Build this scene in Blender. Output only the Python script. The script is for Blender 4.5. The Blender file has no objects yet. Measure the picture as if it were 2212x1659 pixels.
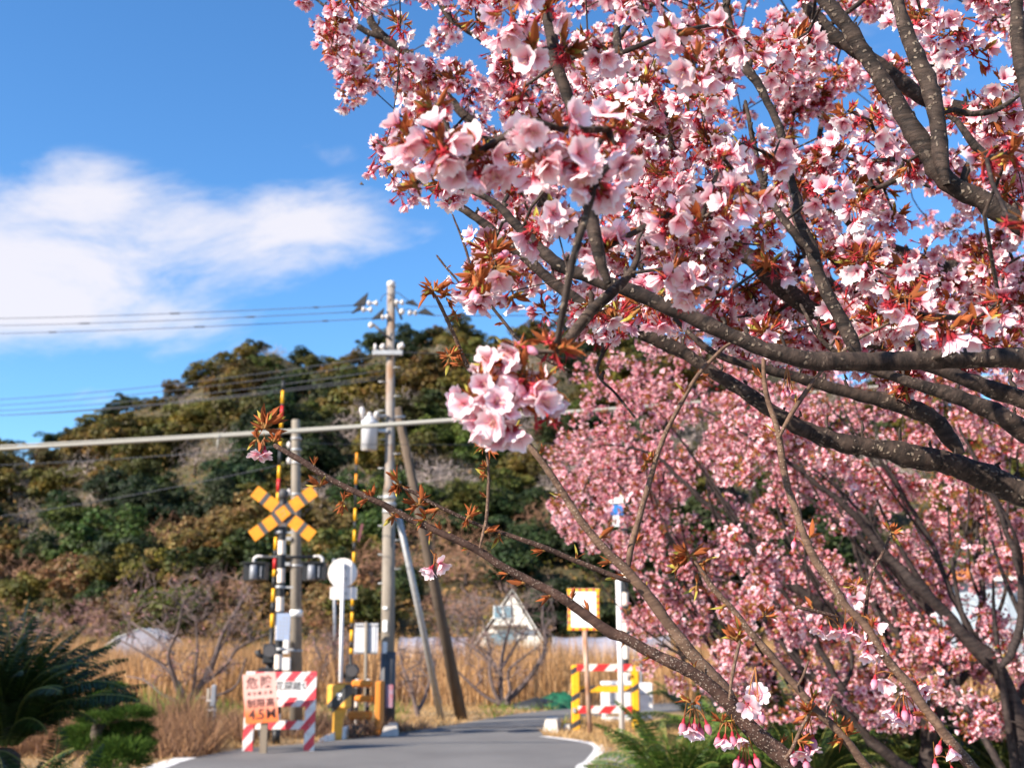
import bpy, math, random
import numpy as np
from mathutils import Vector, Matrix, Quaternion

# ------------------------------------------------------------------ camera, sky, sun, exposure
S = bpy.context.scene
COL = S.collection
random.seed(7)
RNG = np.random.default_rng(11)
W0, H0, F0 = 2212.0, 1659.0, 2372.0          # frame of the survey sketch and focal length in its units
HZ = 1387.0                                  # row of the horizon
CAMZ = 1.6
PITCH = math.atan((HZ - H0 / 2) / F0)
cam_d = bpy.data.cameras.new('camera')
cam = bpy.data.objects.new('camera', cam_d)
COL.objects.link(cam)
cam.location = (0, 0, CAMZ)
cam.rotation_euler = (math.pi / 2 + PITCH, 0, 0)
cam_d.sensor_width = 36.0
cam_d.lens = 36.0 * F0 / W0
cam_d.clip_start = 0.05
cam_d.clip_end = 6000
cam_d.dof.use_dof = True
cam_d.dof.focus_distance = 1.85
cam_d.dof.aperture_fstop = 6.6
S.camera = cam

SUN_TO = Vector((-0.74, -0.50, 0.56)).normalized()      # towards the sun: behind the camera, to the left
SUN_EL = math.asin(SUN_TO.z)
SUN_AZ = math.atan2(SUN_TO.x, SUN_TO.y)
sun_d = bpy.data.lights.new('sun', 'SUN')
sun_d.energy = 5.0
sun_d.angle = math.radians(0.5)
sun_d.color = (1.0, 0.90, 0.76)
sun = bpy.data.objects.new('sun', sun_d)
COL.objects.link(sun)
sun.rotation_euler = SUN_TO.to_track_quat('Z', 'Y').to_euler()
sun.location = (-20, -15, 20)

S.view_settings.view_transform = 'Standard'
S.view_settings.look = 'None'
S.view_settings.exposure = 1.15
S.view_settings.gamma = 1.0
S.view_settings.use_curve_mapping = False
S.cycles.use_denoising = True
S.cycles.max_bounces = 6
S.cycles.transparent_max_bounces = 6
S.cycles.sample_clamp_indirect = 4.0


def P(x, y, D):
    """The point Y = D metres ahead of the camera seen at sketch position x, y."""
    dx = (x - W0 / 2) / F0
    dy = (H0 / 2 - y) / F0
    c, s = math.cos(PITCH), math.sin(PITCH)
    v = Vector((dx, c - dy * s, s + dy * c))
    v *= D / v.y
    return Vector((v.x, v.y, v.z + CAMZ))


def PA(x, y, D):
    """P for arrays."""
    x, y, D = np.asarray(x, float), np.asarray(y, float), np.asarray(D, float)
    dx = (x - W0 / 2) / F0
    dy = (H0 / 2 - y) / F0
    c, s = math.cos(PITCH), math.sin(PITCH)
    yy = c - dy * s
    k = D / yy
    return np.stack([dx * k, D + 0 * k, (s + dy * c) * k + CAMZ], -1)


def toP(pts):
    p = np.asarray(pts, float)
    c, s = math.cos(PITCH), math.sin(PITCH)
    z = p[..., 2] - CAMZ
    f = p[..., 1] * c + z * s
    u = -p[..., 1] * s + z * c
    f = np.maximum(f, 1e-3)
    return p[..., 0] / f * F0 + W0 / 2, H0 / 2 - u / f * F0


def ground_at(x, y, z=0.0):
    """Where the sight line at sketch position x, y meets height z."""
    a = P(x, y, 10.0)
    k = (z - CAMZ) / (a.z - CAMZ)
    return Vector((a.x * k, 10.0 * k, z))


def mpx(D):
    return D / F0


# sky: physical sky with procedural cloud banks mixed in by direction
wd = bpy.data.worlds.new('World')
S.world = wd
wd.use_nodes = True
nt = wd.node_tree
for n in list(nt.nodes):
    nt.nodes.remove(n)


def wn(t, **kw):
    n = nt.nodes.new(t)
    for k, v in kw.items():
        setattr(n, k, v)
    return n


def wmath(op, a, b=None, c=None, clamp=False):
    n = wn('ShaderNodeMath', operation=op, use_clamp=clamp)
    for i, v in enumerate((a, b, c)):
        if v is None:
            continue
        if isinstance(v, (int, float)):
            n.inputs[i].default_value = v
        else:
            nt.links.new(v, n.inputs[i])
    return n.outputs[0]


sky = wn('ShaderNodeTexSky', sky_type='NISHITA')
sky.sun_disc = False
sky.sun_elevation = SUN_EL
sky.sun_rotation = SUN_AZ
sky.altitude = 50
sky.air_density = 1.0
sky.dust_density = 0.15
sky.ozone_density = 2.2
tc = wn('ShaderNodeTexCoord')
sep = wn('ShaderNodeSeparateXYZ')
nt.links.new(tc.outputs['Generated'], sep.inputs[0])
az = wmath('ARCTAN2', sep.outputs[0], sep.outputs[1])
el = wmath('ARCSINE', wmath('MINIMUM', wmath('MAXIMUM', sep.outputs[2], -1.0), 1.0))
comb = wn('ShaderNodeCombineXYZ')
nt.links.new(wmath('ADD', wmath('MULTIPLY', az, 0.8), wmath('MULTIPLY', el, 0.25)), comb.inputs[0])
nt.links.new(wmath('SUBTRACT', wmath('MULTIPLY', el, 2.2), wmath('MULTIPLY', az, 0.5)), comb.inputs[1])
ns = wn('ShaderNodeTexNoise')
ns.inputs['Scale'].default_value = 7.5
ns.inputs['Detail'].default_value = 9
ns.inputs['Roughness'].default_value = 0.62
ns.inputs['Distortion'].default_value = 0.35
nt.links.new(comb.outputs[0], ns.inputs['Vector'])
n2 = wn('ShaderNodeTexNoise')
n2.inputs['Scale'].default_value = 2.3
n2.inputs['Detail'].default_value = 3
nt.links.new(comb.outputs[0], n2.inputs['Vector'])


def azel(x, y):
    d = (P(x, y, 1.0) - Vector((0, 0, CAMZ))).normalized()
    return math.atan2(d.x, d.y), math.asin(d.z)


banks = [(60, 575, 330, 120, 0.80), (480, 500, 330, 90, 0.66), (195, 415, 90, 60, 0.42), (340, 470, 210, 80, 0.34), (730, 480, 170, 75, 0.50),
         (230, 700, 260, 60, 0.48), (700, 325, 70, 30, 0.36), (730, 215, 60, 65, 0.24), (230, 862, 90, 22, 0.34), (-300, 620, 300, 160, .8),
         (1960, 100, 220, 120, 0.30), (1400, 560, 200, 90, 0.18)]
tot = None
for bx, by, sx, sy, amp in banks:
    a0, e0 = azel(bx, by)
    g = wmath('ADD', wmath('POWER', wmath('DIVIDE', wmath('SUBTRACT', az, a0), sx / F0), 2.0),
              wmath('POWER', wmath('DIVIDE', wmath('SUBTRACT', el, e0), sy / F0), 2.0))
    g = wmath('MULTIPLY', wmath('EXPONENT', wmath('MULTIPLY', g, -0.9)), amp)
    tot = g if tot is None else wmath('ADD', tot, g)
# the rest of the sky carries the same kind of scattered banks
far = wmath('MULTIPLY', wmath('GREATER_THAN', wmath('ABSOLUTE', az), 0.55), wmath('MULTIPLY', wmath('SUBTRACT', n2.outputs['Fac'], 0.42), 2.2, clamp=True))
tot = wmath('ADD', tot, far)
dens = wmath('ADD', tot, wmath('MULTIPLY', wmath('SUBTRACT', ns.outputs['Fac'], 0.5), 2.5))
mr = wn('ShaderNodeMapRange', interpolation_type='SMOOTHSTEP')
mr.inputs['From Min'].default_value = 0.16
mr.inputs['From Max'].default_value = 1.22
mr.inputs['To Max'].default_value = 0.90
nt.links.new(wmath('MULTIPLY', dens, wmath('MINIMUM', wmath('MULTIPLY', tot, 4.0), 1.0)), mr.inputs['Value'])
hs = wn('ShaderNodeHueSaturation')
hs.inputs['Saturation'].default_value = 1.18
hs.inputs['Value'].default_value = 1.2
nt.links.new(sky.outputs[0], hs.inputs['Color'])
mix = wn('ShaderNodeMix', data_type='RGBA')
nt.links.new(mr.outputs[0], mix.inputs['Factor'])
tint = wn('ShaderNodeMix', data_type='RGBA', blend_type='MULTIPLY')
tint.inputs['Factor'].default_value = 1.0
tint.inputs['B'].default_value = (0.86, 1.10, 1.26, 1)
nt.links.new(hs.outputs[0], tint.inputs['A'])
nt.links.new(tint.outputs['Result'], mix.inputs['A'])
mix.inputs['B'].default_value = (5.9, 5.7, 6.05, 1)
bg = wn('ShaderNodeBackground')
bg.inputs['Strength'].default_value = 0.0745
nt.links.new(mix.outputs['Result'], bg.inputs['Color'])
wo = wn('ShaderNodeOutputWorld')
nt.links.new(bg.outputs[0], wo.inputs['Surface'])

# ------------------------------------------------------------------ materials
MATS = {}


def mat(name, col, rough=0.7, metal=0.0, noise=None, col2=None, bump=0.0, bscale=40.0, spec=0.4, stretch=None, dirt=0.0):
    """Principled surface; col2 and noise scale give a mottled second colour, bump a fine relief."""
    if name in MATS:
        return MATS[name]
    m = bpy.data.materials.new(name)
    m.use_nodes = True
    t = m.node_tree
    b = t.nodes['Principled BSDF']
    b.inputs['Roughness'].default_value = rough
    b.inputs['Metallic'].default_value = metal
    b.inputs['Specular IOR Level'].default_value = spec
    b.inputs['Base Color'].default_value = (*col, 1)
    vec = None
    if noise or bump:
        c = t.nodes.new('ShaderNodeTexCoord')
        mp = t.nodes.new('ShaderNodeMapping')
        if stretch:
            mp.inputs['Scale'].default_value = stretch
        t.links.new(c.outputs['Object'], mp.inputs['Vector'])
        vec = mp.outputs[0]
    if noise:
        n = t.nodes.new('ShaderNodeTexNoise')
        n.inputs['Scale'].default_value = noise
        n.inputs['Detail'].default_value = 6
        n.inputs['Roughness'].default_value = 0.65
        t.links.new(vec, n.inputs['Vector'])
        r = t.nodes.new('ShaderNodeValToRGB')
        r.color_ramp.elements[0].position = 0.36
        r.color_ramp.elements[1].position = 0.66
        r.color_ramp.elements[0].color = (*col, 1)
        r.color_ramp.elements[1].color = (*(col2 or [v * 0.7 for v in col]), 1)
        t.links.new(n.outputs['Fac'], r.inputs[0])
        t.links.new(r.outputs[0], b.inputs['Base Color'])
    if bump:
        n = t.nodes.new('ShaderNodeTexNoise')
        n.inputs['Scale'].default_value = bscale
        n.inputs['Detail'].default_value = 5
        t.links.new(vec, n.inputs['Vector'])
        bp = t.nodes.new('ShaderNodeBump')
        bp.inputs['Strength'].default_value = bump
        bp.inputs['Distance'].default_value = 0.02
        t.links.new(n.outputs['Fac'], bp.inputs['Height'])
        t.links.new(bp.outputs[0], b.inputs['Normal'])
    MATS[name] = m
    return m


def stripe_mat(name, ca, cb, direction, period, duty=0.5, rough=0.5, shift=0.0):
    """Painted diagonal stripes laid out in the thing's own coordinates, a little worn."""
    m = bpy.data.materials.new(name)
    m.use_nodes = True
    t = m.node_tree
    b = t.nodes['Principled BSDF']
    b.inputs['Roughness'].default_value = rough
    c = t.nodes.new('ShaderNodeTexCoord')
    d = t.nodes.new('ShaderNodeVectorMath')
    d.operation = 'DOT_PRODUCT'
    d.inputs[1].default_value = direction
    t.links.new(c.outputs['Object'], d.inputs[0])

    def mt(op, a, bb):
        n = t.nodes.new('ShaderNodeMath')
        n.operation = op
        for i, v in enumerate((a, bb)):
            if isinstance(v, (int, float)):
                n.inputs[i].default_value = v
            else:
                t.links.new(v, n.inputs[i])
        return n.outputs[0]
    fr = mt('FRACT', mt('ADD', mt('DIVIDE', d.outputs['Value'], period), 100.0 + shift), 0.0)
    k = mt('LESS_THAN', fr, duty)
    n = t.nodes.new('ShaderNodeTexNoise')
    n.inputs['Scale'].default_value = 14
    n.inputs['Detail'].default_value = 6
    t.links.new(c.outputs['Object'], n.inputs['Vector'])
    mx = t.nodes.new('ShaderNodeMix')
    mx.data_type = 'RGBA'
    mx.inputs['A'].default_value = (*ca, 1)
    mx.inputs['B'].default_value = (*cb, 1)
    t.links.new(k, mx.inputs['Factor'])
    m2 = t.nodes.new('ShaderNodeMix')
    m2.data_type = 'RGBA'
    m2.blend_type = 'MULTIPLY'
    t.links.new(mx.outputs['Result'], m2.inputs['A'])
    m2.inputs['B'].default_value = (0.78, 0.74, 0.70, 1)
    rr = t.nodes.new('ShaderNodeMapRange')
    rr.inputs['From Min'].default_value = 0.45
    rr.inputs['From Max'].default_value = 0.75
    t.links.new(n.outputs['Fac'], rr.inputs['Value'])
    t.links.new(rr.outputs[0], m2.inputs['Factor'])
    t.links.new(m2.outputs['Result'], b.inputs['Base Color'])
    MATS[name] = m
    return m


def leaf_mat(name, trans=0.3, rough=0.55, spec=0.3, var=0.0):
    """Plant matter whose own colours are stored per vertex; thin, so light passes through."""
    m = bpy.data.materials.new(name)
    m.use_nodes = True
    t = m.node_tree
    b = t.nodes['Principled BSDF']
    b.inputs['Roughness'].default_value = rough
    b.inputs['Specular IOR Level'].default_value = spec
    a = t.nodes.new('ShaderNodeAttribute')
    a.attribute_name = 'Col'
    col = a.outputs['Color']
    if var:
        oi = t.nodes.new('ShaderNodeObjectInfo')
        h = t.nodes.new('ShaderNodeHueSaturation')
        mh = t.nodes.new('ShaderNodeMapRange')
        mh.inputs['To Min'].default_value = 0.5 - 0.035 * var
        mh.inputs['To Max'].default_value = 0.5 + 0.02 * var
        t.links.new(oi.outputs['Random'], mh.inputs['Value'])
        t.links.new(mh.outputs[0], h.inputs['Hue'])
        mv = t.nodes.new('ShaderNodeMath')
        mv.operation = 'MULTIPLY_ADD'
        fr = t.nodes.new('ShaderNodeMath')
        fr.operation = 'FRACT'
        m7 = t.nodes.new('ShaderNodeMath')
        m7.operation = 'MULTIPLY'
        m7.inputs[1].default_value = 7.31
        t.links.new(oi.outputs['Random'], m7.inputs[0])
        t.links.new(m7.outputs[0], fr.inputs[0])
        t.links.new(fr.outputs[0], mv.inputs[0])
        mv.inputs[1].default_value = 0.8 * var
        mv.inputs[2].default_value = 1.0 - 0.4 * var
        t.links.new(mv.outputs[0], h.inputs['Value'])
        t.links.new(col, h.inputs['Color'])
        col = h.outputs[0]
    t.links.new(col, b.inputs['Base Color'])
    if trans:
        tr = t.nodes.new('ShaderNodeBsdfTranslucent')
        t.links.new(col, tr.inputs['Color'])
        mx = t.nodes.new('ShaderNodeMixShader')
        mx.inputs[0].default_value = trans
        t.links.new(b.outputs[0], mx.inputs[1])
        t.links.new(tr.outputs[0], mx.inputs[2])
        t.links.new(mx.outputs[0], t.nodes['Material Output'].inputs['Surface'])
    MATS[name] = m
    return m


def bark_mat(name, c1, c2, spots=0.0, spot_col=(0.42, 0.34, 0.27), sscale=90.0, bump=0.6):
    m = bpy.data.materials.new(name)
    m.use_nodes = True
    t = m.node_tree
    b = t.nodes['Principled BSDF']
    b.inputs['Roughness'].default_value = 0.78
    b.inputs['Specular IOR Level'].default_value = 0.25
    c = t.nodes.new('ShaderNodeTexCoord')
    at = t.nodes.new('ShaderNodeAttribute')
    at.attribute_name = 'Col'
    sx = t.nodes.new('ShaderNodeSeparateColor')
    t.links.new(at.outputs['Color'], sx.inputs[0])
    cx = t.nodes.new('ShaderNodeCombineXYZ')
    al = t.nodes.new('ShaderNodeMath')
    al.operation = 'MULTIPLY'
    al.inputs[1].default_value = 3.0
    t.links.new(sx.outputs[0], al.inputs[0])
    t.links.new(al.outputs[0], cx.inputs[0])
    va = t.nodes.new('ShaderNodeVectorMath')
    va.operation = 'ADD'
    t.links.new(c.outputs['Object'], va.inputs[0])
    t.links.new(cx.outputs[0], va.inputs[1])
    n = t.nodes.new('ShaderNodeTexNoise')
    n.inputs['Scale'].default_value = 24
    n.inputs['Detail'].default_value = 8
    n.inputs['Roughness'].default_value = 0.72
    t.links.new(va.outputs[0], n.inputs['Vector'])
    r = t.nodes.new('ShaderNodeValToRGB')
    r.color_ramp.elements[0].position = 0.40
    r.color_ramp.elements[1].position = 0.66
    r.color_ramp.elements[0].color = (*c1, 1)
    r.color_ramp.elements[1].color = (*c2, 1)
    t.links.new(n.outputs['Fac'], r.inputs[0])
    col = r.outputs[0]
    hgt = n.outputs['Fac']
    if spots:
        v = t.nodes.new('ShaderNodeTexVoronoi')
        v.inputs['Scale'].default_value = sscale
        v.inputs['Randomness'].default_value = 1.0
        vn = t.nodes.new('ShaderNodeTexNoise')
        vn.inputs['Scale'].default_value = sscale * .8
        t.links.new(c.outputs['Object'], vn.inputs['Vector'])
        vm = t.nodes.new('ShaderNodeVectorMath')
        vm.operation = 'MULTIPLY_ADD'
        vm.inputs[1].default_value = (1.6 / sscale,) * 3
        t.links.new(vn.outputs['Color'], vm.inputs[0])
        t.links.new(c.outputs['Object'], vm.inputs[2])
        t.links.new(vm.outputs[0], v.inputs['Vector'])
        mr2 = t.nodes.new('ShaderNodeMapRange')
        mr2.inputs['From Min'].default_value = spots
        mr2.inputs['From Max'].default_value = spots * 0.55
        t.links.new(v.outputs['Distance'], mr2.inputs['Value'])
        n3 = t.nodes.new('ShaderNodeTexNoise')
        n3.inputs['Scale'].default_value = 9
        t.links.new(c.outputs['Object'], n3.inputs['Vector'])
        mm = t.nodes.new('ShaderNodeMath')
        mm.operation = 'MULTIPLY'
        t.links.new(mr2.outputs[0], mm.inputs[0])
        mr3 = t.nodes.new('ShaderNodeMapRange')
        mr3.inputs['From Min'].default_value = 0.40
        mr3.inputs['From Max'].default_value = 0.58
        t.links.new(n3.outputs['Fac'], mr3.inputs['Value'])
        t.links.new(mr3.outputs[0], mm.inputs[1])
        mx = t.nodes.new('ShaderNodeMix')
        mx.data_type = 'RGBA'
        t.links.new(mm.outputs[0], mx.inputs['Factor'])
        t.links.new(col, mx.inputs['A'])
        mx.inputs['B'].default_value = (*spot_col, 1)
        col = mx.outputs['Result']
        ad = t.nodes.new('ShaderNodeMath')
        ad.operation = 'ADD'
        t.links.new(hgt, ad.inputs[0])
        t.links.new(mm.outputs[0], ad.inputs[1])
        hgt = ad.outputs[0]
    if spots:
        nl = t.nodes.new('ShaderNodeTexNoise')
        nl.inputs['Scale'].default_value = 13
        nl.inputs['Detail'].default_value = 7
        nl.inputs['Roughness'].default_value = 0.75
        t.links.new(c.outputs['Object'], nl.inputs['Vector'])
        ml = t.nodes.new('ShaderNodeMapRange')
        ml.inputs['From Min'].default_value = 0.56
        ml.inputs['From Max'].default_value = 0.68
        ml.inputs['To Max'].default_value = 0.55
        t.links.new(nl.outputs['Fac'], ml.inputs['Value'])
        mxl = t.nodes.new('ShaderNodeMix')
        mxl.data_type = 'RGBA'
        t.links.new(ml.outputs[0], mxl.inputs['Factor'])
        t.links.new(col, mxl.inputs['A'])
        mxl.inputs['B'].default_value = tuple(min(1, v * 2.1 + .012) for v in c2) + (1,)
        col = mxl.outputs['Result']
    t.links.new(col, b.inputs['Base Color'])
    bp = t.nodes.new('ShaderNodeBump')
    bp.inputs['Strength'].default_value = bump
    bp.inputs['Distance'].default_value = 0.006
    t.links.new(hgt, bp.inputs['Height'])
    t.links.new(bp.outputs[0], b.inputs['Normal'])
    MATS[name] = m
    return m


M_ASPH = mat('asphalt', (0.165, 0.156, 0.150), 0.9, noise=0.55, col2=(0.125, 0.117, 0.113), bump=0.5, bscale=130)
M_LINE = mat('road_paint', (0.74, 0.72, 0.70), 0.7, noise=9, col2=(0.48, 0.46, 0.44), bump=0.2)
M_PAVE = mat('pavement', (0.26, 0.235, 0.215), 0.9, noise=5, col2=(0.18, 0.16, 0.15), bump=0.4)
M_GROUND = mat('dry_ground', (0.33, 0.205, 0.095), 1.0, noise=0.7, col2=(0.23, 0.155, 0.07), bump=0.6, bscale=8)
M_HILL = mat('hill_soil', (0.045, 0.042, 0.018), 1.0, noise=0.25, col2=(0.085, 0.06, 0.028), bump=0.8, bscale=2)
M_CONC = mat('pole_concrete', (0.27, 0.23, 0.185), 0.85, noise=5, col2=(0.19, 0.16, 0.13), bump=0.25, stretch=(1, 1, 0.3))
M_STEEL = mat('galvanised_steel', (0.44, 0.44, 0.45), 0.5, 0.35, noise=12, col2=(0.34, 0.33, 0.33))
M_RUSTP = mat('rusty_steel_pole', (0.27, 0.255, 0.24), 0.75, 0.0, noise=4.5, col2=(0.22, 0.125, 0.07), stretch=(1, 1, 0.5))
M_WOODP = mat('weathered_pole', (0.13, 0.095, 0.07), 0.9, noise=8, col2=(0.085, 0.06, 0.045), bump=0.5, stretch=(1, 1, 0.1))
M_WHITE = mat('white_paint', (0.82, 0.79, 0.77), 0.5, noise=7, col2=(0.70, 0.66, 0.63))
M_PWHITE = mat('bright_white_sheet', (0.88, 0.87, 0.85), 0.45)
M_SIGNB = mat('sign_back', (0.86, 0.79, 0.74), 0.55, noise=5, col2=(0.80, 0.72, 0.67))
M_BLACK = mat('black_paint', (0.018, 0.018, 0.02), 0.5)
M_DKGREY = mat('dark_grey_band', (0.062, 0.058, 0.062), 0.6)
M_YEL = mat('yellow_paint', (0.80, 0.30, 0.012), 0.5, noise=9, col2=(0.70, 0.24, 0.01))
M_GYEL = mat('bar_yellow', (0.85, 0.42, 0.01), 0.5)
M_RED = mat('bar_red', (0.60, 0.02, 0.02), 0.5)
M_ORANGE = mat('guard_orange', (0.78, 0.27, 0.03), 0.55, noise=8, col2=(0.60, 0.19, 0.03))
M_GREYP = mat('grey_tank', (0.62, 0.62, 0.66), 0.5, noise=3, col2=(0.55, 0.55, 0.58))
M_PORC = mat('porcelain', (0.60, 0.55, 0.53), 0.3)
M_RUBBER = mat('black_rubber', (0.022, 0.022, 0.025), 0.6)
M_WIRE = mat('wire_dark', (0.035, 0.04, 0.055), 0.6)
M_CABLE = mat('cable_grey', (0.34, 0.32, 0.28), 0.6)
M_LAMPG = mat('lamp_housing', (0.22, 0.225, 0.25), 0.45, 0.1)
M_BLUEP = mat('blue_grey_plate', (0.30, 0.36, 0.50), 0.5)
M_BLUE = mat('blue_sign', (0.03, 0.20, 0.62), 0.5)
M_INK = mat('printed_ink', (0.03, 0.03, 0.035), 0.6)
M_INKR = mat('brown_ink', (0.10, 0.035, 0.03), 0.6)
M_INKG = mat('grey_ink', (0.33, 0.33, 0.36), 0.6)
M_WOOD = mat('grey_wood', (0.24, 0.19, 0.14), 0.85, noise=10, col2=(0.17, 0.13, 0.10), stretch=(1, 1, 0.1))
M_CREAM = mat('cream_wall', (0.88, 0.85, 0.76), 0.7, noise=1.2, col2=(0.80, 0.75, 0.66))
M_GLASS = mat('window_glass', (0.16, 0.26, 0.32), 0.15, spec=0.8)
M_DKWOOD = mat('dark_timber', (0.20, 0.15, 0.11), 0.7)
M_TILE = mat('orange_tile', (0.50, 0.16, 0.03), 0.7, noise=6, col2=(0.48, 0.15, 0.03))
M_WALLB = mat('pale_blue_wall', (0.34, 0.40, 0.46), 0.7)
M_VINYL = mat('vinyl_sheet', (0.36, 0.34, 0.38), 0.35, noise=1.6, col2=(0.22, 0.21, 0.25))
M_GREEN = mat('green_net', (0.01, 0.13, 0.06), 0.7, noise=6, col2=(0.008, 0.06, 0.03), bump=0.8, bscale=25)
M_TARP = mat('dark_tarp', (0.03, 0.032, 0.035), 0.5, noise=5, col2=(0.02, 0.02, 0.022), bump=0.6, bscale=12)
M_STONE = mat('pale_stone', (0.46, 0.42, 0.36), 0.85, noise=6, col2=(0.48, 0.43, 0.37), bump=0.4)
M_ASHLAR = mat('kerb_concrete', (0.58, 0.52, 0.45), 0.85, noise=6, col2=(0.46, 0.41, 0.36), bump=0.3)
M_POSTER = mat('faded_poster', (0.30, 0.30, 0.40), 0.5, noise=9, col2=(0.42, 0.12, 0.14))
M_WRAP = mat('pole_wrap', (0.075, 0.075, 0.085), 0.6, noise=5, col2=(0.055, 0.055, 0.06))
M_PEACH = mat('post_white_band', (0.80, 0.66, 0.55), 0.6)
M_RUST = mat('rust', (0.30, 0.12, 0.05), 0.85, noise=7, col2=(0.52, 0.40, 0.32), stretch=(1, 1, 0.25))
M_BARK = bark_mat('cherry_bark', (0.013, 0.009, 0.008), (0.075, 0.050, 0.039), spots=0.34, spot_col=(0.22, 0.17, 0.13), sscale=85, bump=0.7)
M_TWIGB = bark_mat('young_cherry_bark', (0.032, 0.016, 0.012), (0.098, 0.052, 0.038), spots=0.36, spot_col=(0.40, 0.31, 0.25), sscale=230, bump=0.6)
M_PALEB = bark_mat('pale_twig_bark', (0.085, 0.048, 0.033), (0.20, 0.122, 0.083), spots=0.34, spot_col=(0.42, 0.32, 0.24), sscale=210, bump=0.7)
M_FARB = bark_mat('grey_bark', (0.016, 0.011, 0.011), (0.062, 0.044, 0.039))
M_BAREB = bark_mat('bare_tree_bark', (0.085, 0.062, 0.06), (0.20, 0.148, 0.135))
M_PET = leaf_mat('blossom_matter', 0.24, 0.75, 0.12)
M_LEAF = leaf_mat('foliage', 0.15, 0.6, 0.25, var=1.0)
M_GRASS = leaf_mat('grass_blades', 0.25, 0.8, 0.15)
M_FROND = leaf_mat('glossy_frond', 0.06, 0.45, 0.28)
M_TWIG = leaf_mat('twig_mass', 0.0, 0.85, 0.15)

# ------------------------------------------------------------------ helpers for objects
ORIGIN = {}


def wloc(o):
    return ORIGIN.get(o.name, Vector((0, 0, 0)))


def tag(o, label=None, cat=None, group=None, kind=None):
    if label: o['label'] = label
    if cat: o['category'] = cat
    if group: o['group'] = group
    if kind: o['kind'] = kind
    return o


def thing(name, loc, label, cat, group=None):
    o = bpy.data.objects.new(name, None)
    o.empty_display_size = 0.2
    o.location = loc
    COL.objects.link(o)
    ORIGIN[o.name] = Vector(loc)
    return tag(o, label, cat, group)


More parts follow.
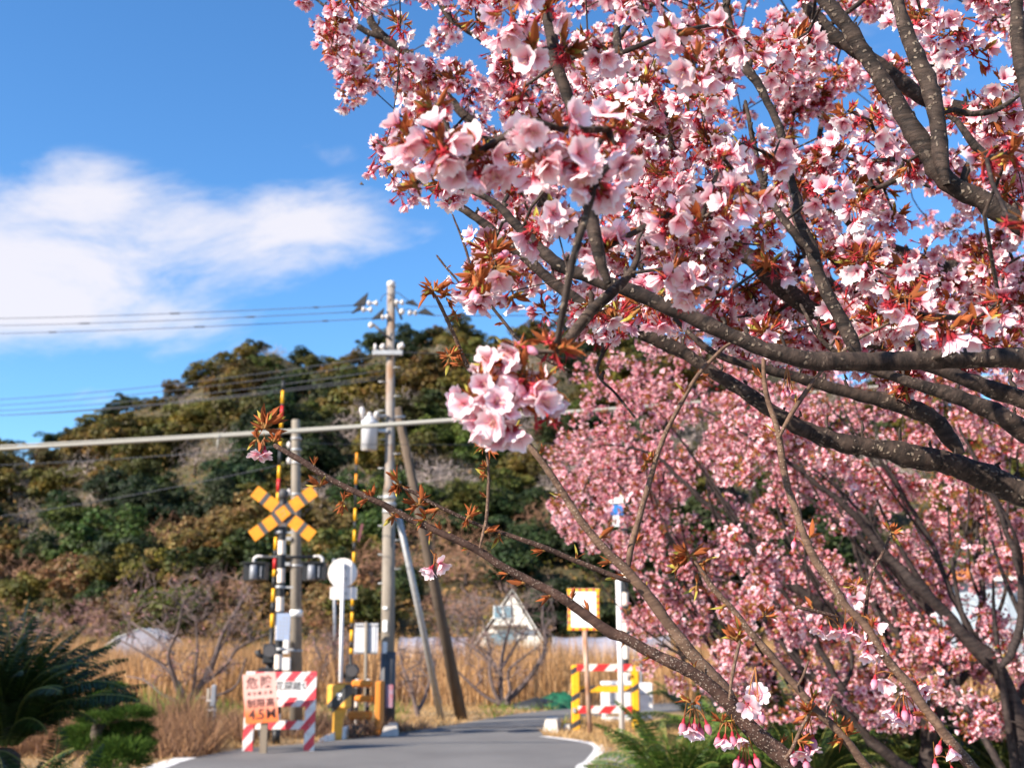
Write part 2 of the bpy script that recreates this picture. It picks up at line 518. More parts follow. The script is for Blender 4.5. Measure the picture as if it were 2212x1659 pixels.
class MB:
    """Collects shapes (world coordinates) and links them as one mesh object."""

    def __init__(self):
        self.v, self.f, self.m, self.s = [], [], [], []

    def add(self, vs, fs, mi=0, smooth=False):
        b = len(self.v)
        self.v += [tuple(p) for p in vs]
        for f in fs:
            self.f.append(tuple(b + i for i in f))
            self.m.append(mi)
            self.s.append(smooth)
        return self

    def box(self, c, s, rot=None, mi=0, bev=0.0):
        """Box with softened vertical and horizontal edges when bev > 0."""
        hx, hy, hz = s[0] / 2, s[1] / 2, s[2] / 2
        c = Vector(c)
        if bev <= 0:
            vs = [Vector((x, y, z)) for x in (-hx, hx) for y in (-hy, hy) for z in (-hz, hz)]
            fs = [(0, 1, 3, 2), (4, 6, 7, 5), (0, 4, 5, 1), (2, 3, 7, 6), (0, 2, 6, 4), (1, 5, 7, 3)]
        else:
            b = min(bev, hx * .9, hy * .9, hz * .9)
            vs, fs = [], []
            idx = {}
            for sx in (-1, 1):
                for sy in (-1, 1):
                    for sz in (-1, 1):
                        for ax in range(3):
                            h = [hx - b, hy - b, hz - b]
                            h[ax] += b
                            idx[(sx, sy, sz, ax)] = len(vs)
                            vs.append(Vector((sx * h[0], sy * h[1], sz * h[2])))
            def q(*k):
                fs.append(tuple(idx[i] for i in k))
            for s1 in (-1, 1):
                q((s1, -1, -1, 0), (s1, 1, -1, 0), (s1, 1, 1, 0), (s1, -1, 1, 0))
                q((-1, s1, -1, 1), (1, s1, -1, 1), (1, s1, 1, 1), (-1, s1, 1, 1))
                q((-1, -1, s1, 2), (1, -1, s1, 2), (1, 1, s1, 2), (-1, 1, s1, 2))
                for s2 in (-1, 1):
                    q((s1, s2, -1, 0), (s1, s2, -1, 1), (s1, s2, 1, 1), (s1, s2, 1, 0))
                    q((s1, -1, s2, 0), (s1, -1, s2, 2), (s1, 1, s2, 2), (s1, 1, s2, 0))
                    q((-1, s1, s2, 1), (-1, s1, s2, 2), (1, s1, s2, 2), (1, s1, s2, 1))
                    for s3 in (-1, 1):
                        q((s1, s2, s3, 0), (s1, s2, s3, 1), (s1, s2, s3, 2))
        if rot is not None:
            vs = [rot @ v for v in vs]
        return self.add([v + c for v in vs], fs, mi)

    def tube(self, pts, rad, n=8, mi=0, caps=True, smooth=True):
        pts = [Vector(p) for p in pts]
        if isinstance(rad, (int, float)):
            rad = [rad] * len(pts)
        t0 = (pts[1] - pts[0]).normalized()
        up = Vector((0, 0, 1)) if abs(t0.z) < 0.9 else Vector((1, 0, 0))
        a = t0.cross(up).normalized()
        vs, fs = [], []
        for i, p in enumerate(pts):
            t = (pts[min(i + 1, len(pts) - 1)] - pts[max(i - 1, 0)])
            t = t.normalized() if t.length > 1e-9 else t0
            a = (a - t * a.dot(t))
            a = a.normalized() if a.length > 1e-9 else t.orthogonal().normalized()
            b = t.cross(a)
            for k in range(n):
                an = 2 * math.pi * k / n
                vs.append(p + (a * math.cos(an) + b * math.sin(an)) * rad[i])
        for i in range(len(pts) - 1):
            for k in range(n):
                k2 = (k + 1) % n
                fs.append((i * n + k, i * n + k2, (i + 1) * n + k2, (i + 1) * n + k))
        self.add(vs, fs, mi, smooth)
        if caps:
            b0 = len(self.v) - len(vs)
            self.f.append(tuple(b0 + k for k in reversed(range(n)))); self.m.append(mi); self.s.append(False)
            b1 = b0 + (len(pts) - 1) * n
            self.f.append(tuple(b1 + k for k in range(n))); self.m.append(mi); self.s.append(False)
        return self

    def prism(self, poly, y0, y1, mi=0):
        """Polygon given as (x, z), extruded from y0 to y1."""
        n = len(poly)
        vs = [(x, y0, z) for x, z in poly] + [(x, y1, z) for x, z in poly]
        fs = [tuple(range(n)), tuple(reversed(range(n, 2 * n)))]
        fs += [(i, n + i, n + (i + 1) % n, (i + 1) % n) for i in range(n)]
        return self.add(vs, fs, mi)

    def build(self, name, mats, parent=None, kind=None):
        o0 = wloc(parent) if parent else Vector((0, 0, 0))
        me = bpy.data.meshes.new(name)
        me.from_pydata([(x - o0.x, y - o0.y, z - o0.z) for x, y, z in self.v], [], self.f)
        if not isinstance(mats, (list, tuple)):
            mats = [mats]
        for m in mats:
            me.materials.append(m)
        me.polygons.foreach_set('material_index', self.m)
        me.polygons.foreach_set('use_smooth', self.s)
        me.update()
        o = bpy.data.objects.new(name, me)
        COL.objects.link(o)
        if parent:
            o.parent = parent
            ORIGIN[o.name] = o0
        if kind:
            o['kind'] = kind
        return o


def np_mesh(name, v, f, col=None, mats=(), smooth=False, mi=None):
    """Mesh from arrays: v (n,3), f (m,3) or (m,4), vertex colours col (n,3)."""
    v = np.ascontiguousarray(v, np.float32)
    f = np.ascontiguousarray(f, np.int32)
    me = bpy.data.meshes.new(name)
    me.vertices.add(len(v))
    me.vertices.foreach_set('co', v.ravel())
    k = f.shape[1]
    me.loops.add(f.size)
    me.loops.foreach_set('vertex_index', f.ravel())
    me.polygons.add(len(f))
    me.polygons.foreach_set('loop_start', np.arange(0, f.size, k, dtype=np.int32))
    if smooth:
        me.polygons.foreach_set('use_smooth', np.ones(len(f), bool))
    if col is not None:
        ca = me.color_attributes.new('Col', 'FLOAT_COLOR', 'POINT')
        c4 = np.ones((len(v), 4), np.float32)
        c4[:, :3] = col
        ca.data.foreach_set('color', c4.ravel())
    for m in mats:
        me.materials.append(m)
    if mi is not None:
        me.polygons.foreach_set('material_index', np.ascontiguousarray(mi, np.int32))
    me.update(calc_edges=True)
    return me


def link(name, me, parent=None, loc=None, rot=None, scale=None, kind=None):
    o = bpy.data.objects.new(name, me)
    if loc is not None: o.location = loc
    if rot is not None:
        o.rotation_mode = 'QUATERNION'
        o.rotation_quaternion = rot
    if scale is not None: o.scale = (scale,) * 3 if isinstance(scale, (int, float)) else scale
    COL.objects.link(o)
    if parent:
        o.parent = parent
        ORIGIN[o.name] = wloc(parent)
    if kind: o['kind'] = kind
    return o


class Cloud:
    """Many small triangles with colours, gathered into one mesh."""

    def __init__(self):
        self.v, self.f, self.c, self.n = [], [], [], 0

    def add(self, v, f, c):
        self.v.append(np.asarray(v, np.float32)); self.f.append(np.asarray(f, np.int64) + self.n)
        self.c.append(np.asarray(c, np.float32)); self.n += len(v)

    def inst(self, tpl, R, pos, sc, cm=None):
        """Copies of template tpl = (v, f, c) under rotations R, positions pos, scales sc."""
        tv, tf, tcol = tpl
        N = len(pos)
        if N == 0: return
        sc = np.broadcast_to(np.asarray(sc, float), (N,))
        v = np.einsum('nij,vj->nvi', R, tv) * sc[:, None, None] + np.asarray(pos)[:, None, :]
        f = tf[None] + (np.arange(N) * len(tv))[:, None, None]
        c = np.broadcast_to(tcol[None], (N, len(tv), 3))
        if cm is not None: c = np.minimum(c * np.asarray(cm)[:, None, :], .97)
        self.add(v.reshape(-1, 3), f.reshape(-1, 3), c.reshape(-1, 3))

    def mesh(self, name, mats, off=(0, 0, 0)):
        return np_mesh(name, np.concatenate(self.v) - np.asarray(off, np.float32), np.concatenate(self.f), np.concatenate(self.c), mats)


def unit(v):
    v = np.asarray(v, float)
    return v / np.maximum(np.linalg.norm(v, axis=-1, keepdims=True), 1e-9)


def frames(d, roll=None):
    """Rotations taking +Z to the directions d with a random turn about them."""
    d = unit(d)
    N = len(d)
    ref = np.where(np.abs(d[:, 2:3]) < 0.9, np.array([[0, 0, 1.0]]), np.array([[1.0, 0, 0]]))
    a = unit(np.cross(ref, d))
    b = np.cross(d, a)
    r = RNG.uniform(0, 2 * math.pi, N) if roll is None else np.broadcast_to(roll, (N,))
    ca, sa = np.cos(r)[:, None], np.sin(r)[:, None]
    x = a * ca + b * sa
    y = -a * sa + b * ca
    return np.stack([x, y, d], -1)


def rdir(n):
    return unit(RNG.normal(size=(n, 3)))


def spline(pts, step):
    """Catmull-Rom through points that may carry extra columns (radius); resampled about every step metres."""
    p = np.asarray(pts, float)
    if len(p) < 2: return p
    q = np.vstack([2 * p[0] - p[1], p, 2 * p[-1] - p[-2]])
    out = []
    for i in range(1, len(q) - 2):
        n = max(1, int(np.linalg.norm(q[i + 1, :3] - q[i, :3]) / step))
        t = (np.arange(n) / n)[:, None]
        a, b, c, d = q[i - 1], q[i], q[i + 1], q[i + 2]
        out.append(0.5 * ((2 * b) + (-a + c) * t + (2 * a - 5 * b + 4 * c - d) * t ** 2 + (-a + 3 * b - 3 * c + d) * t ** 3))
    out.append(q[-2][None])
    return np.vstack(out)


def tube_np(pts, rad, n, seed=0, rough=0.0):
    """Vertices and quads of a tube; rough makes the outline uneven like bark."""
    pts = np.asarray(pts, float); rad = np.asarray(rad, float)
    m = len(pts)
    t = np.gradient(pts, axis=0)
    t = unit(t)
    a = np.cross(t[0], [0, 0, 1.0]) if abs(t[0, 2]) < 0.9 else np.cross(t[0], [1.0, 0, 0])
    A = np.zeros((m, 3)); 
    a = a / np.linalg.norm(a)
    for i in range(m):
        a = a - t[i] * a.dot(t[i])
        a = a / max(np.linalg.norm(a), 1e-9)
        A[i] = a
    B = np.cross(t, A)
    an = np.arange(n) * 2 * math.pi / n
    rr = rad[:, None] * np.ones((1, n))
    if rough:
        r = np.random.default_rng(seed)
        rr = rr * (1 + rough * r.normal(size=(m, n)) + rough * 0.8 * r.normal(size=(m, 1)))
    v = pts[:, None] + (A[:, None] * np.cos(an)[None, :, None] + B[:, None] * np.sin(an)[None, :, None]) * rr[:, :, None]
    i = np.arange(m - 1)[:, None] * n
    k = np.arange(n)[None]
    k2 = (k + 1) % n
    f = np.stack([i + k, i + k2, i + n + k2, i + n + k], -1).reshape(-1, 4)
    return v.reshape(-1, 3), f


class Skeleton:
    """Branch nodes of a plant; grown towards target points, thickened from the tips down."""

    def __init__(self):
        self.p, self.par, self.r, self.fixed = [], [], [], []

    def chain(self, pts, rads, parent=-1):
        for q, r in zip(pts, rads):
            self.p.append(np.asarray(q, float)); self.par.append(parent); self.r.append(float(r)); self.fixed.append(True)
            parent = len(self.p) - 1
        return parent

    def nearest(self, q):
        a = np.asarray(self.p)
        return int(np.argmin(((a - q) ** 2).sum(1)))

    def grow(self, targets, step, jit=0.12, sag=0.0, up=0.15):
        """Joins every target to the nearest node by a slightly wandering twig; returns the tips."""
        T = np.asarray(targets, float)
        cap = len(self.p) + int(len(T) * 40) + 1000
        buf = np.full((cap, 3), 1e6)
        buf[:len(self.p)] = self.p
        n = len(self.p)
        base = np.asarray(self.p)
        d0 = np.array([np.min(((base - q) ** 2).sum(1)) for q in T])
        tips = []
        for k in np.argsort(d0):
            q = T[k]
            i = int(np.argmin(((buf[:n] - q) ** 2).sum(1)))
            a = buf[i].copy()
            L = np.linalg.norm(q - a)
            m = max(1, min(30, int(L / step)))
            par = i
            off = RNG.normal(size=3) * L * jit
            off[2] += L * up * 0.3
            for s in range(1, m + 1):
                u = s / m
                pt = a + (q - a) * u + off * math.sin(math.pi * u) * 0.5
                if s < m: pt = pt + RNG.normal(size=3) * step * 0.07
                if n >= cap: break
                buf[n] = pt
                self.p.append(pt); self.par.append(par); self.r.append(0.0); self.fixed.append(False)
                par = n
                n += 1
            tips.append(par)
        return tips

    def thicken(self, tip, power=2.4, cap=0.7):
        n = len(self.p)
        acc = np.zeros(n)
        kids = [0] * n
        for i in range(n - 1, -1, -1):
            if not self.fixed[i]:
                self.r[i] = max(tip, acc[i] ** (1 / power))
            p = self.par[i]
            if p >= 0 and not self.fixed[i]:
                acc[p] += self.r[i] ** power
                kids[p] += 1
        for i in range(n):
            p = self.par[i]
            if p >= 0 and not self.fixed[i]:
                self.r[i] = min(self.r[i], self.r[p] * (cap if self.fixed[p] else 1.0))

    def chains(self):
        """Grown nodes split into runs, the thickest child carrying the run on."""
        n = len(self.p)
        best = {}
        for i in range(n):
            p = self.par[i]
            if p >= 0 and not self.fixed[i] and not self.fixed[p]:
                if p not in best or self.r[i] > self.r[best[p]]: best[p] = i
        out = []
        for i in range(n):
            if self.fixed[i]: continue
            p = self.par[i]
            if p < 0: continue
            if self.fixed[p] or best.get(p) != i:
                run = [p, i]
                while run[-1] in best: run.append(best[run[-1]])
                out.append(run)
        return out

    def mesh(self, name, mats, off, sides=(5, 7), limit=0.006):
        V, F, n = [], [], 0
        P_ = np.asarray(self.p); R_ = np.asarray(self.r)
        for run in self.chains():
            r = R_[run].copy()
            r[0] = r[1]
            r[-1] *= 0.6
            v, f = tube_np(P_[run], r, sides[1] if r[0] > limit else sides[0])
            V.append(v); F.append(f + n); n += len(v)
        return np_mesh(name, np.concatenate(V) - np.asarray(off, float), np.concatenate(F), None, mats, smooth=True)

# ------------------------------------------------------------------ the setting: ground, road, hill
def flat_sheet(name, poly, z, m):
    me = bpy.data.meshes.new(name)
    me.from_pydata([(x, y, z) for x, y in poly], [], [tuple(range(len(poly)))])
    me.materials.append(m)
    me.update()
    if me.polygons[0].normal.z < 0: me.flip_normals()
    o = bpy.data.objects.new(name, me)
    COL.objects.link(o)
    o['kind'] = 'structure'
    return o


def g2(x, y):
    p = ground_at(x, y)
    return (p.x, p.y)


flat_sheet('ground', [(-2500, -300), (2500, -300), (2500, 4000), (-2500, 4000)], 0.0, M_GROUND)
road_left = [(-5.6, -6), (-5.6, 8), g2(300, 1668), g2(395, 1641), g2(520, 1617), g2(700, 1603), g2(870, 1583), g2(1000, 1562), g2(1120, 1541), g2(1230, 1530), g2(1480, 1517), g2(2000, 1500)]
road_right = [g2(2000, 1512), g2(1480, 1535), g2(1300, 1545), g2(1215, 1562), g2(1172, 1579), g2(1172, 1589), g2(1230, 1597), g2(1285, 1606), g2(1302, 1619), g2(1262, 1668), (0.75, 9), (0.7, -6)]
flat_sheet('road', road_left + road_right, 0.008, M_ASPH)
# pavement with a gutter slot to the right of the white line
flat_sheet('pavement', [(0.8, -6), (0.86, 9), g2(1268, 1668), g2(1308, 1619), g2(1300, 1604), g2(1420, 1604), g2(1450, 1668), (3.2, 9), (3.2, -6)], 0.004, M_PAVE)


def ribbon(name, pts, w, z, m, kind='structure'):
    pts = [Vector((p[0], p[1], 0)) for p in pts]
    V, F = [], []
    for i, p in enumerate(pts):
        t = (pts[min(i + 1, len(pts) - 1)] - pts[max(i - 1, 0)]).normalized()
        n = Vector((-t.y, t.x, 0))
        V += [tuple(p + n * w / 2 + Vector((0, 0, z))), tuple(p - n * w / 2 + Vector((0, 0, z)))]
        if i: F.append((2 * i - 2, 2 * i - 1, 2 * i + 1, 2 * i))
    me = bpy.data.meshes.new(name)
    me.from_pydata(V, [], F)
    me.materials.append(m)
    me.update()
    if me.polygons[0].normal.z < 0: me.flip_normals()
    o = bpy.data.objects.new(name, me)
    COL.objects.link(o)
    o['kind'] = kind
    return o


lp = spline([(*g2(x, y), 0) for x, y in [(1172, 1591), (1230, 1598), (1280, 1607), (1294, 1619), (1276, 1645), (1255, 1668)]] + [(0.66, 9, 0), (0.5, -6, 0)], 0.3)
ribbon('edge_line', [(p[0], p[1]) for p in lp], 0.17, 0.013, M_LINE)
ribbon('edge_line', [g2(330, 1662), g2(365, 1648), g2(404, 1637)], 0.30, 0.013, M_LINE)
for dx in (0.0, 0.13):
    a, b = g2(1392, 1606), g2(1345, 1668)
    ribbon('gutter_joint', [(a[0] + dx, a[1]), (b[0] + dx, b[1]), (b[0] + dx - .3, b[1] - 4)], 0.025, 0.011, M_TARP)

# wooded hill behind the field
RIDGE = [(-2500, 1150), (-1200, 1040), (-500, 960), (-150, 955), (0, 985), (50, 980), (98, 1010), (140, 968), (200, 938), (260, 895), (330, 875), (400, 850),
         (450, 812), (490, 782), (545, 765), (600, 770), (650, 792), (700, 808), (760, 800), (800, 762), (850, 742), (900, 742), (960, 725),
         (1000, 712), (1030, 735), (1060, 765), (1110, 742), (1160, 722), (1250, 718), (1400, 730), (1600, 770), (1800, 830), (2000, 880), (2300, 930), (2800, 1000), (3600, 1120), (4600, 1250)]
rx_, ry_ = np.array(RIDGE, float).T
D_F, D_R = 78.0, 190.0


def ridge_z(x):
    return PA(x, np.interp(x, rx_, ry_), D_R)[..., 2]


def hill_pt(x, t):
    """Point of the hillside: x as a sight direction, t from foot (0) to ridge (1)."""
    x = np.asarray(x, float); t = np.asarray(t, float)
    D = D_F + (D_R - D_F) * t
    z = ridge_z(x) * (0.10 * t + 0.90 * t ** 1.12) + 0.9 * np.sin(x * 0.021 + t * 7) * t * (1 - t)
    z = z + 1.6 * np.sin(x * 0.009 + 2) * t * (1 - t)
    return np.stack([(x - W0 / 2) / F0 * D * 1.0273 * (1 + 0 * z), D, z], -1)


xs = np.concatenate([np.arange(-2500, -300, 120), np.arange(-300, 2600, 20), np.arange(2600, 4700, 120)])
ts = np.linspace(0, 1, 26)
XX, TT = np.meshgrid(xs, ts)
hv = hill_pt(XX, TT)
back = hv[-1].copy(); back[:, 1] = 420; back[:, 0] *= 2.1; back[:, 2] = -2
mid_ = hv[-1].copy(); mid_[:, 1] = 235; mid_[:, 0] *= 1.22; mid_[:, 2] *= 0.92
front = hv[0].copy(); front[:, 1] -= 6; front[:, 2] = -0.5
hv = np.concatenate([front[None], hv, mid_[None], back[None]], 0)
m_, n_ = hv.shape[:2]
i = np.arange(m_ - 1)[:, None] * n_; k = np.arange(n_ - 1)[None]
hf = np.stack([i + k, i + k + 1, i + n_ + k + 1, i + n_ + k], -1).reshape(-1, 4)
link('hill', np_mesh('hill', hv.reshape(-1, 3), hf, None, [M_HILL], smooth=True), kind='structure')

# ---- tree kinds of the hillside (unit size meshes, shared)
LEAFQ = (np.array([[-.5, 0, 0], [0, -.42, .06], [.55, 0, 0], [0, .42, .06]], float), np.array([[0, 1, 2], [0, 2, 3]]), np.ones((4, 3)))


def crown_cloud(seed, cols, nl=30, per=160, flat=0.72, size=(0.026, 0.06), spread=0.9):
    r = np.random.default_rng(seed)
    C = Cloud()
    for l in range(nl):
        d = r.normal(size=3); d /= np.linalg.norm(d)
        c = d * r.uniform(.25, spread) * np.array([1, 1, flat]) + np.array([0, 0, .78])
        rad = r.choice([r.uniform(.12, .22), r.uniform(.22, .40)])
        q = r.normal(size=(per, 3)); q /= np.linalg.norm(q, axis=1, keepdims=True)
        q[:, 2] = np.where(q[:, 2] < -0.35, -q[:, 2], q[:, 2])
        pos = c + q * rad * r.uniform(.72, 1.1, (per, 1)) * np.array([1, 1, .85])
        nrm = unit(q + r.normal(size=(per, 3)) * .55 + np.array([0, 0, .25]))
        base = np.array(cols[r.integers(len(cols))]) * r.uniform(.8, 1.2)
        cm = base[None] * .70 * r.uniform(.55, 1.4, (per, 1)) * (1 + r.normal(size=(per, 3)) * .07)
        C.inst(LEAFQ, frames(nrm), pos, r.uniform(size[0], size[1], per) * 1.7, np.clip(cm, 0.004, 1))
    return C


OCH = [(0.165, 0.122, 0.018), (0.135, 0.112, 0.02), (0.18, 0.122, 0.02), (0.11, 0.104, 0.02)]
OLI = [(0.115, 0.11, 0.018), (0.085, 0.098, 0.018), (0.135, 0.115, 0.02)]
DKG = [(0.030, 0.052, 0.014), (0.022, 0.042, 0.014), (0.042, 0.062, 0.016)]
MDG = [(0.055, 0.09, 0.015), (0.075, 0.108, 0.016), (0.045, 0.075, 0.016)]
BRN = [(0.30, 0.17, 0.065), (0.25, 0.165, 0.055), (0.33, 0.21, 0.075), (0.20, 0.16, 0.045)]
VAR = {}
for kname, cl, seeds in (('ochre', OCH, (1, 2, 3)), ('olive', OLI, (4, 5)), ('dark', DKG, (6, 7)), ('green', MDG, (8, 9)), ('scrub', BRN, (10, 11))):
    VAR[kname] = [crown_cloud(s, cl, per=150 if kname == 'scrub' else 210).mesh('crown', [M_LEAF]) for s in seeds]


def bare_variant(seed, tw, n=150, pink=None):
    r = np.random.default_rng(seed)
    sk = Skeleton()
    h = 0.5
    sk.chain([(0, 0, -0.25), (.02, 0, 0.15), (.0, .02, h)], [.055, .045, .035])
    q = r.normal(size=(n, 3)); q /= np.linalg.norm(q, axis=1, keepdims=True)
    q[:, 2] = np.abs(q[:, 2]) * .95
    pts = q * r.uniform(.35, 1.0, (n, 1)) * np.array([.95, .95, 1.0]) + np.array([0, 0, h])
    sk.grow(pts, .10, .14)
    sk.thicken(.007, 2.5)
    V, F, k = [], [], 0
    for run in sk.chains():
        rr = np.asarray(sk.r)[run].copy(); rr[0] = rr[1]
        v, f = tube_np(np.asarray(sk.p)[run], rr, 3)
        V.append(v); F.append(f + k); k += len(v)
    v = np.concatenate(V); f = np.concatenate(F)
    f = np.concatenate([f[:, [0, 1, 2]], f[:, [0, 2, 3]]])
    C = Cloud()
    C.add(v, f, np.array(tw)[None] * r.uniform(.75, 1.2, (len(v), 1)))
    # fine spray of twiglets at the tips
    m = 500
    tp = pts[r.integers(n, size=m)] + r.normal(size=(m, 3)) * .10
    T = (np.array([[-.012, 0, 0], [.012, 0, 0], [0, .004, 1.0]]), np.array([[0, 1, 2]]), np.ones((3, 3)))
    C.inst(T, frames(r.normal(size=(m, 3)) + np.array([0, 0, .8])), tp, r.uniform(.10, .24, m), np.array(pink or tw)[None] * r.uniform(.8, 1.3, (m, 1)))
    return C.mesh('crown', [M_TWIG])


VAR['bare'] = [bare_variant(21, (0.40, 0.32, 0.29)), bare_variant(22, (0.34, 0.27, 0.24))]
VAR['brown'] = [bare_variant(23, (0.30, 0.16, 0.10), 190), bare_variant(24, (0.34, 0.19, 0.12), 190)]
VAR['pinkish'] = [bare_variant(25, (0.30, 0.18, 0.16), 190, (0.55, 0.28, 0.28))]
tb = MB().tube([(0, 0, -.9), (.02, 0, -.2), (.0, .03, .5)], [.07, .055, .035], 6)
tm = bpy.data.meshes.new('trunk'); tm.from_pydata(tb.v, [], tb.f); tm.materials.append(M_FARB); tm.update()

LOOK = {'ochre': 'golden brown evergreen tree', 'olive': 'olive green tree', 'dark': 'dark green evergreen tree', 'green': 'bright green leafy tree',
        'bare': 'bare pale grey tree', 'scrub': 'rusty brown bushy tree', 'brown': 'leafless reddish brown tree', 'pinkish': 'leafless tree with pinkish buds'}
MARKS = [(-60, 90, 'near the left edge'), (90, 260, 'above the dark sago palm'), (260, 420, 'above the white vinyl tunnel'), (420, 530, 'just left of the crossbuck'), (530, 690, 'behind the crossbuck'),
         (690, 790, 'between crossbuck and transformer'), (790, 900, 'behind the utility pole'), (900, 1030, 'right of the utility pole'), (1030, 1200, 'above the gabled white house'), (1200, 1300, 'behind the white warning board'), (1300, 1420, 'behind the white post'), (1420, 1620, 'behind the leftmost pink crown'), (1620, 1900, 'behind the middle pink crowns'), (1900, 3000, 'behind the rightmost pink crowns')]


def hill_label(kind, x, t):
    zone = 'at the hill foot' if t < .12 else 'low on the hillside' if t < .33 else 'halfway up the hill' if t < .62 else 'high on the hillside' if t < .86 else 'on the skyline'
    for a, b, w in MARKS:
        if a <= x < b: return ' '.join(f'{LOOK[kind]} {zone} {w}'.replace('leafless reddish brown tree', 'leafless reddish tree').split()[:16])
    return f'{LOOK[kind]} {zone}'


placed = []
cand = 0
hr = np.random.default_rng(5)
while len(placed) < 285 and cand < 60000:
    cand += 1
    x = hr.uniform(-70, 1420) if len(placed) < 262 else hr.uniform(1420, 2250)
    t = hr.uniform(0.02, 1.0) ** 0.9
    if cand < 2600: t = hr.uniform(.95, 1.0)
    pt = hill_pt(x, t)
    if cand < 2600 and x > 1250: continue
    px, py = toP(pt)
    big = 1.0 if x < 1420 else 1.7
    k_ = .72 if cand < 2600 else 1.0
    if any(((px - a) / (47 * big * k_)) ** 2 + ((py - b) / (33 * big * k_)) ** 2 < 1 for a, b in placed): continue
    placed.append((float(px), float(py)))
    u = hr.random()
    patch = math.sin(px * .013 + py * .017) + math.sin(px * .021 - py * .011 + 1.3) + hr.normal() * .45
    if t < .10: kind = 'scrub' if u < .62 else 'brown' if u < .76 else 'olive'
    elif t < .26 and u < .55: kind = 'scrub' if u < .30 else 'ochre' if u < .44 else 'brown'
    elif u < .19: kind = 'bare'
    elif t > .55 and u < .8: kind = 'ochre' if patch > -.5 else 'olive' if patch > -1.1 else 'dark'
    else: kind = 'ochre' if patch > 1.0 else 'green' if patch < -.75 else 'dark' if patch < .5 else 'olive'
    if 850 < px < 1240 and t < .24: kind = 'brown' if u < .8 else 'dark'
    if px < 230 and t < .10: kind = 'pinkish' if u < .7 else 'brown'
    s = (hr.uniform(2.8, 4.4) * (1.15 if t > .5 else 1.0) if t < .85 else hr.uniform(2.3, 3.5)) * (0.75 if t < .12 else 1.0) * (1.0 if x < 1420 else 1.5) * (0.7 + .3 * min(1, pt[1] / 150))
    pt = pt - np.array([0, 0, .12 * s])
    if px > 1180 and t < .3: kind = 'dark'
    rt = thing('hill_tree' if kind not in ('bare', 'brown', 'pinkish') else 'bare_tree', tuple(pt), hill_label(kind, px, t), 'tree', 'trees growing on the wooded hill')
    ms = VAR[kind]
    me = ms[hr.integers(len(ms))]
    q = Quaternion((0, 0, 1), hr.uniform(0, 6.28))
    sc = (s * hr.uniform(.9, 1.25), s * hr.uniform(.9, 1.25), s * hr.uniform(.8, 1.1))
    link('crown', me, rt, (0, 0, -.05 * s), q, sc)
    link('trunk', tm, rt, (0, 0, .15 * s), q, sc)

# trees that would share a label are told apart by their order across the picture
_by = {}
for o_ in list(COL.objects):
    if o_.get('group') == 'trees growing on the wooded hill': _by.setdefault(o_['label'], []).append(o_)
_ord = ['first', 'second', 'third', 'fourth', 'fifth', 'sixth', 'seventh', 'eighth']
for lab_, os_ in _by.items():
    if len(os_) < 2: continue
    lab_ = lab_.replace('on the hillside', 'on the hill').replace('halfway up the hill', 'mid hill')
    os_.sort(key=lambda o: float(toP(np.array(o.location))[0]))
    for i_, o_ in enumerate(os_[:8]):
        w_ = (lab_ + ', ' + _ord[i_] + ' from left').split()
        if len(w_) > 16: w_ = (lab_.replace(' evergreen', '').replace('hillside', 'hill').replace(' leafy', '').replace(' bushy', '') + ', ' + _ord[i_] + ' from left').split()
        if len(w_) <= 16: o_['label'] = ' '.join(w_)

# undergrowth that fills the gaps between those trees
uc = Cloud()
un = 110000
ux = hr.uniform(-900, 3000, un); ut = hr.uniform(0, 1.0, un)
up_ = hill_pt(ux, ut) + hr.normal(size=(un, 3)) * np.array([.5, .5, .55]) + np.array([0, 0, .6])
pal = np.array([DKG[0], DKG[1], OLI[0], OCH[1], BRN[0], (0.14, .11, .09)])
sel = hr.integers(0, 6, un)
sel = np.where(ut < .14, np.where(hr.random(un) < .65, 4, 3), sel)
uc.inst(LEAFQ, frames(hr.normal(size=(un, 3)) + np.array([0, -.4, .9])), up_, hr.uniform(.2, .5, un), pal[sel] * .8 * hr.uniform(.6, 1.3, (un, 1)))
tag(link('undergrowth', uc.mesh('undergrowth', [M_GRASS]), kind='stuff'), 'brown and green brushwood covering the hillside between the trees', 'undergrowth')

# ---- grasses: every blade a thin curved strip
BL = (np.array([[-.5, 0, 0], [.5, 0, 0], [-.35, .05, .5], [.35, .05, .5], [0, .22, 1.0]]), np.array([[0, 1, 3], [0, 3, 2], [2, 3, 4]]), np.ones((5, 3)))


def blades(xy, z, h, w, cols, lean=.25):
    C = Cloud()
    n = len(xy)
    d = unit(np.concatenate([RNG.normal(size=(n, 2)) * lean, np.ones((n, 1))], 1))
    R = frames(d)
    v = BL[0][None] * np.stack([np.broadcast_to(w, (n,)), np.broadcast_to(h, (n,)), np.broadcast_to(h, (n,))], -1)[:, None, :]
    v = np.einsum('nij,nvj->nvi', R, v) + np.concatenate([xy, np.broadcast_to(z, (n,))[:, None]], 1)[:, None]
    f = BL[1][None] + (np.arange(n) * 5)[:, None, None]
    pal = np.asarray(cols, float)
    c = pal[RNG.integers(len(pal), size=n)] * RNG.uniform(.65, 1.3, (n, 1))
    C.add(v.reshape(-1, 3), f.reshape(-1, 3), np.repeat(c, 5, 0))
    return C


def in_road(x, y):
    poly = np.array(road_left + road_right)
    inside = np.zeros(len(x), bool)
    j = len(poly) - 1
    for i in range(len(poly)):
        xi, yi = poly[i]; xj, yj = poly[j]
        c = ((yi > y) != (yj > y)) & (x < (xj - xi) * (y - yi) / (yj - yi + 1e-12) + xi)
        inside ^= c
        j = i
    return inside


